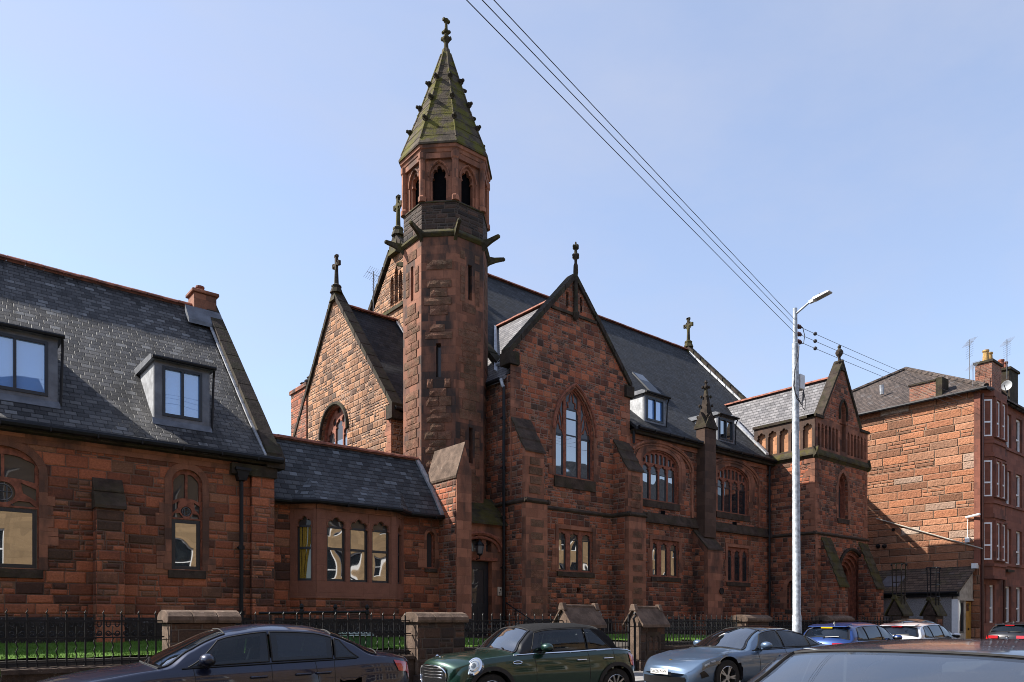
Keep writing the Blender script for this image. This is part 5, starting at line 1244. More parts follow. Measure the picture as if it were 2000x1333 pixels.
part('wall_vent', 'dark', ten, lambda m: m.lathe((42.68,18.3,6.62), [(0.09,-0.02),(0.09,0.05)], 10, 'x'))

def aerial(x, y, z, h, label, grid=True):
    a = empty('television_aerial', (x, y, z), label, 'aerial', 'television aerials on the rooftops')
    part('mast', 'lead', a, lambda m: m.tube([(x,y,z),(x,y,z+h)], 0.018, 6))
    def el(m):
        zt = z+h*0.92
        m.tube([(x-0.5,y-0.35,zt-0.12),(x+0.45,y+0.32,zt+0.18)], 0.010, 5)
        for i in range(7):
            t = i/6; c = Vector((x-0.5+0.95*t, y-0.35+0.67*t, zt-0.12+0.3*t)); m.tube([c+Vector((-0.1,0.15,-0.22)), c+Vector((0.1,-0.15,0.22))], 0.007, 4)
        if grid:
            for i in range(7): m.tube([(x-0.22+0.01*i, y-0.25, zt-0.75+0.12*i),(x+0.22, y+0.25, zt-0.75+0.12*i)], 0.006, 4)
    part('elements', 'lead', a, el)
aerial(43.5, 14.75, 14.3, 2.1, 'tall aerial left of the brick chimney with buff pots')
aerial(47.4, 14.2, 15.0, 2.2, 'aerial on the far rendered chimney with red pots')
aerial(42.95, 14.4, 13.4, 1.5, 'small aerial at the tenement corner gutter', False)
aerial(16.0, 29.1, 14.9, 2.1, 'thin aerial rising behind the chancel roof ridge')
M['lampgrey2'] = plain('grey_dish', (0.36,0.37,0.38), 0.6)
dish = empty('satellite_dish', (46.2, 14.0, 14.0), 'round white satellite dish between the two tenement chimneys', 'satellite dish')
part('reflector', 'lampgrey2', dish, lambda m: m.lathe((46.4,13.9,14.35), [(0.02,0.04),(0.14,0.02),(0.26,-0.05),(0.27,-0.04),(0.14,0.035),(0.02,0.06)], 18, 'x'), auto=40)
part('arm', 'iron', dish, lambda m: (m.tube([(46.4,13.9,13.95),(45.95,13.9,14.3)], 0.02, 5), m.tube([(46.5,13.9,13.4),(46.5,13.9,14.4)], 0.03, 6)))

# lean-to shop at the foot of the gable
shop = empty('lean_to_shop', (41.6, 16.0, 0.12), 'small roughcast lean-to with mossy tiled roof and timber door against the gable', 'shop')
SX = 40.6
part('wall', 'harl', shop, lambda m: (m.box(SX, SX+0.2, 14.55, 24.0, 0.0, 3.1), m.prism([(SX+0.2,24.0,0.0),(42.68,24.0,0.0),(42.68,24.0,4.2),(SX+0.2,24.0,3.2)], (0,0.2,0))))
part('front', 'cream', shop, lambda m: (m.prism([(SX,14.30,2.62),(42.66,14.30,2.62),(42.66,14.30,4.15),(SX,14.30,3.08)], (0,0.2,0)), m.box(SX-0.02, 42.66, 14.26, 14.32, 2.55, 2.64)))
part('corner_post', 'white', shop, lambda m: m.box(SX-0.03, SX+0.16, 14.27, 14.56, 0.1, 2.61))
sd = part('door', 'timber', shop, lambda m: plate(m, front(14.36), rect(41.75, 42.5, 0.15, 2.5), [rect(41.86, 42.38, 2.02, 2.42)], -0.08, 0.02))
part('handle', 'iron', sd, lambda m: m.box(42.05, 42.15, 14.30, 14.34, 1.05, 1.15)); part('pane', 'glass', sd, lambda m: m.box(41.84, 42.4, 14.38, 14.40, 2.0, 2.44))
sw = part('window', 'frame', shop, lambda m: plate(m, front(14.36), rect(SX+0.18, 41.5, 0.9, 2.55), [rect(SX+0.28, 41.4, 1.0, 2.45)], -0.08, 0.02)); part('pane', 'glass', sw, lambda m: m.box(SX+0.2, 41.48, 14.38, 14.41, 0.95, 2.5))
part('stall_riser', 'cream', shop, lambda m: (m.box(SX+0.17, 41.5, 14.34, 14.5, 0.1, 0.9), m.box(41.5, 41.75, 14.33, 14.5, 0.1, 2.55)))
M['shoptile'] = slate('mossy_pantile', (0.07,0.05,0.038), (0.13,0.09,0.065), 0.28, 0.26, 0.8, 0.2, palef=0.1, spec=0.2, bump=0.06, moss=0.7)
sr = part('roof', 'shoptile', shop, lambda m: m.prism([(SX-0.22,14.15,3.05),(42.69,14.15,4.36),(42.69,14.15,4.25),(SX-0.22,14.15,2.94)], (0,10.0,0)))
part('fascia', 'iron', sr, lambda m: (m.box(SX-0.14, SX-0.02, 14.2, 24.0, 2.74, 2.98), m.tube([(SX-0.28,14.2,2.95),(SX-0.28,24,2.95)], 0.07, 8)))
part('verge', 'white', sr, lambda m: (m.prism([(SX-0.25,14.08,2.93),(42.69,14.08,4.24),(42.69,14.08,4.40),(SX-0.25,14.08,3.08)], (0,0.07,0)) if False else m.box(42.35, 42.8, 14.05, 14.28, 4.22, 4.48)))
part('skylight', 'lead', sr, lambda m: m.prism([(40.9,17.3,3.30),(41.9,17.3,3.89),(41.9,17.3,3.98),(40.9,17.3,3.39)], (0,1.0,0)))

# ================================================================ GROUND, ROAD, PAVEMENTS
def asphalt(name, a, b, sc=60):
    k = NT(name); P = k.pos(); n = k.noise(P, sc, 4, 0.7); n2 = k.noise(P, 0.7, 5, 0.6); v = k.new('ShaderNodeTexVoronoi'); v.inputs['Scale'].default_value = 90; k.link(P, v.inputs['Vector'])
    c = k.mix(n, a, b); c = k.mix(k.step(n2, 0.4, 0.65, 0, 0.4), c, tuple(x*0.6 for x in a)); c = k.mix(k.step(v.outputs['Distance'], 0.1, 0.3, 0.25, 0), c, (0.2,0.19,0.18))
    k.set(color=c, rough=0.85, spec=0.3).bump(n, 0.006, 1.0); return k.m
M['asphalt'] = asphalt('asphalt', (0.035,0.035,0.037), (0.07,0.07,0.072))
M['paving'] = ashlar('paving_flags', (0.21,0.20,0.19), 0.6, 0.9, 0.12, 0.3, bump=0.004)
k = NT('paving_flags_flat'); P = k.pos(); bt = k.new('ShaderNodeTexBrick'); k.link(P, bt.inputs['Vector']); bt.inputs['Scale'].default_value = 1.0; bt.inputs['Brick Width'].default_value = 0.9; bt.inputs['Row Height'].default_value = 0.6; bt.inputs['Mortar Size'].default_value = 0.01
bt.inputs['Color1'].default_value = (0.20,0.19,0.18,1); bt.inputs['Color2'].default_value = (0.27,0.26,0.245,1); bt.inputs['Mortar'].default_value = (0.06,0.055,0.05,1)
k.set(color=k.mix(k.step(k.noise(P, 1.5, 5), 0.35, 0.7, 0, 0.5), bt.outputs[0], (0.11,0.10,0.095)), rough=0.9).bump(k.noise(P, 50, 3), 0.003); M['paving'] = k.m
M['kerb'] = plain('kerb_stone', (0.20,0.19,0.185), 0.85, vary=0.25, scale=3, bump=0.004, world=True)
M['soil'] = plain('grounds', (0.07,0.062,0.055), 0.95, vary=0.3, scale=2, bump=0.01, world=True)
k = NT('lawn_grass'); P = k.pos(); n = k.noise(P, 1.3, 5, 0.65); n2 = k.noise(P, 40, 4, 0.7)
k.set(color=k.mix(n, k.mix(n2, (0.055,0.125,0.018), (0.085,0.180,0.024)), k.mix(n2, (0.075,0.150,0.022), (0.125,0.215,0.040))), rough=0.9, spec=0.15).bump(n2, 0.03, 1.0); M['lawn'] = k.m
def ground(name, mat, x0, x1, y0, y1, z, t=0.0):
    m = MB()
    if t: m.box(x0, x1, y0, y1, z-t, z)
    else: m.add([(x0,y0,z),(x1,y0,z),(x1,y1,z),(x0,y1,z)], [(0,1,2,3)])
    return tag(m.build(name, M[mat]), kind='structure')
ground('ground', 'soil', -900, 900, -900, 900, -0.06)
ground('road', 'asphalt', -120, 160, -0.55, 11.55, 0.0)
ground('pavement', 'paving', -120, 160, 11.71, 14.6, 0.12, 0.2)
ground('pavement', 'paving', -120, 160, -4.4, -0.70, 0.12, 0.2)
ground('kerb', 'kerb', -120, 160, 11.552, 11.708, 0.124, 0.2)
ground('kerb', 'kerb', -120, 160, -0.698, -0.552, 0.124, 0.2)
tag(part('church_grounds', 'soil', None, lambda m: (m.box(-60, 14.42, 14.12, 60, 0.0, 0.9), m.box(16.05, 40.4, 14.12, 60, 0.0, 0.7), m.box(14.42, 16.05, 14.62, 60, 0.0, 0.45), m.box(16.05, 31, 14.13, 19.9, 0.65, 0.9))), kind='structure')
tag(part('entrance_path', 'paving', None, lambda m: (m.box(14.43, 16.04, 14.15, 19.6, 0.4, 0.5), m.box(13.55, 14.42, 17.0, 19.6, 0.9, 0.93))), kind='structure')
tag(part('road_marking', 'white', None, lambda m: [m.add([(x,5.3,0.004),(x+2.0,5.3,0.004),(x+2.0,5.4,0.004),(x,5.4,0.004)], [(0,1,2,3)]) for x in range(-40, 90, 6)]), kind='structure')
def lawn(m):
    rr = random.Random(5)
    for (a, b, y0, y1, n, zg) in ((-3.0, 7.0, 14.25, 19.85, 17000, 0.93), (7.0, 13.4, 14.25, 19.8, 7000, 0.93), (16.6, 23, 14.25, 19.0, 5000, 0.93)):
        nx, ny = 26, 12; g = []
        for j in range(ny+1):
            for i in range(nx+1): g.append((a+(b-a)*i/nx, y0+(y1-y0)*j/ny, zg+0.012*math.sin(i*1.7+j)+0.10*(j/ny)))
        m.add(g, [(j*(nx+1)+i, j*(nx+1)+i+1, (j+1)*(nx+1)+i+1, (j+1)*(nx+1)+i) for j in range(ny) for i in range(nx)])
        for _ in range(n):
            x, y = rr.uniform(a, b), y0+(y1-y0)*rr.random()**1.3; z = zg+0.10*(y-y0)/(y1-y0)-0.01; h = rr.uniform(0.03, 0.085); t = rr.uniform(0, PI); w = 0.006
            m.add([(x-w*math.cos(t), y-w*math.sin(t), z), (x+w*math.cos(t), y+w*math.sin(t), z), (x+rr.uniform(-.03,.03), y+rr.uniform(-.03,.03), z+h)], [(0,1,2)])
tag(part('lawn', 'lawn', None, lawn), kind='stuff')

# ================================================================ BOUNDARY: dwarf walls, piers, railings, gate
FY = 14.0
sections = [(-6.0, 3.54, 'left of the first flat-topped pier'), (4.76, 8.62, 'between the two flat-topped piers by the dark saloon'), (9.94, 13.22, 'behind the green convertible bonnet'), (17.10, 21.2, 'right of the gabled gate pier'), (22.62, 26.6, 'behind the lamp post'), (28.45, 32.75, 'in front of the porch')]
def picket_mesh():
    m = MB(); m.bar((0,0,0),(0,0,0.86), 0.027)
    m.tube([(0,0,0.80),(0.012,0,0.84),(-0.012,0,0.88),(0.008,0,0.92),(0.0,0,0.955)], [0.014,0.013,0.012,0.009,0.003], 5)
    m.lathe((0,0,0.45), [(0.012,-0.02),(0.022,0),(0.012,0.02)], 6)
    return m
def wavy_mesh():
    m = MB(); pts = [(0.012*math.sin(i*PI/2.5)*(1 if i > 1 else 0), 0, 0.46*i/16) for i in range(17)]
    m.tube(pts, 0.011, 5); m.tube([(0,0,0.46),(0,0,0.66)], 0.009, 5)
    for s in (-1, 1):
        sp = [(s*(0.066+ (0.050-0.036*t)*math.cos(PI+s*0+t*3.0*PI)), 0, 0.545+(0.050-0.036*t)*math.sin(PI+t*3.0*PI)) for t in [i/18 for i in range(19)]]
        m.tube(sp, 0.011, 5)
        m.tube([(s*0.067+0.030*math.cos(PI+PI*i/8), 0, 0.695+0.045*math.sin(PI+PI*i/8)) for i in range(9)], 0.011, 5)
        m.tube([(s*0.037,0,0.69),(s*0.037,0,0.735)], 0.007, 4); m.tube([(s*0.097,0,0.69),(s*0.097,0,0.735)], 0.007, 4)
    return m
pk0 = wv0 = None
for x0, x1, where in sections:
    wl_ = empty('dwarf_wall', ((x0+x1)/2, FY, 0.12), 'low lichened stone wall under the railings ' + where, 'wall', 'dwarf walls under the railings')
    part('wall', 'pier', wl_, lambda m: m.box(x0, x1, FY-0.14, FY+0.14, 0.0, 0.72)); part('coping', 'pier', wl_, lambda m: m.prism([(x0,FY-0.19,0.70),(x0,FY+0.19,0.70),(x0,FY+0.17,0.77),(x0,FY,0.80),(x0,FY-0.17,0.77)], (x1-x0,0,0)))
    fx0 = max(x0, 0.55)
    rl = empty('railings', ((fx0+x1)/2, FY, 0.79), 'black scrolled iron railings ' + where, 'railings', 'iron railings along the pavement')
    for z in (1.54, 1.26, 0.86): part('rail', 'iron', rl, lambda m: m.box(fx0, x1, FY-0.018, FY+0.018, z-0.012, z+0.012))
    n = max(2, int((x1-fx0)/0.27)); sp = (x1-fx0)/n
    for i in range(n):
        for kind, off in (('picket', 0.5), ('wavy_bar', 1.0)):
            if kind == 'wavy_bar' and i == n-1: continue
            if kind == 'picket':
                if pk0 is None: o = pk0 = picket_mesh().build('picket', M['iron'], rl, loc=(0,0,0))
                else: o = pk0.copy(); COL.objects.link(o)
            else:
                if wv0 is None: o = wv0 = wavy_mesh().build('wavy_bar', M['iron'], rl, loc=(0,0,0))
                else: o = wv0.copy(); COL.objects.link(o)
            o.parent = rl; o.location = (fx0+(i+off)*sp-(fx0+x1)/2, 0.0, 0.0)
# flat piers with rolled coping
def flat_pier(x0, x1, label):
    e = empty('stone_pier', ((x0+x1)/2, FY, 0.12), label, 'pier', 'stone piers of the boundary')
    part('shaft', 'pierstone', e, lambda m: (m.box(x0, x1, FY-0.27, FY+0.27, 0.05, 1.50), m.box(x0-0.06, x1+0.06, FY-0.33, FY+0.33, 0.05, 0.35)), bevel=0.02)
    part('sunward_face', 'cap', e, lambda m: [plate(m, west(x0), rect(-FY-0.25, -FY+0.25, 0.36+0.285*i, 0.63+0.285*i), (), -0.05, 0.012) for i in range(4)])  # left face in lighter stone: sunlight put into the colour
    pr = [(-0.33,1.50),(-0.36,1.55),(-0.35,1.62),(-0.24,1.70),(-0.10,1.735),(0.10,1.735),(0.24,1.70),(0.35,1.62),(0.36,1.55),(0.33,1.50)]
    part('coping', 'cap', e, lambda m: [m.prism([(x0-0.07+(x1-x0+0.14)*i/3, FY+y, z) for y, z in pr], ((x1-x0+0.14)/3-0.006,0,0)) for i in range(3)], bevel=0.012)
flat_pier(3.58, 4.72, 'flat-topped stone pier above the dark saloon windscreen')
flat_pier(8.66, 9.90, 'flat-topped stone pier between dark saloon and green convertible')
flat_pier(21.24, 22.58, 'flat-topped stone pier behind the blue-grey sports saloon')
flat_pier(26.65, 28.4, 'flat-topped stone pier behind the blue hatchback')
def gable_pier(x0, x1, label, y0=FY-0.27, y1=FY+0.27, ze=1.36, zr=1.92, dark=False):
    e = empty('gate_pier', ((x0+x1)/2, FY, 0.12), label, 'pier', 'gabled stone gate piers')
    yc = (y0+y1)/2; bm_ = 'pierstone'; cm = 'cap' if not dark else 'moss'  # dark piers: the church's shade put into darker, mossier stone
    part('shaft', bm_, e, lambda m: (m.box(x0, x1, y0, y1, 0.05, ze), m.box(x0-0.07, x1+0.07, y0-0.07, y1+0.07, 0.05, 0.42)), bevel=0.02)
    part('recessed_panel', 'sill' if not dark else 'dressed', e, lambda m: plate(m, front(y0), rect(x0+0.2, x1-0.2, 0.55, ze-0.15), [cusped(x0+0.26, (x0+x1)/2-0.03, 0.6, ze-0.42, 0.18), cusped((x0+x1)/2+0.03, x1-0.26, 0.6, ze-0.42, 0.18)], -0.04, 0.015))
    part('sunward_face', 'cap' if not dark else 'pier', e, lambda m: (plate(m, west(x0), rect(-y1+0.02, -y0-0.02, 0.44, ze), (), -0.05, 0.014), plate(m, west(x0), [(-y1-0.04,ze+0.02),(-y0+0.04,ze+0.02),(-yc,zr-0.12)], (), -0.05, 0.03)))  # left side
    def cap(m):
        for s in (-1, 1):
            ye = yc+s*((y1-y0)/2+0.13); m.prism([(x0-0.09,ye,ze-0.02),(x0-0.09,yc,zr-0.06),(x0-0.09,yc,zr+0.02),(x0-0.09,ye,ze+0.07)], (x1-x0+0.18,0,0))
        m.prism([(x0+0.02,y0-0.02,ze),(x0+0.02,y1+0.02,ze),(x0+0.02,yc,zr-0.08)], (x1-x0-0.04,0,0))
        m.tube([(x0-0.09,yc,zr),(x1+0.09,yc,zr)], 0.045, 8)
        for xx in (x0-0.10, x1-0.04): m.prism([(xx,yc-0.13,zr-0.10),(xx,yc+0.13,zr-0.10),(xx,yc+0.06,zr+0.09),(xx,yc-0.06,zr+0.09)], (0.14,0,0))
    part('gabled_cap', cm, e, cap, bevel=0.01)
    return e
gable_pier(13.26, 14.40, 'gabled stone gate pier behind the green convertible roof')
gable_pier(16.04, 17.06, 'gabled stone gate pier with sunlit edge right of the iron gate')
gable_pier(32.8, 33.62, 'dark gabled pier nearer the porch doorway', dark=True, ze=1.75, zr=2.55)
gable_pier(36.4, 37.3, 'dark gabled pier nearer the lean-to shop', dark=True, ze=1.75, zr=2.55)
for xx, lab in ((33.2, 'open iron lantern frame on the gabled pier by the porch'), (36.85, 'open iron lantern frame on the gabled pier by the shop')):
    e = empty('lantern_frame', (xx, FY, 2.55), lab, 'lantern frame')
    part('frame', 'cope' if xx < 35 else 'iron', e, lambda m: ([m.tube([(xx+0.17*a, FY+0.17*b, 2.2),(xx+0.20*a, FY+0.20*b, 4.0)], 0.024, 6) for a, b in ((-1,-1),(1,-1),(1,1),(-1,1))],
        [m.tube([(xx+0.2*a, FY+0.2*b, z) for a, b in ((-1,-1),(1,-1),(1,1),(-1,1),(-1,-1))], 0.018, 5) for z in (2.65,3.2,3.75,4.0)]))
    part('scrolls', 'iron', e, lambda m: [m.lathe((xx+0.22*a, FY+0.22*b, 3.95), [(0.01,-0.05),(0.05,0),(0.01,0.06)], 6) for a, b in ((-1,-1),(1,-1),(1,1),(-1,1))])
gate = empty('iron_gate', (15.2, FY, 0.12), 'open-work iron gate with heart finial between the gabled piers', 'gate')
part('gate_frame', 'iron', gate, lambda m: (m.bar((14.55,FY,0.2),(14.55,FY,1.55),0.04), m.bar((15.80,FY,0.2),(15.80,FY,1.72),0.055), [m.bar((14.55,FY,z),(15.80,FY,z),0.03) for z in (0.25,0.8,1.22,1.5)]))
for i in range(1, 9):
    m = MB(); x = 14.55+1.25*i/9; m.bar((x,FY,0.25),(x,FY,1.5+(0.12 if i % 2 else 0.0)),0.016); m.build('bar', M['iron'], gate)
part('heart_finial', 'lead', gate, lambda m: (m.tube([(14.62,FY,1.5),(14.62,FY,1.66)], 0.012, 5), m.tube([(14.62+0.075*s_*(math.sin(t)**1), FY, 1.72+0.075*math.cos(t)-0.03*abs(math.sin(2*t))) for s_ in (1,) for t in [2*PI*i/16 for i in range(17)]], 0.014, 5)))
part('latch_post', 'iron', gate, lambda m: (m.tube([(15.92,FY-0.12,0.15),(15.92,FY-0.12,1.45),(15.86,FY-0.12,1.6),(15.98,FY-0.12,1.70),(15.90,FY-0.12,1.76)], 0.035, 6)))
# handrail, steps rail, utility box, entry lantern, intercom, plaque
hr = empty('handrail', (8.5, 17.5, 0.93), 'black iron handrail with ball-topped posts in front of the bay window', 'handrail')
hx = [fx(506,17.5), fx(589,17.5), fx(655,17.5), fx(717,17.5)]
part('rail', 'iron', hr, lambda m: m.tube([(hx[0],17.5,1.72),(hx[3],17.5,1.78)], 0.032, 8))
for x in hx[1:]:
    part('post', 'iron', hr, lambda m: m.lathe((x,17.5,0.9), [(0.035,0),(0.03,0.8),(0.055,0.82),(0.055,0.90),(0.03,0.93),(0.055,0.98),(0.05,1.03),(0.01,1.07)], 10))
sr_ = empty('stair_rail', (16.0, 18.9, 0.93), 'black sloping rail beside the entrance steps', 'handrail')
part('rail', 'iron', sr_, lambda m: m.tube([(15.95,19.7,2.15),(16.0,18.3,1.5),(16.0,18.2,1.0)], 0.022, 6))
part('post', 'iron', sr_, lambda m: m.tube([(15.97,19.2,0.9),(15.97,19.2,1.9)], 0.018, 6))
bn = empty('utility_cabinet', (fx(690,15.2), 15.2, 0.93), 'green metal utility cabinet on the lawn behind the railings', 'cabinet')
M['green'] = plain('green_cabinet_paint', (0.05,0.13,0.045), 0.5, vary=0.2, world=True); M['greytop'] = plain('pale_green_lid', (0.35,0.42,0.36), 0.5, vary=0.2, world=True)
bx_ = (fx(684,15.2), fx(726,15.2)); part('body', 'green', bn, lambda m: m.box(bx_[0], bx_[1], 15.2, 15.7, 0.9, 1.20), bevel=0.015)
part('lid', 'greytop', bn, lambda m: m.prism([(bx_[0]-0.03,15.14,1.20),(bx_[0]-0.03,15.76,1.20),(bx_[0]-0.03,15.70,1.28),(bx_[0]-0.03,15.20,1.26)], (bx_[1]-bx_[0]+0.06,0,0)))
ln = empty('wall_lantern', (fx(936,EY), EY-0.2, 3.7), 'black wall lantern above the entrance door', 'lantern')
lnx, lnz = fx(937,EY-0.25), fz(937,1072,EY-0.25)
part('lantern_body', 'iron', ln, lambda m: (m.lathe((lnx,EY-0.25,lnz), [(0.03,-0.24),(0.09,-0.20),(0.14,0.10),(0.16,0.12),(0.08,0.22),(0.03,0.26),(0.01,0.32)], 6), m.tube([(lnx,EY-0.02,lnz-0.35),(lnx,EY-0.25,lnz-0.34),(lnx,EY-0.25,lnz-0.22)], 0.02, 6)))
part('lantern_glass', 'lead', ln, lambda m: m.lathe((lnx,EY-0.25,lnz), [(0.105,-0.17),(0.150,0.09)], 6))
ic = empty('intercom_panel', (fx(975,EY-0.02), EY-0.02, fz(975,1155,EY)), 'cream door-entry panel on the red jamb beside the door', 'intercom')
M['beige'] = plain('beige_plastic', (0.50,0.42,0.33), 0.5, vary=0.1, world=True)
ix0, ix1, iz0, iz1 = fx(971,EY), fx(979,EY), fz(975,1164,EY), fz(975,1147,EY)
part('panel', 'beige', ic, lambda m: m.box(ix0, ix1, EY-0.05, EY-0.005, iz0, iz1), bevel=0.008)
part('button', 'iron', ic, lambda m: (m.lathe(((ix0*0.4+ix1*0.6),EY-0.05,iz1-0.1), [(0.03,0),(0.025,-0.015)], 10, 'y'), [m.box(ix0+0.04,ix1-0.08,EY-0.058,EY-0.048,iz0+0.05+0.05*i,iz0+0.07+0.05*i) for i in range(2)]))
pq = empty('wall_plaque', (27.5, 19.18, 2.6), 'small round dark plaque on the buttress below the pinnacle', 'plaque')
pqx, pqz = fx(1409,19.18), fz(1409,1155,19.18)
part('disc', 'plinth', pq, lambda m: m.lathe((pqx,19.19,pqz), [(0.13,0),(0.135,-0.03),(0.11,-0.04),(0.02,-0.035)], 16, 'y'))
part('rim', 'iron', pq, lambda m: m.lathe((pqx,19.185,pqz), [(0.15,0),(0.15,-0.045),(0.125,-0.045),(0.125,0)], 16, 'y'))

# ================================================================ LAMP POST AND OVERHEAD WIRES
M['galv'] = plain('galvanised_steel', (0.33,0.36,0.39), 0.55, metal=0.3, vary=0.35, scale=9, world=True)
M['lampgrey'] = plain('pale_grey_metal', (0.55,0.56,0.57), 0.45, metal=0.2, vary=0.06, world=True)
M['lamplens'] = plain('lamp_lens', (0.30,0.30,0.28), 0.3, world=True)
M['cable'] = plain('cable_black', (0.05,0.05,0.06), 0.6, world=True)
M['insul'] = plain('brown_insulator', (0.06,0.02,0.015), 0.4, world=True)
LX, LYY = 21.06, 11.9
lean = -0.012
def lpx(z): return (LX+0.05+lean*z*0.9, LYY, z)
lamp = empty('street_lamp', (LX, LYY, 0.12), 'tall galvanised street lamp and cable pole with one angled lantern head', 'street lamp')
part('pole', 'galv', lamp, lambda m: m.tube([lpx(0.1), lpx(1.7), lpx(1.72), lpx(10.0), lpx(10.02), lpx(11.08)], [0.145,0.135,0.122,0.098,0.070,0.064], 20), auto=35)
tp = Vector(lpx(10.98))
part('arm', 'galv', lamp, lambda m: m.tube([tp+Vector((0,-0.02,-0.08)), tp+Vector((0.02,-0.50,0.16))], [0.034,0.03], 10), auto=40)
hd0 = tp+Vector((0.02,-0.46,0.14)); dv = Vector((0.02,-1.0,0.16)).normalized()
def lh(m):
    s = Vector((1,0,0)); u = dv.cross(s).normalized()
    if u.z < 0: u = -u
    def ring(t, w, a, b): c = hd0+dv*t; return [c-s*w-u*a, c+s*w-u*a, c+s*w*0.95+u*b, c-s*w*0.95+u*b]
    R_ = [ring(0,0.05,0.04,0.04), ring(0.12,0.055,0.045,0.045), ring(0.15,0.115,0.025,0.045), ring(0.62,0.12,0.015,0.028), ring(0.66,0.10,0.012,0.012)]
    for a, b in zip(R_[:-1], R_[1:]): m.add([tuple(q) for q in a+b], [(i,(i+1)%4,4+(i+1)%4,4+i) for i in range(4)])
    m.add([tuple(q) for q in R_[0]], [(3,2,1,0)]); m.add([tuple(q) for q in R_[-1]], [(0,1,2,3)])
lhd = part('lamp_head', 'lampgrey', lamp, lh)
part('lens', 'lamplens', lhd, lambda m: m.prism([tuple(hd0+dv*t+Vector((w,0,-0.036+0.016*t))) for t, w in ((0.22,-0.085),(0.22,0.085),(0.58,0.085),(0.58,-0.085))], (0,0,0.02)))
part('photocell', 'iron', lhd, lambda m: m.lathe(tuple(hd0+dv*0.32+Vector((0,0,0.045))), [(0.035,0),(0.035,0.05),(0.02,0.07)], 8))
jb = Vector(lpx(8.85)); part('junction_box', 'lampgrey', lamp, lambda m: m.box(jb.x+0.09, jb.x+0.36, jb.y-0.12, jb.y+0.1, jb.z-0.22, jb.z+0.24), bevel=0.02)
def loops(m):
    q = Vector(lpx(9.0))
    m.tube([q+Vector((-0.02,-0.13,0.9)), q+Vector((-0.12,-0.16,0.5)), q+Vector((-0.35,-0.18,0.1)), q+Vector((-0.42,-0.18,-0.4)), q+Vector((-0.25,-0.18,-0.75)), q+Vector((0.0,-0.18,-0.86)), q+Vector((0.20,-0.16,-0.7)), q+Vector((0.26,-0.12,-0.4))], 0.016, 5)
    m.tube([q+Vector((-0.02,-0.13,0.8)), q+Vector((-0.40,-0.18,-0.1)), q+Vector((-0.32,-0.18,-0.6)), q+Vector((0.05,-0.18,-0.9))], 0.013, 5)
    m.tube([q+Vector((0.30,-0.1,-0.4)), q+Vector((0.42,-0.1,-0.7)), q+Vector((0.38,-0.1,-0.98)), q+Vector((0.22,-0.1,-0.9)), q+Vector((0.26,-0.1,-0.45))], 0.012, 5)
    q = Vector(lpx(10.3)); m.tube([q+Vector((0.08,-0.05,0.28)), q+Vector((0.30,-0.08,0.25)), q+Vector((0.42,-0.08,0.02)), q+Vector((0.35,-0.08,-0.22)), q+Vector((0.14,-0.05,-0.30))], 0.012, 5)
part('cable_loop', 'cable', lamp, loops)
wz = [10.73, 10.55, 10.32]; iz = [10.58, 10.35, 10.12]
for i in range(3):
    a = Vector(lpx(wz[i])); b = Vector((-24.0, 1.35, wz[i]+0.1))
    m = MB(); n = 24
    m.tube([a+(b-a)*(k/n)-Vector((0,0,0.10*4*(k/n)*(1-k/n))) for k in range(n+1)], 0.0075, 5)
    tag(m.build('overhead_cable', M['cable']), ['topmost black cable running from the pole towards the street', 'middle black cable running from the pole towards the street', 'lowest black cable running from the pole towards the street'][i], 'cable', 'overhead cables at the pole')
    a = Vector(lpx(iz[i])) + Vector((0.12,0.0,0)); b = Vector((42.66, 14.1, 12.75-0.28*i)); m = MB()
    m.tube([a+(b-a)*(k/n)-Vector((0,0,0.05*4*(k/n)*(1-k/n))) for k in range(n+1)], 0.0075, 5)
    tag(m.build('overhead_cable', M['cable']), ['topmost black cable running from the pole to the tenement', 'middle black cable running from the pole to the tenement', 'lowest black cable running from the pole to the tenement'][i], 'cable', 'overhead cables at the pole')
    part('insulator', 'insul', lamp, lambda m: (m.lathe(tuple(a+Vector((0.10,0.0,0))), [(0.03,-0.10),(0.065,-0.06),(0.03,-0.02),(0.07,0.02),(0.03,0.06),(0.05,0.10)], 8, 'x'), m.tube([a-Vector((0.05,0,0)), a+Vector((0.2,0,0))], 0.02, 5)))
    dd = (b-a).normalized(); part('spacer', 'cable', lamp, lambda m: m.lathe(tuple(a+dd*1.35-Vector((0,0,0.008))), [(0.02,-0.07),(0.06,-0.02),(0.06,0.02),(0.02,0.07)], 8, 'x'))

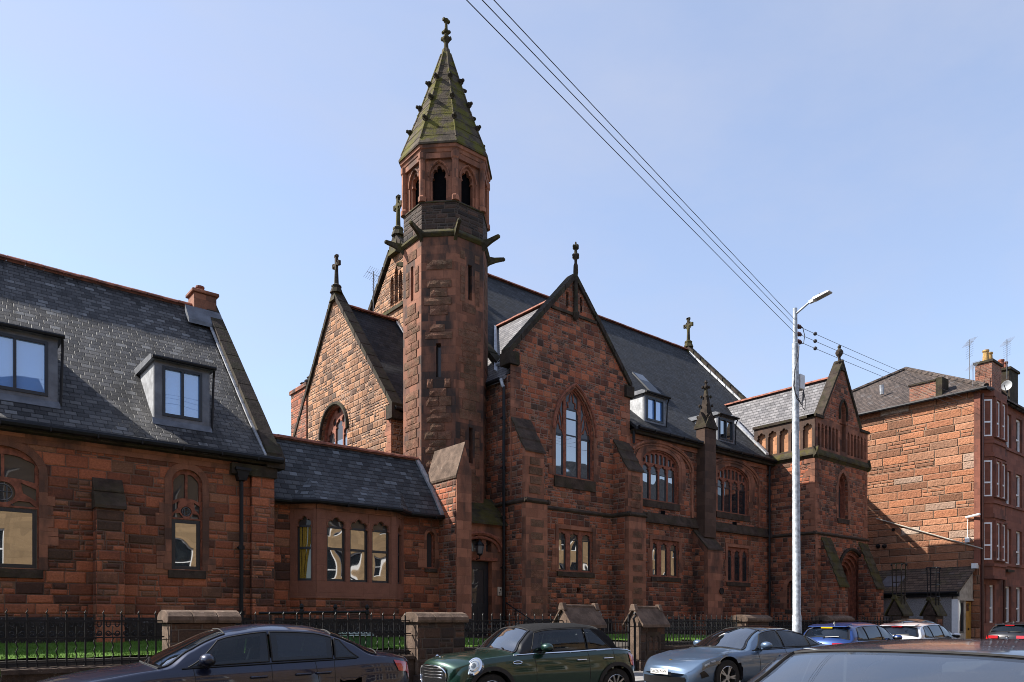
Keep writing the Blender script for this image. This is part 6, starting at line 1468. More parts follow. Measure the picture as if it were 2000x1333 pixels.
# ================================================================ THE OTHER SIDE OF THE STREET (seen in the reflections)
M['blond'] = ashlar('blond_sandstone', (0.30,0.205,0.115), 0.3, 0.7, 0.18, 0.15, bump=0.004)
for bi, (x0, x1, hgt, lab) in enumerate(((-34, 6.2, 11.5, 'blond sandstone tenement across the street behind the camera'), (6.6, 38, 10.6, 'blond sandstone tenement across the street facing the tower'), (38.4, 86, 12.0, 'blond sandstone tenement across the street facing the porch'))):
    op = empty('tenement', ((x0+x1)/2, -5.0, 0.12), lab, 'building', 'blond tenements across the street')
    pn_ = north(-4.4); hs = []; wins = []
    xx = x0+2.3
    kk = 0
    while xx < x1-1.6:
        for z0 in (1.0, 4.2, 7.4): wins.append((xx, xx+1.05, z0, z0+1.9))
        kk += 1; xx += 1.35 if kk % 3 else 2.6
    part('wall', 'blond', op, lambda m: (plate(m, pn_, rect(-x1, -x0, 0.0, hgt), [rect(-b, -a, z0, z1) for a, b, z0, z1 in wins], -0.3, 0.0), m.box(x0, x1, -4.36, -4.25, 3.45, 3.65), m.box(x0, x1, -4.36, -4.2, hgt-0.3, hgt)))
    part('roof', 'slate', op, lambda m: m.prism([(x0,-4.2,hgt),(x0,-10.5,hgt+4.2),(x0,-16.0,hgt),(x0,-16.0,hgt-0.2),(x0,-4.2,hgt-0.1)], (x1-x0,0,0)))
    w0 = p0 = None
    for a, b, z0, z1 in wins:
        if w0 is None:
            mm = MB(); plate(mm, pn_, rect(0.0, 1.05, 0.0, 1.9), [rect(0.09,0.96,0.09,0.9), rect(0.09,0.96,0.97,1.81)], -0.18, -0.10); w0 = mm.build('window', M['white'], op, loc=(0,0,0))
            mm = MB(); plate(mm, pn_, rect(0.02, 1.03, 0.02, 1.88), (), -0.17, -0.14); p0 = mm.build('pane', M['glassdim'], w0, loc=(0,0,0)); w = w0
        else:
            w = w0.copy(); COL.objects.link(w); q = p0.copy(); COL.objects.link(q); q.parent = w
        w.location = Vector((b, 0, z0)) - op.location
# ================================================================ CARS
M['tyre'] = plain('tyre_rubber', (0.014,0.014,0.015), 0.8, vary=0.2)
M['rim'] = plain('alloy', (0.45,0.46,0.48), 0.3, metal=0.9, vary=0.05)
M['rimdark'] = plain('dark_alloy', (0.03,0.03,0.035), 0.3, metal=0.6)
M['chrome'] = plain('chrome', (0.75,0.76,0.78), 0.08, metal=1.0, vary=0.02)
M['trim'] = plain('black_trim', (0.008,0.008,0.009), 0.35)
M['frit'] = plain('black_glass_border', (0.004,0.004,0.005), 0.08, spec=0.6)
M['arch'] = plain('dark_plastic', (0.018,0.018,0.020), 0.65)
M['seat'] = plain('seat_fabric', (0.030,0.032,0.036), 0.8)
M['palseat'] = plain('pale_headrest', (0.12,0.12,0.125), 0.8)
M['fabric'] = plain('black_soft_top', (0.012,0.012,0.013), 0.9, spec=0.15, scale=30, vary=0.3, bump=0.002)
M['carglass'] = glass('car_glass', (0.006,0.010,0.014), 0.0, 0.0, through=0.42)
M['cartint'] = glass('tinted_car_glass', (0.006,0.010,0.018), 0.01, 0.0, through=0.10)
M['screen'] = glass('windscreen_glass', (0.01,0.014,0.018), 0.24, 0.0, through=0.55)
def lampmat(name, col, em=0.0, rough=0.12):
    k = NT(name); k.set(color=col, rough=rough, coat=1.0, spec=0.6); return k.m
M['redlamp'] = lampmat('red_lamp', (0.42,0.012,0.015)); M['clearlamp'] = lampmat('clear_lamp', (0.22,0.25,0.28)); M['amber'] = lampmat('amber_sticker', (0.75,0.42,0.02)); M['darklamp'] = lampmat('smoked_lamp', (0.05,0.06,0.07))
M['plate'] = plain('number_plate_white', (0.80,0.80,0.78), 0.4, vary=0.02); M['yplate'] = plain('number_plate_yellow', (0.75,0.55,0.03), 0.4, vary=0.03); M['ink'] = plain('plate_ink', (0.01,0.01,0.012), 0.5)
M['gold'] = plain('gold_badge', (0.5,0.30,0.06), 0.3, metal=0.7)

def curve(pts):
    """smooth monotone curve through (x, value) points"""
    xs = [p[0] for p in pts]; ys = [p[1] for p in pts]; n = len(xs)
    d = [(ys[i+1]-ys[i])/(xs[i+1]-xs[i]) for i in range(n-1)]; m = [d[0]]+[0 if d[i-1]*d[i] <= 0 else 2*d[i-1]*d[i]/(d[i-1]+d[i]) for i in range(1, n-1)]+[d[-1]]
    def f(x):
        if x <= xs[0]: return ys[0]
        if x >= xs[-1]: return ys[-1]
        i = 0
        while x > xs[i+1]: i += 1
        h = xs[i+1]-xs[i]; t = (x-xs[i])/h
        return (2*t**3-3*t**2+1)*ys[i]+(t**3-2*t**2+t)*h*m[i]+(-2*t**3+3*t**2)*ys[i+1]+(t**3-t**2)*h*m[i+1]
    return f
def sstep(a, b, x): t = min(1, max(0, (x-a)/(b-a))); return t*t*(3-2*t)

class Body:
    def __init__(s, L, top, belt, wid, roofw, warp, z0=0.2, edge=0.085):
        s.L = L; s.edge = edge; s.T = curve(top); s.B = curve(belt); s.Wd = curve(wid); s.Wr = roofw; s.g = curve(warp); s.z0 = z0
        s.prof = curve([(0,0.86),(0.10,0.95),(0.3,0.995),(0.55,1.0),(0.74,0.988),(0.84,0.968),(0.93,0.938),(1.0,0.900)]); s.wm = max(p[1] for p in wid)
    def P(s, x, seg, t, side=1):
        w = s.Wd(x); T = s.T(x); B = min(s.B(x), T+0.03); dh = T-B
        k = sstep(0.06, 0.26, dh); rr = (1-k)*dh + k*min(s.edge, 0.3*dh); h = dh-rr
        wb = w*0.90; wr = wb-(wb-min(s.Wr, wb))*min(1, h/0.36)
        if seg == 'lo': y, z = w*s.prof(t), s.z0+(B-s.z0)*t
        elif seg == 'gh': y, z = wb+(wr-wb)*t+0.018*math.sin(PI*t)*min(1, h/0.3), B+h*t
        else: y, z = wr*(1-t), T-rr*(1-t)**2.5
        return Vector((x+s.g(x)*(y/s.wm)**2, y*side, z))
    def N(s, x, seg, t, side=1):
        e = 0.01; a = s.P(x+e, seg, t, side)-s.P(x-e, seg, t, side); t2, t1 = min(1, t+e), max(0, t-e)
        b = s.P(x, seg, t2, side)-s.P(x, seg, t1, side)
        n = b.cross(a)*side
        if n.length < 1e-9: return Vector((0,0,1))
        return n.normalized()

def ellipsoid(m, c, r_, n=10, k=14, tilt=None):
    c = Vector(c); base = len(m.v)
    for i in range(n+1):
        a = -PI/2+PI*i/n
        for j in range(k):
            b = 2*PI*j/k; v = Vector((r_[0]*math.cos(a)*math.cos(b), r_[1]*math.cos(a)*math.sin(b), r_[2]*math.sin(a)))
            if tilt: v = tilt @ v
            m.v.append(tuple(c+v))
    for i in range(n):
        for j in range(k): m.f.append((base+i*k+j, base+i*k+(j+1)%k, base+(i+1)*k+(j+1)%k, base+(i+1)*k+j))

def car(label, body, x0, yc, z0, heading, paintm, ws, rg, side, pillars, axles, wr=0.33, rim='rim', roofm=None, soft=None, group='cars parked along the far kerb', extra=None, tint_rear=True, rails=False, full=True, cat='car', name='parked_car', roofglass=None, rot=0.0, sl=1.0, zs=1.02, side_tint=False):
    """heading -1: nose to the left (towards -x). ws, rg: x spans of windscreen and rear glass; side: (xa0,xa1,xb0,xb1) front and rear ends of the side glass low/high"""
    e = empty(name, (x0, yc, z0), label, cat, group, rz=(0.0 if heading < 0 else PI)+R(rot)); e.scale = (sl, 1, zs)
    b = body; L = b.L
    xs = sorted(set([L*(1-math.cos(PI*i/16))/2*0.16/0.5*0.5 for i in range(1)] + [0, 0.012, 0.03, 0.06] + [0.1+(L-0.2)*i/92 for i in range(93)] + [L-0.06, L-0.03, L-0.012, L]))
    SEG = [('lo', [0,0.05,0.1,0.2,0.3,0.42,0.55,0.68,0.8,0.88,0.94,0.975,1.0]), ('gh', [0,0.08,0.18,0.28,0.38,0.48,0.58,0.68,0.78,0.88,0.95,1.0]), ('roof', [0,0.04,0.10,0.18,0.28,0.4,0.52,0.64,0.76,0.88,1.0])]
    ring = [(sg, t) for sg, ts in SEG for t in (ts if sg == 'lo' else ts[1:])]
    def xa(q): return side[0]+(side[1]-side[0])*q
    def xb(q): return side[2]+(side[3]-side[2])*q
    def hole(x, sg, t):
        if sg == 'gh': return 0.16 < t < 0.86 and xa(t)+0.025 < x < xb(t)-0.025
        if sg == 'roof': return t > 0.19 and (ws[0]+0.045 < x < ws[1]-0.045 or (rg and rg[0]+0.045 < x < rg[1]-0.045))
        return False
    arches = [(a, wr+0.01) for a in axles]
    mbody, msoft, mfr = MB(), MB(), MB()
    for sd in (1, -1):
        pts = [[b.P(x, sg, t, sd) for sg, t in ring] for x in xs]
        for i, x in enumerate(xs):          # snap the wheel arch edge to its circle
            for j, (sg, t) in enumerate(ring):
                if sg != 'lo': continue
                p = pts[i][j]
                for ax, zc in arches:
                    d = math.hypot(p.x-ax, p.z-zc); Ra = wr+0.055
                    if abs(d-Ra) < 0.035 and d > 1e-6: p.x = ax+(p.x-ax)*Ra/d; p.z = zc+(p.z-zc)*Ra/d
        for i in range(len(xs)-1):
            for j in range(len(ring)-1):
                q = [pts[i][j], pts[i+1][j], pts[i+1][j+1], pts[i][j+1]]
                c = (q[0]+q[1]+q[2]+q[3])/4; sg, t = ring[j+1][0], (ring[j][1] if ring[j][0] == ring[j+1][0] else 0.0); tm = (t+ring[j+1][1])/2; xm = (xs[i]+xs[i+1])/2
                if hole(xm, sg, tm): continue
                if sg == 'lo' and any(math.hypot(c.x-ax, c.z-zc) < wr+0.053 for ax, zc in arches): continue
                tgt = msoft if (soft and soft[0] < xm < soft[1] and sg in ('gh','roof')) or (roofm and sg == 'roof' and ws[1]-0.02 < xm < (rg[0] if rg else L)+0.02) else mbody
                if soft and ws[0]-0.02 < xm <= soft[0] and sg in ('gh','roof') and (sg == 'gh' or xm > ws[0]+0.05): tgt = mfr
                tgt.add([tuple(v) for v in q], [(3,2,1,0) if sd > 0 else (0,1,2,3)])
    for i, x in ((0, 0.0), (1, L)):         # nose and tail closing skins
        ra = [b.P(x, sg, t, 1) for sg, t in ring]; rb = [b.P(x, sg, t, -1) for sg, t in ring]
        for j in range(len(ring)-1): mbody.add([tuple(v) for v in (ra[j], ra[j+1], rb[j+1], rb[j])], [(0,1,2,3) if i else (3,2,1,0)])
    bo = mbody.build('body', paintm, e, smooth=True, loc=(0,0,0), auto=48)
    if mfr.v: mfr.build('windscreen_frame', M['trim'], e, smooth=True, loc=(0,0,0), auto=48)
    if msoft.v: msoft.build('soft_top' if soft else 'roof_panel', M['fabric'] if soft else roofm, e, smooth=True, loc=(0,0,0), auto=48)
    def patch(name, mat, fn, np_=14, nq=10, mp_=0.05, mq=0.07, off=0.006, frit=True, parent=None):
        us = [0, mp_]+[mp_+(1-2*mp_)*i/np_ for i in range(1, np_)]+[1-mp_, 1]; vs = [0, mq]+[mq+(1-2*mq)*i/nq for i in range(1, nq)]+[1-mq, 1]
        g, f = MB(), MB()
        for tgt, inner in ((g, True), (f, False)):
            P_ = [[fn(u, v) for v in vs] for u in us]
            for i in range(len(us)-1):
                for j in range(len(vs)-1):
                    isin = 0 < i < len(us)-2 and 0 < j < len(vs)-2
                    if isin == inner:
                        Q = (P_[i][j], P_[i+1][j], P_[i+1][j+1], P_[i][j+1]); nn = (Q[2][0]-Q[0][0]).cross(Q[3][0]-Q[1][0])
                        tgt.add([tuple(p+n*off) for p, n in Q], [(0,1,2,3) if nn.dot(Q[0][1]) >= 0 else (3,2,1,0)])
        o = g.build(name, M[mat], parent or e, smooth=True, loc=(0,0,0))
        f.build('border', M['frit'], o, smooth=True, loc=(0,0,0)); return o
    def acr(span):      # windscreen or rear glass, full width
        def fn(u, v):
            x = span[0]+(span[1]-span[0])*u; r_ = 2*v-1; sd = 1 if r_ >= 0 else -1; t = 1-abs(r_)*0.88
            return b.P(x, 'roof', t, sd), b.N(x, 'roof', t, sd)
        return fn
    patch('windscreen', 'screen', acr(ws), nq=16, mp_=0.07, mq=0.035)
    def seal(fn, n=14):
        ed = [(i/n, 0) for i in range(n)]+[(1, i/n) for i in range(n)]+[(1-i/n, 1) for i in range(n)]+[(0, 1-i/n) for i in range(n+1)]
        m = MB(); m.tube([tuple(p+q*0.006) for p, q in (fn(u, v) for u, v in ed)], 0.009, 5); m.build('window_seal', M['tyre'], e, loc=(0,0,0))
    seal(acr(ws))
    if rg: seal(acr(rg))
    if rg: patch('rear_window', 'cartint' if tint_rear else 'carglass', acr(rg), nq=16, mp_=0.10, mq=0.05)
    cuts = [None]+list(pillars)+[None]
    for sd in (1, -1):
        for i in range(len(cuts)-1):
            def fn(u, v, i=i):
                q = 0.07+0.87*v
                a = xa(q) if cuts[i] is None else cuts[i]+0.02; c = xb(q) if cuts[i+1] is None else cuts[i+1]-0.02
                x = a+(c-a)*u; return b.P(x, 'gh', q, sd), b.N(x, 'gh', q, sd)
            seal(fn)
            patch('side_window', 'cartint' if side_tint or (tint_rear and i) else 'carglass', fn, np_=12, nq=8, mp_=0.12 if i == 0 else (0.10 if i != len(cuts)-2 else 0.15), mq=0.12)
    # window line trim
    for sd in (1, -1):
        m = MB(); m.tube([tuple(b.P(side[0]+(side[2]-side[0])*i/24-0.05, 'gh', 0.015, sd)+Vector((0,sd*0.006,0))) for i in range(25)], 0.011, 6)
        m.build('window_line', M['chrome' if soft else 'trim'], e, loc=(0,0,0))
    # cabin
    zi = b.B((ws[1]+L*0.7)/2); wi = b.wm*0.8
    m = MB(); m.box(ws[0]+0.2, L-0.7, -wi, wi, 0.25, zi-0.42); m.box(ws[0]+0.0, ws[1]-0.35, -wi, wi, zi-0.42, zi-0.04)
    cab = m.build('cabin', M['trim'], e, loc=(0,0,0))
    for sd in (1, -1):
        sx = (ws[1]+0.35)
        m = MB(); m.prism([(sx-0.02,sd*0.37-0.23,zi-0.42),(sx+0.14,sd*0.37-0.23,zi-0.42),(sx+0.30,sd*0.37-0.23,zi+0.16),(sx+0.20,sd*0.37-0.23,zi+0.18)], (0,0.46,0)); m.box(sx-0.5, sx, sd*0.37-0.23, sd*0.37+0.23, zi-0.42, zi-0.32)
        s_ = m.build('seat', M['seat'], cab, loc=(0,0,0), bevel=0.03)
        m = MB(); ellipsoid(m, (sx+0.31, sd*0.37, zi+0.30), (0.05, 0.13, 0.095)); m.tube([(sx+0.27,sd*0.37-0.06,zi+0.12),(sx+0.29,sd*0.37-0.06,zi+0.3)], 0.008, 5); m.tube([(sx+0.27,sd*0.37+0.06,zi+0.12),(sx+0.29,sd*0.37+0.06,zi+0.3)], 0.008, 5)
        m.build('headrest', M['palseat'], cab, smooth=True, loc=(0,0,0))
    m = MB(); rs = (rg[0] if rg else L-1.0)-0.25; m.prism([(rs-0.35,-0.62,zi-0.42),(rs-0.1,-0.62,zi-0.42),(rs+0.06,-0.62,zi+0.10),(rs-0.06,-0.62,zi+0.12)], (0,1.24,0)); m.build('rear_seat', M['seat'], cab, loc=(0,0,0))
    m = MB(); cw = Vector((ws[1]-0.12, -0.37*heading*-1, zi+0.0)); m.tube([tuple(cw+Vector((0.06*math.sin(2*PI*i/20), 0.18*math.cos(2*PI*i/20), 0.17*math.sin(2*PI*i/20)))) for i in range(21)], 0.014, 6); m.build('steering_wheel', M['trim'], cab, loc=(0,0,0))
    # mirrors, handles, seams, wheels
    mx_ = ws[0]+0.56
    for sd in (1, -1):
        p = b.P(mx_, 'gh', 0.06, sd); m = MB(); c = p+Vector((0.0, sd*0.15, 0.085))
        ellipsoid(m, c, (0.085, 0.135, 0.08), tilt=Matrix.Rotation(-sd*0.12, 3, 'Z')); m.tube([tuple(p+Vector((0.02,-sd*0.02,-0.01))), tuple(c+Vector((0.02,-sd*0.06,-0.05)))], [0.03,0.035], 8)
        mo = m.build('wing_mirror', paintm, e, smooth=True, loc=(0,0,0))
        m = MB(); ellipsoid(m, c+Vector((0.012,0,-0.012)), (0.080, 0.128, 0.072), tilt=Matrix.Rotation(-sd*0.12, 3, 'Z')); m.build('mirror_base', M['trim'], mo, smooth=True, loc=(0,0,0))
    doors = [side[0]+0.10]+[c for c in pillars]+[min(side[2]+0.02, axles[1]-0.42 if len(pillars) > 1 else side[2])]
    if full:
        for sd in (1, -1):
            for k_, dx in enumerate(doors):
                m = MB(); m.tube([tuple(b.P(dx+0.12*(1-t)*(1 if k_ == len(doors)-1 else 0.2), 'lo', t, sd)) for t in (0.2,0.4,0.6,0.8,0.9,0.96,1.0)], 0.005, 5); m.build('door_seam', M['trim'], e, loc=(0,0,0))
            for k_ in range(len(doors)-1):
                hx_ = doors[k_+1]-0.17; p = b.P(hx_, 'lo', 0.80, sd); m = MB()
                m.tube([tuple(p+Vector((-0.10,sd*0.004,0))), tuple(p+Vector((-0.08,sd*0.030,0.002))), tuple(p+Vector((0.08,sd*0.030,0.006))), tuple(p+Vector((0.10,sd*0.004,0.004)))], 0.014, 7); m.build('door_handle', M['chrome'] if soft else paintm, e, smooth=True, loc=(0,0,0))
    for ax in axles:
        for sd in (1, -1):
            yw = b.Wd(ax)*0.965
            m = MB(); m.lathe((ax, sd*(yw-0.11), wr), [(wr*0.66,-0.10),(wr*0.93,-0.105),(wr,-0.08),(wr,0.08),(wr*0.93,0.105),(wr*0.66,0.10)], 32, 'y', cap=False)
            wh = m.build('wheel', M['tyre'], e, smooth=True, loc=(0,0,0), auto=40)
            m = MB(); yo = sd*(yw-0.02)
            m.lathe((ax, sd*(yw-0.10), wr), [(wr*0.68,-0.07),(wr*0.64,0.07)] if sd > 0 else [(wr*0.64,-0.07),(wr*0.68,0.07)], 32, 'y', cap=False)
            m.lathe((ax, yo, wr), [(wr*0.62,-0.012),(wr*0.68,0.0),(wr*0.67,0.012)], 32, 'y', cap=False)
            ns = 10 if rim == 'rim' else 5
            for k_ in range(ns):
                a = 2*PI*k_/ns
                for da in ((0,) if ns == 10 else (-0.13, 0.13)):
                    m.bar((ax+0.05*math.cos(a), yo-sd*0.01, wr+0.05*math.sin(a)), (ax+wr*0.66*math.cos(a+da), yo-sd*0.005, wr+wr*0.66*math.sin(a+da)), 0.026, 0.03)
            m.lathe((ax, yo-sd*0.01, wr), [(0.06,-0.01),(0.05,0.012)], 14, 'y')
            m.build('rim', M['rim'], wh, loc=(0,0,0))
            m = MB(); m.lathe((ax, sd*(yw-0.14), wr), [(wr*0.66,-0.01),(wr*0.66,0.01)], 24, 'y'); m.build('brake_disc', M['trim'], wh, loc=(0,0,0))
            m = MB(); ys = b.Wd(ax)
            for i in range(20):
                a0, a1 = -0.15+ (PI+0.3)*i/20, -0.15+(PI+0.3)*(i+1)/20; Ra = wr+0.06
                m.add([(ax+Ra*math.cos(a), sd*(y_), wr+0.01+Ra*math.sin(a)) for a, y_ in ((a0, ys-0.02),(a1, ys-0.02),(a1, ys-0.4),(a0, ys-0.4))], [(0,1,2,3)])
            m.add([(ax+Ra*math.cos(-0.15+(PI+0.3)*i/20), sd*(ys-0.38), wr+0.01+Ra*math.sin(-0.15+(PI+0.3)*i/20)) for i in range(21)], [tuple(range(21))])
            m.build('wheel_arch', M['arch'], e, loc=(0,0,0))
            if soft:     # broad plastic arch trim
                m = MB()
                for i in range(24):
                    a0, a1 = -0.2+(PI+0.4)*i/24, -0.2+(PI+0.4)*(i+1)/24; q = []
                    for a, Rr in ((a0, wr+0.045),(a1, wr+0.045),(a1, wr+0.115),(a0, wr+0.115)):
                        X, Z = ax+Rr*math.cos(a), wr+0.01+Rr*math.sin(a); tt = min(1, max(0, (Z-b.z0)/(b.B(X)-b.z0))); q.append((X, sd*(b.Wd(X)*b.prof(tt)+0.014), Z))
                    m.add(q, [(0,1,2,3)])
                m.build('arch_trim', M['arch'], e, loc=(0,0,0))
    if extra: extra(e, b)
    return e
def lamp_patch(e, b, name, mat, spans, seg='lo', off=0.012, sides=(1,-1), rim=None, n=14):
    """lamp lens following the body: spans = (xa0, xa1, ta, tb, xb0, xb1): x range at ta and at tb"""
    for sd in sides:
        m = MB(); g = []
        for i in range(n+1):
            v = i/n; t = spans[2]+(spans[3]-spans[2])*v; a = spans[0]+(spans[4]-spans[0])*v; c = spans[1]+(spans[5]-spans[1])*v
            g.append([b.P(a+(c-a)*j/n, seg, t, sd)+b.N(max(0.02,min(b.L-0.02,a+(c-a)*j/n)), seg, t, sd)*off for j in range(n+1)])
        for i in range(n):
            for j in range(n): m.add([tuple(q) for q in (g[i][j], g[i][j+1], g[i+1][j+1], g[i+1][j])], [(0,1,2,3) if sd < 0 else (3,2,1,0)])
        m.build(name, M[mat], e, smooth=True, loc=(0,0,0))
def text_plate(e, txt, loc, w, h, mat='plate', face=-1, tilt=0.0):
    m = MB(); m.box(-0.006, 0.006, -w/2, w/2, -h/2, h/2)
    p = m.build('number_plate', M[mat], e, loc=loc, bevel=0.004); p.rotation_euler = (0, tilt, 0)
    cu = bpy.data.curves.new('plate_text', 'FONT'); cu.body = txt; cu.size = h*0.98; cu.align_x = 'CENTER'; cu.align_y = 'CENTER'; cu.space_character = 1.02; cu.offset = 0.0
    t = bpy.data.objects.new('plate_text', cu); COL.objects.link(t); dg = bpy.context.evaluated_depsgraph_get(); me = bpy.data.meshes.new_from_object(t.evaluated_get(dg)); bpy.data.objects.remove(t)
    sx = (w*0.90)/max(0.01, max(v.co.x for v in me.vertices)-min(v.co.x for v in me.vertices))
    for v in me.vertices: x, y = v.co.x*sx, v.co.y; v.co = Vector((face*0.0085, -x if face < 0 else x, y))
    me.materials.clear(); me.materials.append(M['ink']); o = bpy.data.objects.new('lettering', me); COL.objects.link(o); o.parent = p; return p
WARP = [(0,0.34),(0.5,0.30),(1.2,0.22),(2.0,0.06),(2.6,0.0),(3.3,-0.04),(4.0,-0.14),(4.8,-0.22)]
NAVY, GREEN, STEEL, BLUE, WHITE_, BLACK, GREY = paint('navy_paint', (0.005,0.009,0.032)), paint('british_green_paint', (0.004,0.032,0.021)), paint('grey_blue_paint', (0.085,0.135,0.215)), paint('bright_blue_paint', (0.006,0.035,0.16)), paint('silver_white_paint', (0.55,0.56,0.58), 0.2), paint('black_paint', (0.012,0.012,0.014)), paint('dark_grey_paint', (0.022,0.026,0.036))
saloon = Body(4.75, [(0,0.52),(0.03,0.66),(0.25,0.79),(0.75,0.90),(1.30,0.985),(1.6,1.13),(2.0,1.33),(2.25,1.415),(2.75,1.475),(3.25,1.455),(3.65,1.36),(4.0,1.205),(4.3,1.085),(4.6,1.03),(4.72,0.98),(4.75,0.80)],
    [(0,0.50),(0.2,0.73),(0.8,0.86),(1.3,0.925),(2.4,0.955),(3.6,0.995),(4.3,1.02),(4.7,0.965),(4.75,0.78)], [(0,0.62),(0.06,0.74),(0.3,0.86),(0.8,0.915),(1.5,0.92),(3.2,0.92),(4.2,0.90),(4.6,0.83),(4.75,0.70)], 0.60, WARP)
hatchb = Body(4.28, [(0,0.52),(0.04,0.68),(0.25,0.81),(0.75,0.92),(1.05,0.985),(1.5,1.24),(1.85,1.405),(2.3,1.475),(3.1,1.46),(3.7,1.39),(3.85,1.33),(4.05,1.10),(4.18,0.98),(4.25,0.85),(4.28,0.60)],
    [(0,0.50),(0.2,0.74),(0.8,0.88),(1.2,0.925),(3.0,0.965),(3.9,0.99),(4.15,0.95),(4.28,0.58)], [(0,0.60),(0.06,0.72),(0.3,0.84),(0.8,0.885),(3.2,0.895),(3.9,0.87),(4.15,0.82),(4.28,0.72)], 0.60, [(0,0.34),(0.5,0.30),(1.2,0.2),(2.0,0.05),(2.6,0),(3.2,-0.03),(3.8,-0.09),(4.28,-0.12)])
cab = Body(3.88, [(0,0.56),(0.015,0.74),(0.05,0.83),(0.16,0.88),(0.45,0.94),(0.85,0.975),(1.06,1.01),(1.35,1.24),(1.58,1.40),(1.9,1.455),(2.6,1.475),(2.95,1.44),(3.2,1.30),(3.45,1.06),(3.65,0.985),(3.82,0.93),(3.88,0.60)],
    [(0,0.50),(0.1,0.74),(0.45,0.87),(1.0,0.925),(2.2,0.955),(3.2,0.985),(3.6,0.97),(3.8,0.90),(3.88,0.58)], [(0,0.60),(0.05,0.72),(0.25,0.83),(0.7,0.865),(2.9,0.865),(3.5,0.83),(3.8,0.74),(3.88,0.64)], 0.60, [(0,0.25),(0.5,0.22),(1.1,0.16),(1.8,0.05),(2.4,0),(3.0,-0.05),(3.5,-0.16),(3.88,-0.22)])
sport = Body(4.96, [(0,0.46),(0.03,0.57),(0.25,0.685),(0.8,0.80),(1.4,0.915),(1.75,1.08),(2.2,1.29),(2.5,1.375),(2.85,1.405),(3.3,1.385),(3.8,1.27),(4.3,1.08),(4.6,0.985),(4.85,0.945),(4.93,0.90),(4.96,0.70)],
    [(0,0.44),(0.25,0.70),(0.6,0.815),(1.0,0.855),(1.5,0.885),(2.6,0.905),(3.6,0.93),(4.2,0.975),(4.85,0.93),(4.96,0.68)], [(0,0.66),(0.06,0.80),(0.3,0.92),(0.8,0.975),(1.6,0.955),(2.8,0.95),(3.8,0.985),(4.5,0.93),(4.85,0.84),(4.96,0.72)], 0.585, [(0,0.27),(0.6,0.26),(1.4,0.24),(2.2,0.08),(2.8,0),(3.6,-0.06),(4.3,-0.16),(4.96,-0.22)])

def ex_saloon(e, b):
    lamp_patch(e, b, 'tail_lamp', 'redlamp', (4.58,4.742,0.78,0.95,4.50,4.735)); lamp_patch(e, b, 'headlamp', 'clearlamp', (0.12,0.5,0.74,0.93,0.2,0.62))
    m = MB(); m.tube([tuple(b.P(4.725-0.0, 'roof', 1-abs(t)*0.9, 1 if t >= 0 else -1)+Vector((0.01,0,0.012))) for t in [i/10-1 for i in range(21)]], 0.012, 6); m.build('boot_lip', NAVY, e, smooth=True, loc=(0,0,0))
    m = MB(); p = b.P(3.95, 'lo', 0.88, 1); m.tube([tuple(p+Vector((0.07*math.cos(2*PI*i/18), 0.004, 0.075*math.sin(2*PI*i/18)))) for i in range(19)], 0.004, 4); m.build('fuel_flap', M['trim'], e, loc=(0,0,0))
    for s in (0.46, -0.05):
        m = MB(); m.tube([tuple(b.P(1.32, 'roof', 0.5+0.3*s, -1)+Vector((0,0,0.015))), tuple(b.P(1.42, 'roof', 0.99, -1)+Vector((0,0.0,0.018)))], 0.010, 5); m.build('wiper', M['trim'], e, loc=(0,0,0))
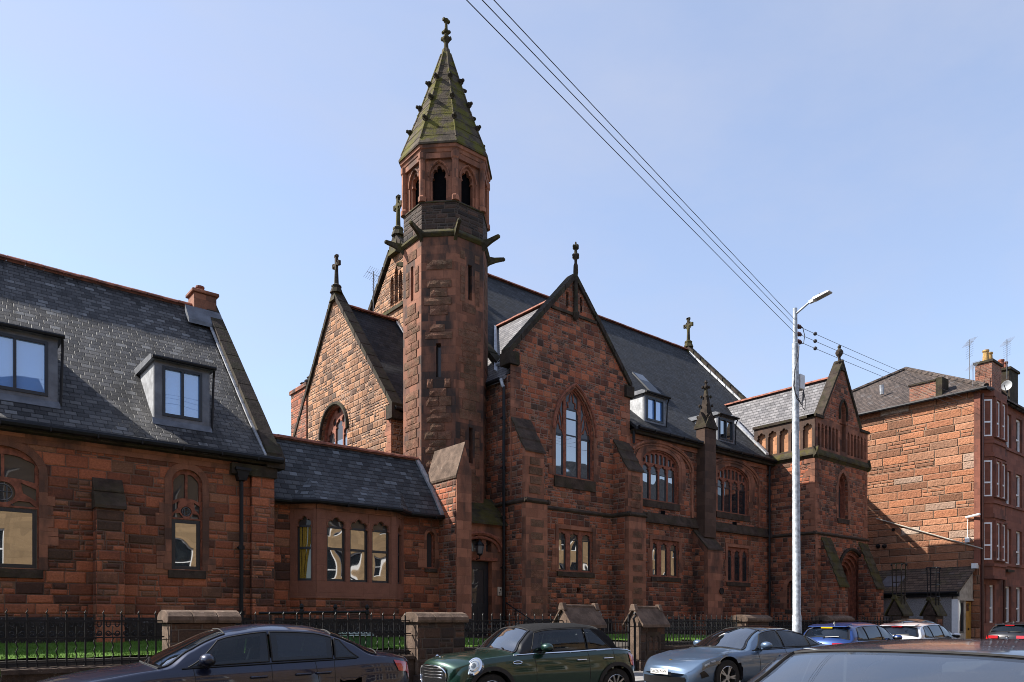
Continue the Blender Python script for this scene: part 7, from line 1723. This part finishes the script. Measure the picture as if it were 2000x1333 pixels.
def ex_cab(e, b):
    for sd in (1, -1):
        c = b.P(0.24, 'lo', 0.90, sd); n = Vector((-0.66, sd*0.46, 0.42)).normalized(); u = n.cross(Vector((0,0,1))).normalized(); v = u.cross(n)
        def disc(m, r0, r1, d0, d1, k=24):
            g = []
            for r_, d in ((r0, d0), (r1, d1)): g += [tuple(c+n*d+u*(r_*0.88*math.cos(2*PI*i/k))+v*(r_*1.05*math.sin(2*PI*i/k))) for i in range(k)]
            m.add(g, [(i, (i+1)%k, k+(i+1)%k, k+i) for i in range(k)])
        m = MB(); disc(m, 0.158, 0.155, -0.05, 0.02); disc(m, 0.155, 0.128, 0.02, 0.03); h = m.build('headlamp', M['chrome'], e, smooth=True, loc=(0,0,0), auto=40)
        m = MB(); disc(m, 0.128, 0.07, 0.026, 0.044); disc(m, 0.07, 0.001, 0.044, 0.050); m.build('lens', M['clearlamp'], h, smooth=True, loc=(0,0,0))
        m = MB(); disc(m, 0.095, 0.082, 0.040, 0.046); m.build('light_ring', M['chrome'], h, smooth=True, loc=(0,0,0)); m = MB(); disc(m, 0.045, 0.001, 0.050, 0.056); m.build('reflector', M['darklamp'], h, smooth=True, loc=(0,0,0))
    m = MB()
    for k_, z in enumerate((0.71,0.66,0.61,0.56)):
        w = 0.43-0.02*abs(k_-1.2); m.tube([(0.02+0.25*(y/0.86)**2-0.02, y, z) for y in [w*(i/8-1) for i in range(17)]], [0.010]*17, 6)
    ol = []
    for i in range(33):
        a = 2*PI*i/32; y = 0.50*math.copysign(abs(math.cos(a))**0.6, math.cos(a)); z = 0.58+0.18*math.copysign(abs(math.sin(a))**0.7, math.sin(a)); ol.append((0.25*(y/0.86)**2-0.012, y, z))
    m.tube(ol, 0.013, 6); g = m.build('grille', M['chrome'], e, smooth=True, loc=(0,0,0))
    m = MB(); 
    for i in range(16):
        y0, y1 = -0.48+0.06*i, -0.48+0.06*(i+1); m.add([(0.25*(y/0.86)**2-0.004, y, z) for y, z in ((y0,0.42),(y1,0.42),(y1,0.74),(y0,0.74))], [(3,2,1,0)])
    m.build('grille_mesh', M['trim'], g, loc=(0,0,0))
    m = MB(); p = b.P(0.20, 'roof', 1.0, 1); ellipsoid(m, p+Vector((0,0,0.004)), (0.025,0.03,0.012)); m.box(p.x-0.012, p.x+0.012, -0.085, 0.085, p.z-0.002, p.z+0.012); m.build('badge', M['chrome'], e, loc=(0,0,0))
    lamp_patch(e, b, 'tail_lamp', 'redlamp', (3.72,3.86,0.66,0.93,3.66,3.82))
    p = b.P(0.93, 'lo', 0.80, 1)
    for sd in (1, -1):
        p = b.P(1.02, 'lo', 0.83, sd); m = MB(); m.tube([tuple(p+Vector((0.09*math.cos(2*PI*i/16)*0.9, sd*0.008, 0.026*math.sin(2*PI*i/16)))) for i in range(17)], 0.011, 6); m.build('side_repeater', M['chrome'], e, loc=(0,0,0))
    m = MB(); m.tube([tuple(b.P(1.60,'roof',1.0)), tuple(b.P(1.60,'roof',1.0)+Vector((0.16,0,0.16)))], 0.006, 5); m.build('aerial', M['trim'], e, loc=(0,0,0))
    for y in (-0.42, 0.12):
        m = MB(); m.tube([(1.13+0.1*(y**2), y, b.T(1.08)+0.012), (1.11+0.1, y+0.5, b.T(1.12)+0.018)], 0.012, 5); m.build('wiper', M['trim'], e, loc=(0,0,0))
    m = MB(); m.tube([tuple(b.P(1.0+(3.86-1.0)*i/24, 'lo', 1.0, 1)+Vector((0,0.008,0.0))) for i in range(25)], 0.012, 6); m.tube([tuple(b.P(1.0+(3.86-1.0)*i/24, 'lo', 1.0, -1)+Vector((0,-0.008,0.0))) for i in range(25)], 0.012, 6); m.build('belt_strip', M['chrome'], e, loc=(0,0,0))
def ex_sport(e, b):
    lamp_patch(e, b, 'headlamp', 'darklamp', (0.14,0.52,0.76,0.97,0.20,0.62))
    lamp_patch(e, b, 'lamp_element', 'clearlamp', (0.20,0.30,0.83,0.89,0.21,0.31), off=0.018); lamp_patch(e, b, 'lamp_element', 'clearlamp', (0.34,0.44,0.85,0.91,0.35,0.45), off=0.018)
    text_plate(e, 'SA26 NPK', (-0.03, 0.0, 0.47), 0.52, 0.111)
    m = MB(); p = b.P(0.30, 'roof', 1.0, 1); ellipsoid(m, p+Vector((0,0,0.004)), (0.035,0.026,0.008), 6, 10); m.build('badge', M['gold'], e, loc=(0,0,0))
    m = MB()
    for i in range(20):
        y0, y1 = -0.62+0.062*i, -0.62+0.062*(i+1); m.add([(0.27*(y/0.975)**2-0.006, y, z) for y, z in ((y0,0.22),(y1,0.22),(y1,0.375),(y0,0.375))], [(3,2,1,0)])
    m.build('intake', M['trim'], e, loc=(0,0,0))
    lamp_patch(e, b, 'side_intake', 'trim', (0.13,0.26,0.40,0.72,0.11,0.17))
    for y in (-0.5, 0.05):
        m = MB(); m.tube([(1.47+0.2*y*y, y, b.T(1.44)+0.012), (1.50, y+0.5, b.T(1.48)+0.012)], 0.012, 5); m.build('wiper', M['trim'], e, loc=(0,0,0))
    for sd in (1, -1):       # crease lines of the bonnet
        m = MB(); m.tube([tuple(b.P(0.35+1.0*i/10, 'roof', 0.36+0.10*i/10, sd)-Vector((0,0,0.004))) for i in range(11)], 0.007, 5); m.build('bonnet_crease', STEEL, e, loc=(0,0,0))
def ex_hatch(lampm='redlamp', high=None, emblem=False, wiper=True):
    def ex(e, b):
        lamp_patch(e, b, 'tail_lamp', lampm, (4.05,4.26,0.72,0.95,3.98,4.24))
        m = MB()
        for i in range(10):
            pass
        m.prism([(4.255,-0.66,0.80),(4.275,-0.66,0.80),(4.262,-0.66,0.915),(4.22,-0.66,0.92)], (0,0.34,0)); m.prism([(4.255,0.32,0.80),(4.275,0.32,0.80),(4.262,0.32,0.915),(4.22,0.32,0.92)], (0,0.34,0)); m.build('tail_lamp', M[lampm], e, loc=(0,0,0))
        m = MB(); m.tube([(4.13,0.0,1.05),(4.10,0.05,1.07),(4.08,0.42,1.09)], 0.014, 6); m.build('rear_wiper', M['trim'], e, loc=(0,0,0))
        m = MB(); m.prism([(3.60,-0.55,b.T(3.6)+0.01),(3.92,-0.55,b.T(3.7)-0.03),(3.92,-0.55,b.T(3.7)-0.055),(3.60,-0.55,b.T(3.6)-0.03)], (0,1.10,0)); sp_ = m.build('spoiler', [o for o in e.children if o.name.startswith('body')][0].data.materials[0], e, loc=(0,0,0), bevel=0.01)
        m = MB(); m.box(3.905, 3.935, -0.16, 0.16, b.T(3.7)-0.085, b.T(3.7)-0.05); m.build('brake_light', M[high or 'redlamp'], sp_, loc=(0,0,0))
        if emblem:
            m = MB(); m.tube([(4.262, 0.055*math.cos(2*PI*i/16), 0.86+0.055*math.sin(2*PI*i/16)) for i in range(17)], 0.008, 5); m.tube([(4.264,-0.035,0.895),(4.264,-0.014,0.83),(4.264,0,0.865),(4.264,0.014,0.83),(4.264,0.035,0.895)], 0.007, 4); m.build('badge', M['chrome'], e, loc=(0,0,0))
        m = MB(); m.lathe((3.5,0,b.T(3.5)-0.005), [(0.04,0),(0.015,0.06),(0.01,0.09)], 8); m.build('aerial', M['trim'], e, loc=(0,0,0))
    return ex
YN = 9.65
car('dark navy saloon with tinted rear windows parked nearest on the far kerb', saloon, 0.99, 10.6, 0.0, -1, NAVY, (1.32,2.20), (3.58,4.24), (1.62,2.12,3.98,3.66), (2.72,3.58), (0.88,3.72), extra=ex_saloon, rot=-8, sl=1.04)
car('dark green convertible hatchback with black soft top and chrome trim', cab, 7.02, 10.8, 0.0, -1, GREEN, (1.08,1.56), (3.02,3.30), (1.32,1.60,3.24,2.76), (2.62,), (0.72,3.22), wr=0.315, soft=(1.56,3.56), extra=ex_cab, tint_rear=False, rot=-8, sl=1.09)
car('grey-blue low sports saloon with number plate SA26 NPK', sport, 12.27, 10.0, 0.0, -1, STEEL, (1.46,2.42), (3.72,4.42), (1.72,2.30,4.20,3.80), (2.88,3.78), (1.02,3.90), wr=0.36, rim='five', extra=ex_sport, roofm=M['frit'], rot=-8)
car('bright blue hatchback with amber strip above its rear window', hatchb, 19.2+4.28, 10.15, 0.0, 1, BLUE, (1.08,1.84), (3.86,4.08), (1.32,1.75,3.86,3.55), (2.30,3.20), (0.85,3.45), extra=ex_hatch(high='amber'), side_tint=True)
car('silver-white hatchback beyond the bright blue hatchback', hatchb, 24.05+4.28, YN+0.70, 0.0, 1, WHITE_, (1.08,1.84), (3.86,4.08), (1.32,1.75,3.86,3.55), (2.30,3.20), (0.85,3.45), extra=ex_hatch(), side_tint=True)
car('black hatchback with red tail lamps farthest along the street', hatchb, 34.2+4.28, 10.25, 0.0, 1, BLACK, (1.08,1.84), (3.86,4.08), (1.32,1.75,3.86,3.55), (2.30,3.20), (0.85,3.45), extra=ex_hatch(emblem=True), tint_rear=False)
car('dark car half hidden behind the silver-white hatchback', saloon, 28.3, 12.65, 0.12, -1, BLACK, (1.32,2.20), (3.62,4.26), (1.62,2.12,4.05,3.72), (2.62,3.62), (0.88,3.72), full=False)
car('dark car whose boot shows in front of the navy saloon', saloon, -3.86, YN+0.95, 0.0, -1, BLACK, (1.32,2.20), (3.62,4.26), (1.62,2.12,4.05,3.72), (2.62,3.62), (0.88,3.72), full=False)
def ex_near(e, b):
    m = MB(); m.lathe((2.0,0.0,b.T(2.0)), [(0.05,0.0),(0.02,0.02)], 8)
    for y in (-0.45, 0.15):
        m = MB(); m.tube([(1.36+0.1*y*y, y, b.T(1.36)+0.02), (1.40, y+0.5, b.T(1.42)+0.02)], 0.012, 5); m.build('wiper', M['trim'], e, loc=(0,0,0))
    lamp_patch(e, b, 'headlamp', 'clearlamp', (0.12,0.5,0.74,0.93,0.2,0.62))
near = Body(4.6, [(0,0.52),(0.03,0.66),(0.25,0.80),(0.75,0.91),(1.20,0.975),(1.55,1.15),(1.95,1.355),(2.16,1.428),(2.5,1.462),(3.0,1.476),(3.5,1.455),(3.9,1.36),(4.2,1.14),(4.45,1.0),(4.56,0.9),(4.6,0.7)],
    [(0,0.50),(0.2,0.73),(0.8,0.86),(1.3,0.925),(2.4,0.955),(3.6,0.995),(4.2,1.0),(4.5,0.9),(4.6,0.68)], [(0,0.62),(0.06,0.74),(0.3,0.86),(0.8,0.905),(1.5,0.91),(3.2,0.91),(4.1,0.88),(4.45,0.81),(4.6,0.70)], 0.64, [(0,0.34),(0.5,0.30),(1.2,0.26),(2.0,0.18),(2.6,0.06),(3.3,-0.04),(4.0,-0.12),(4.6,-0.2)], edge=0.035)
car('dark grey car close to the camera, showing its windscreen and roof', near, 1.17, 1.36, 0.0, -1, GREY, (1.22,2.16), (3.95,4.25), (1.55,2.05,4.0,3.7), (2.55,3.5), (0.85,3.55), group='cars parked on the near side', extra=ex_near, zs=0.987)
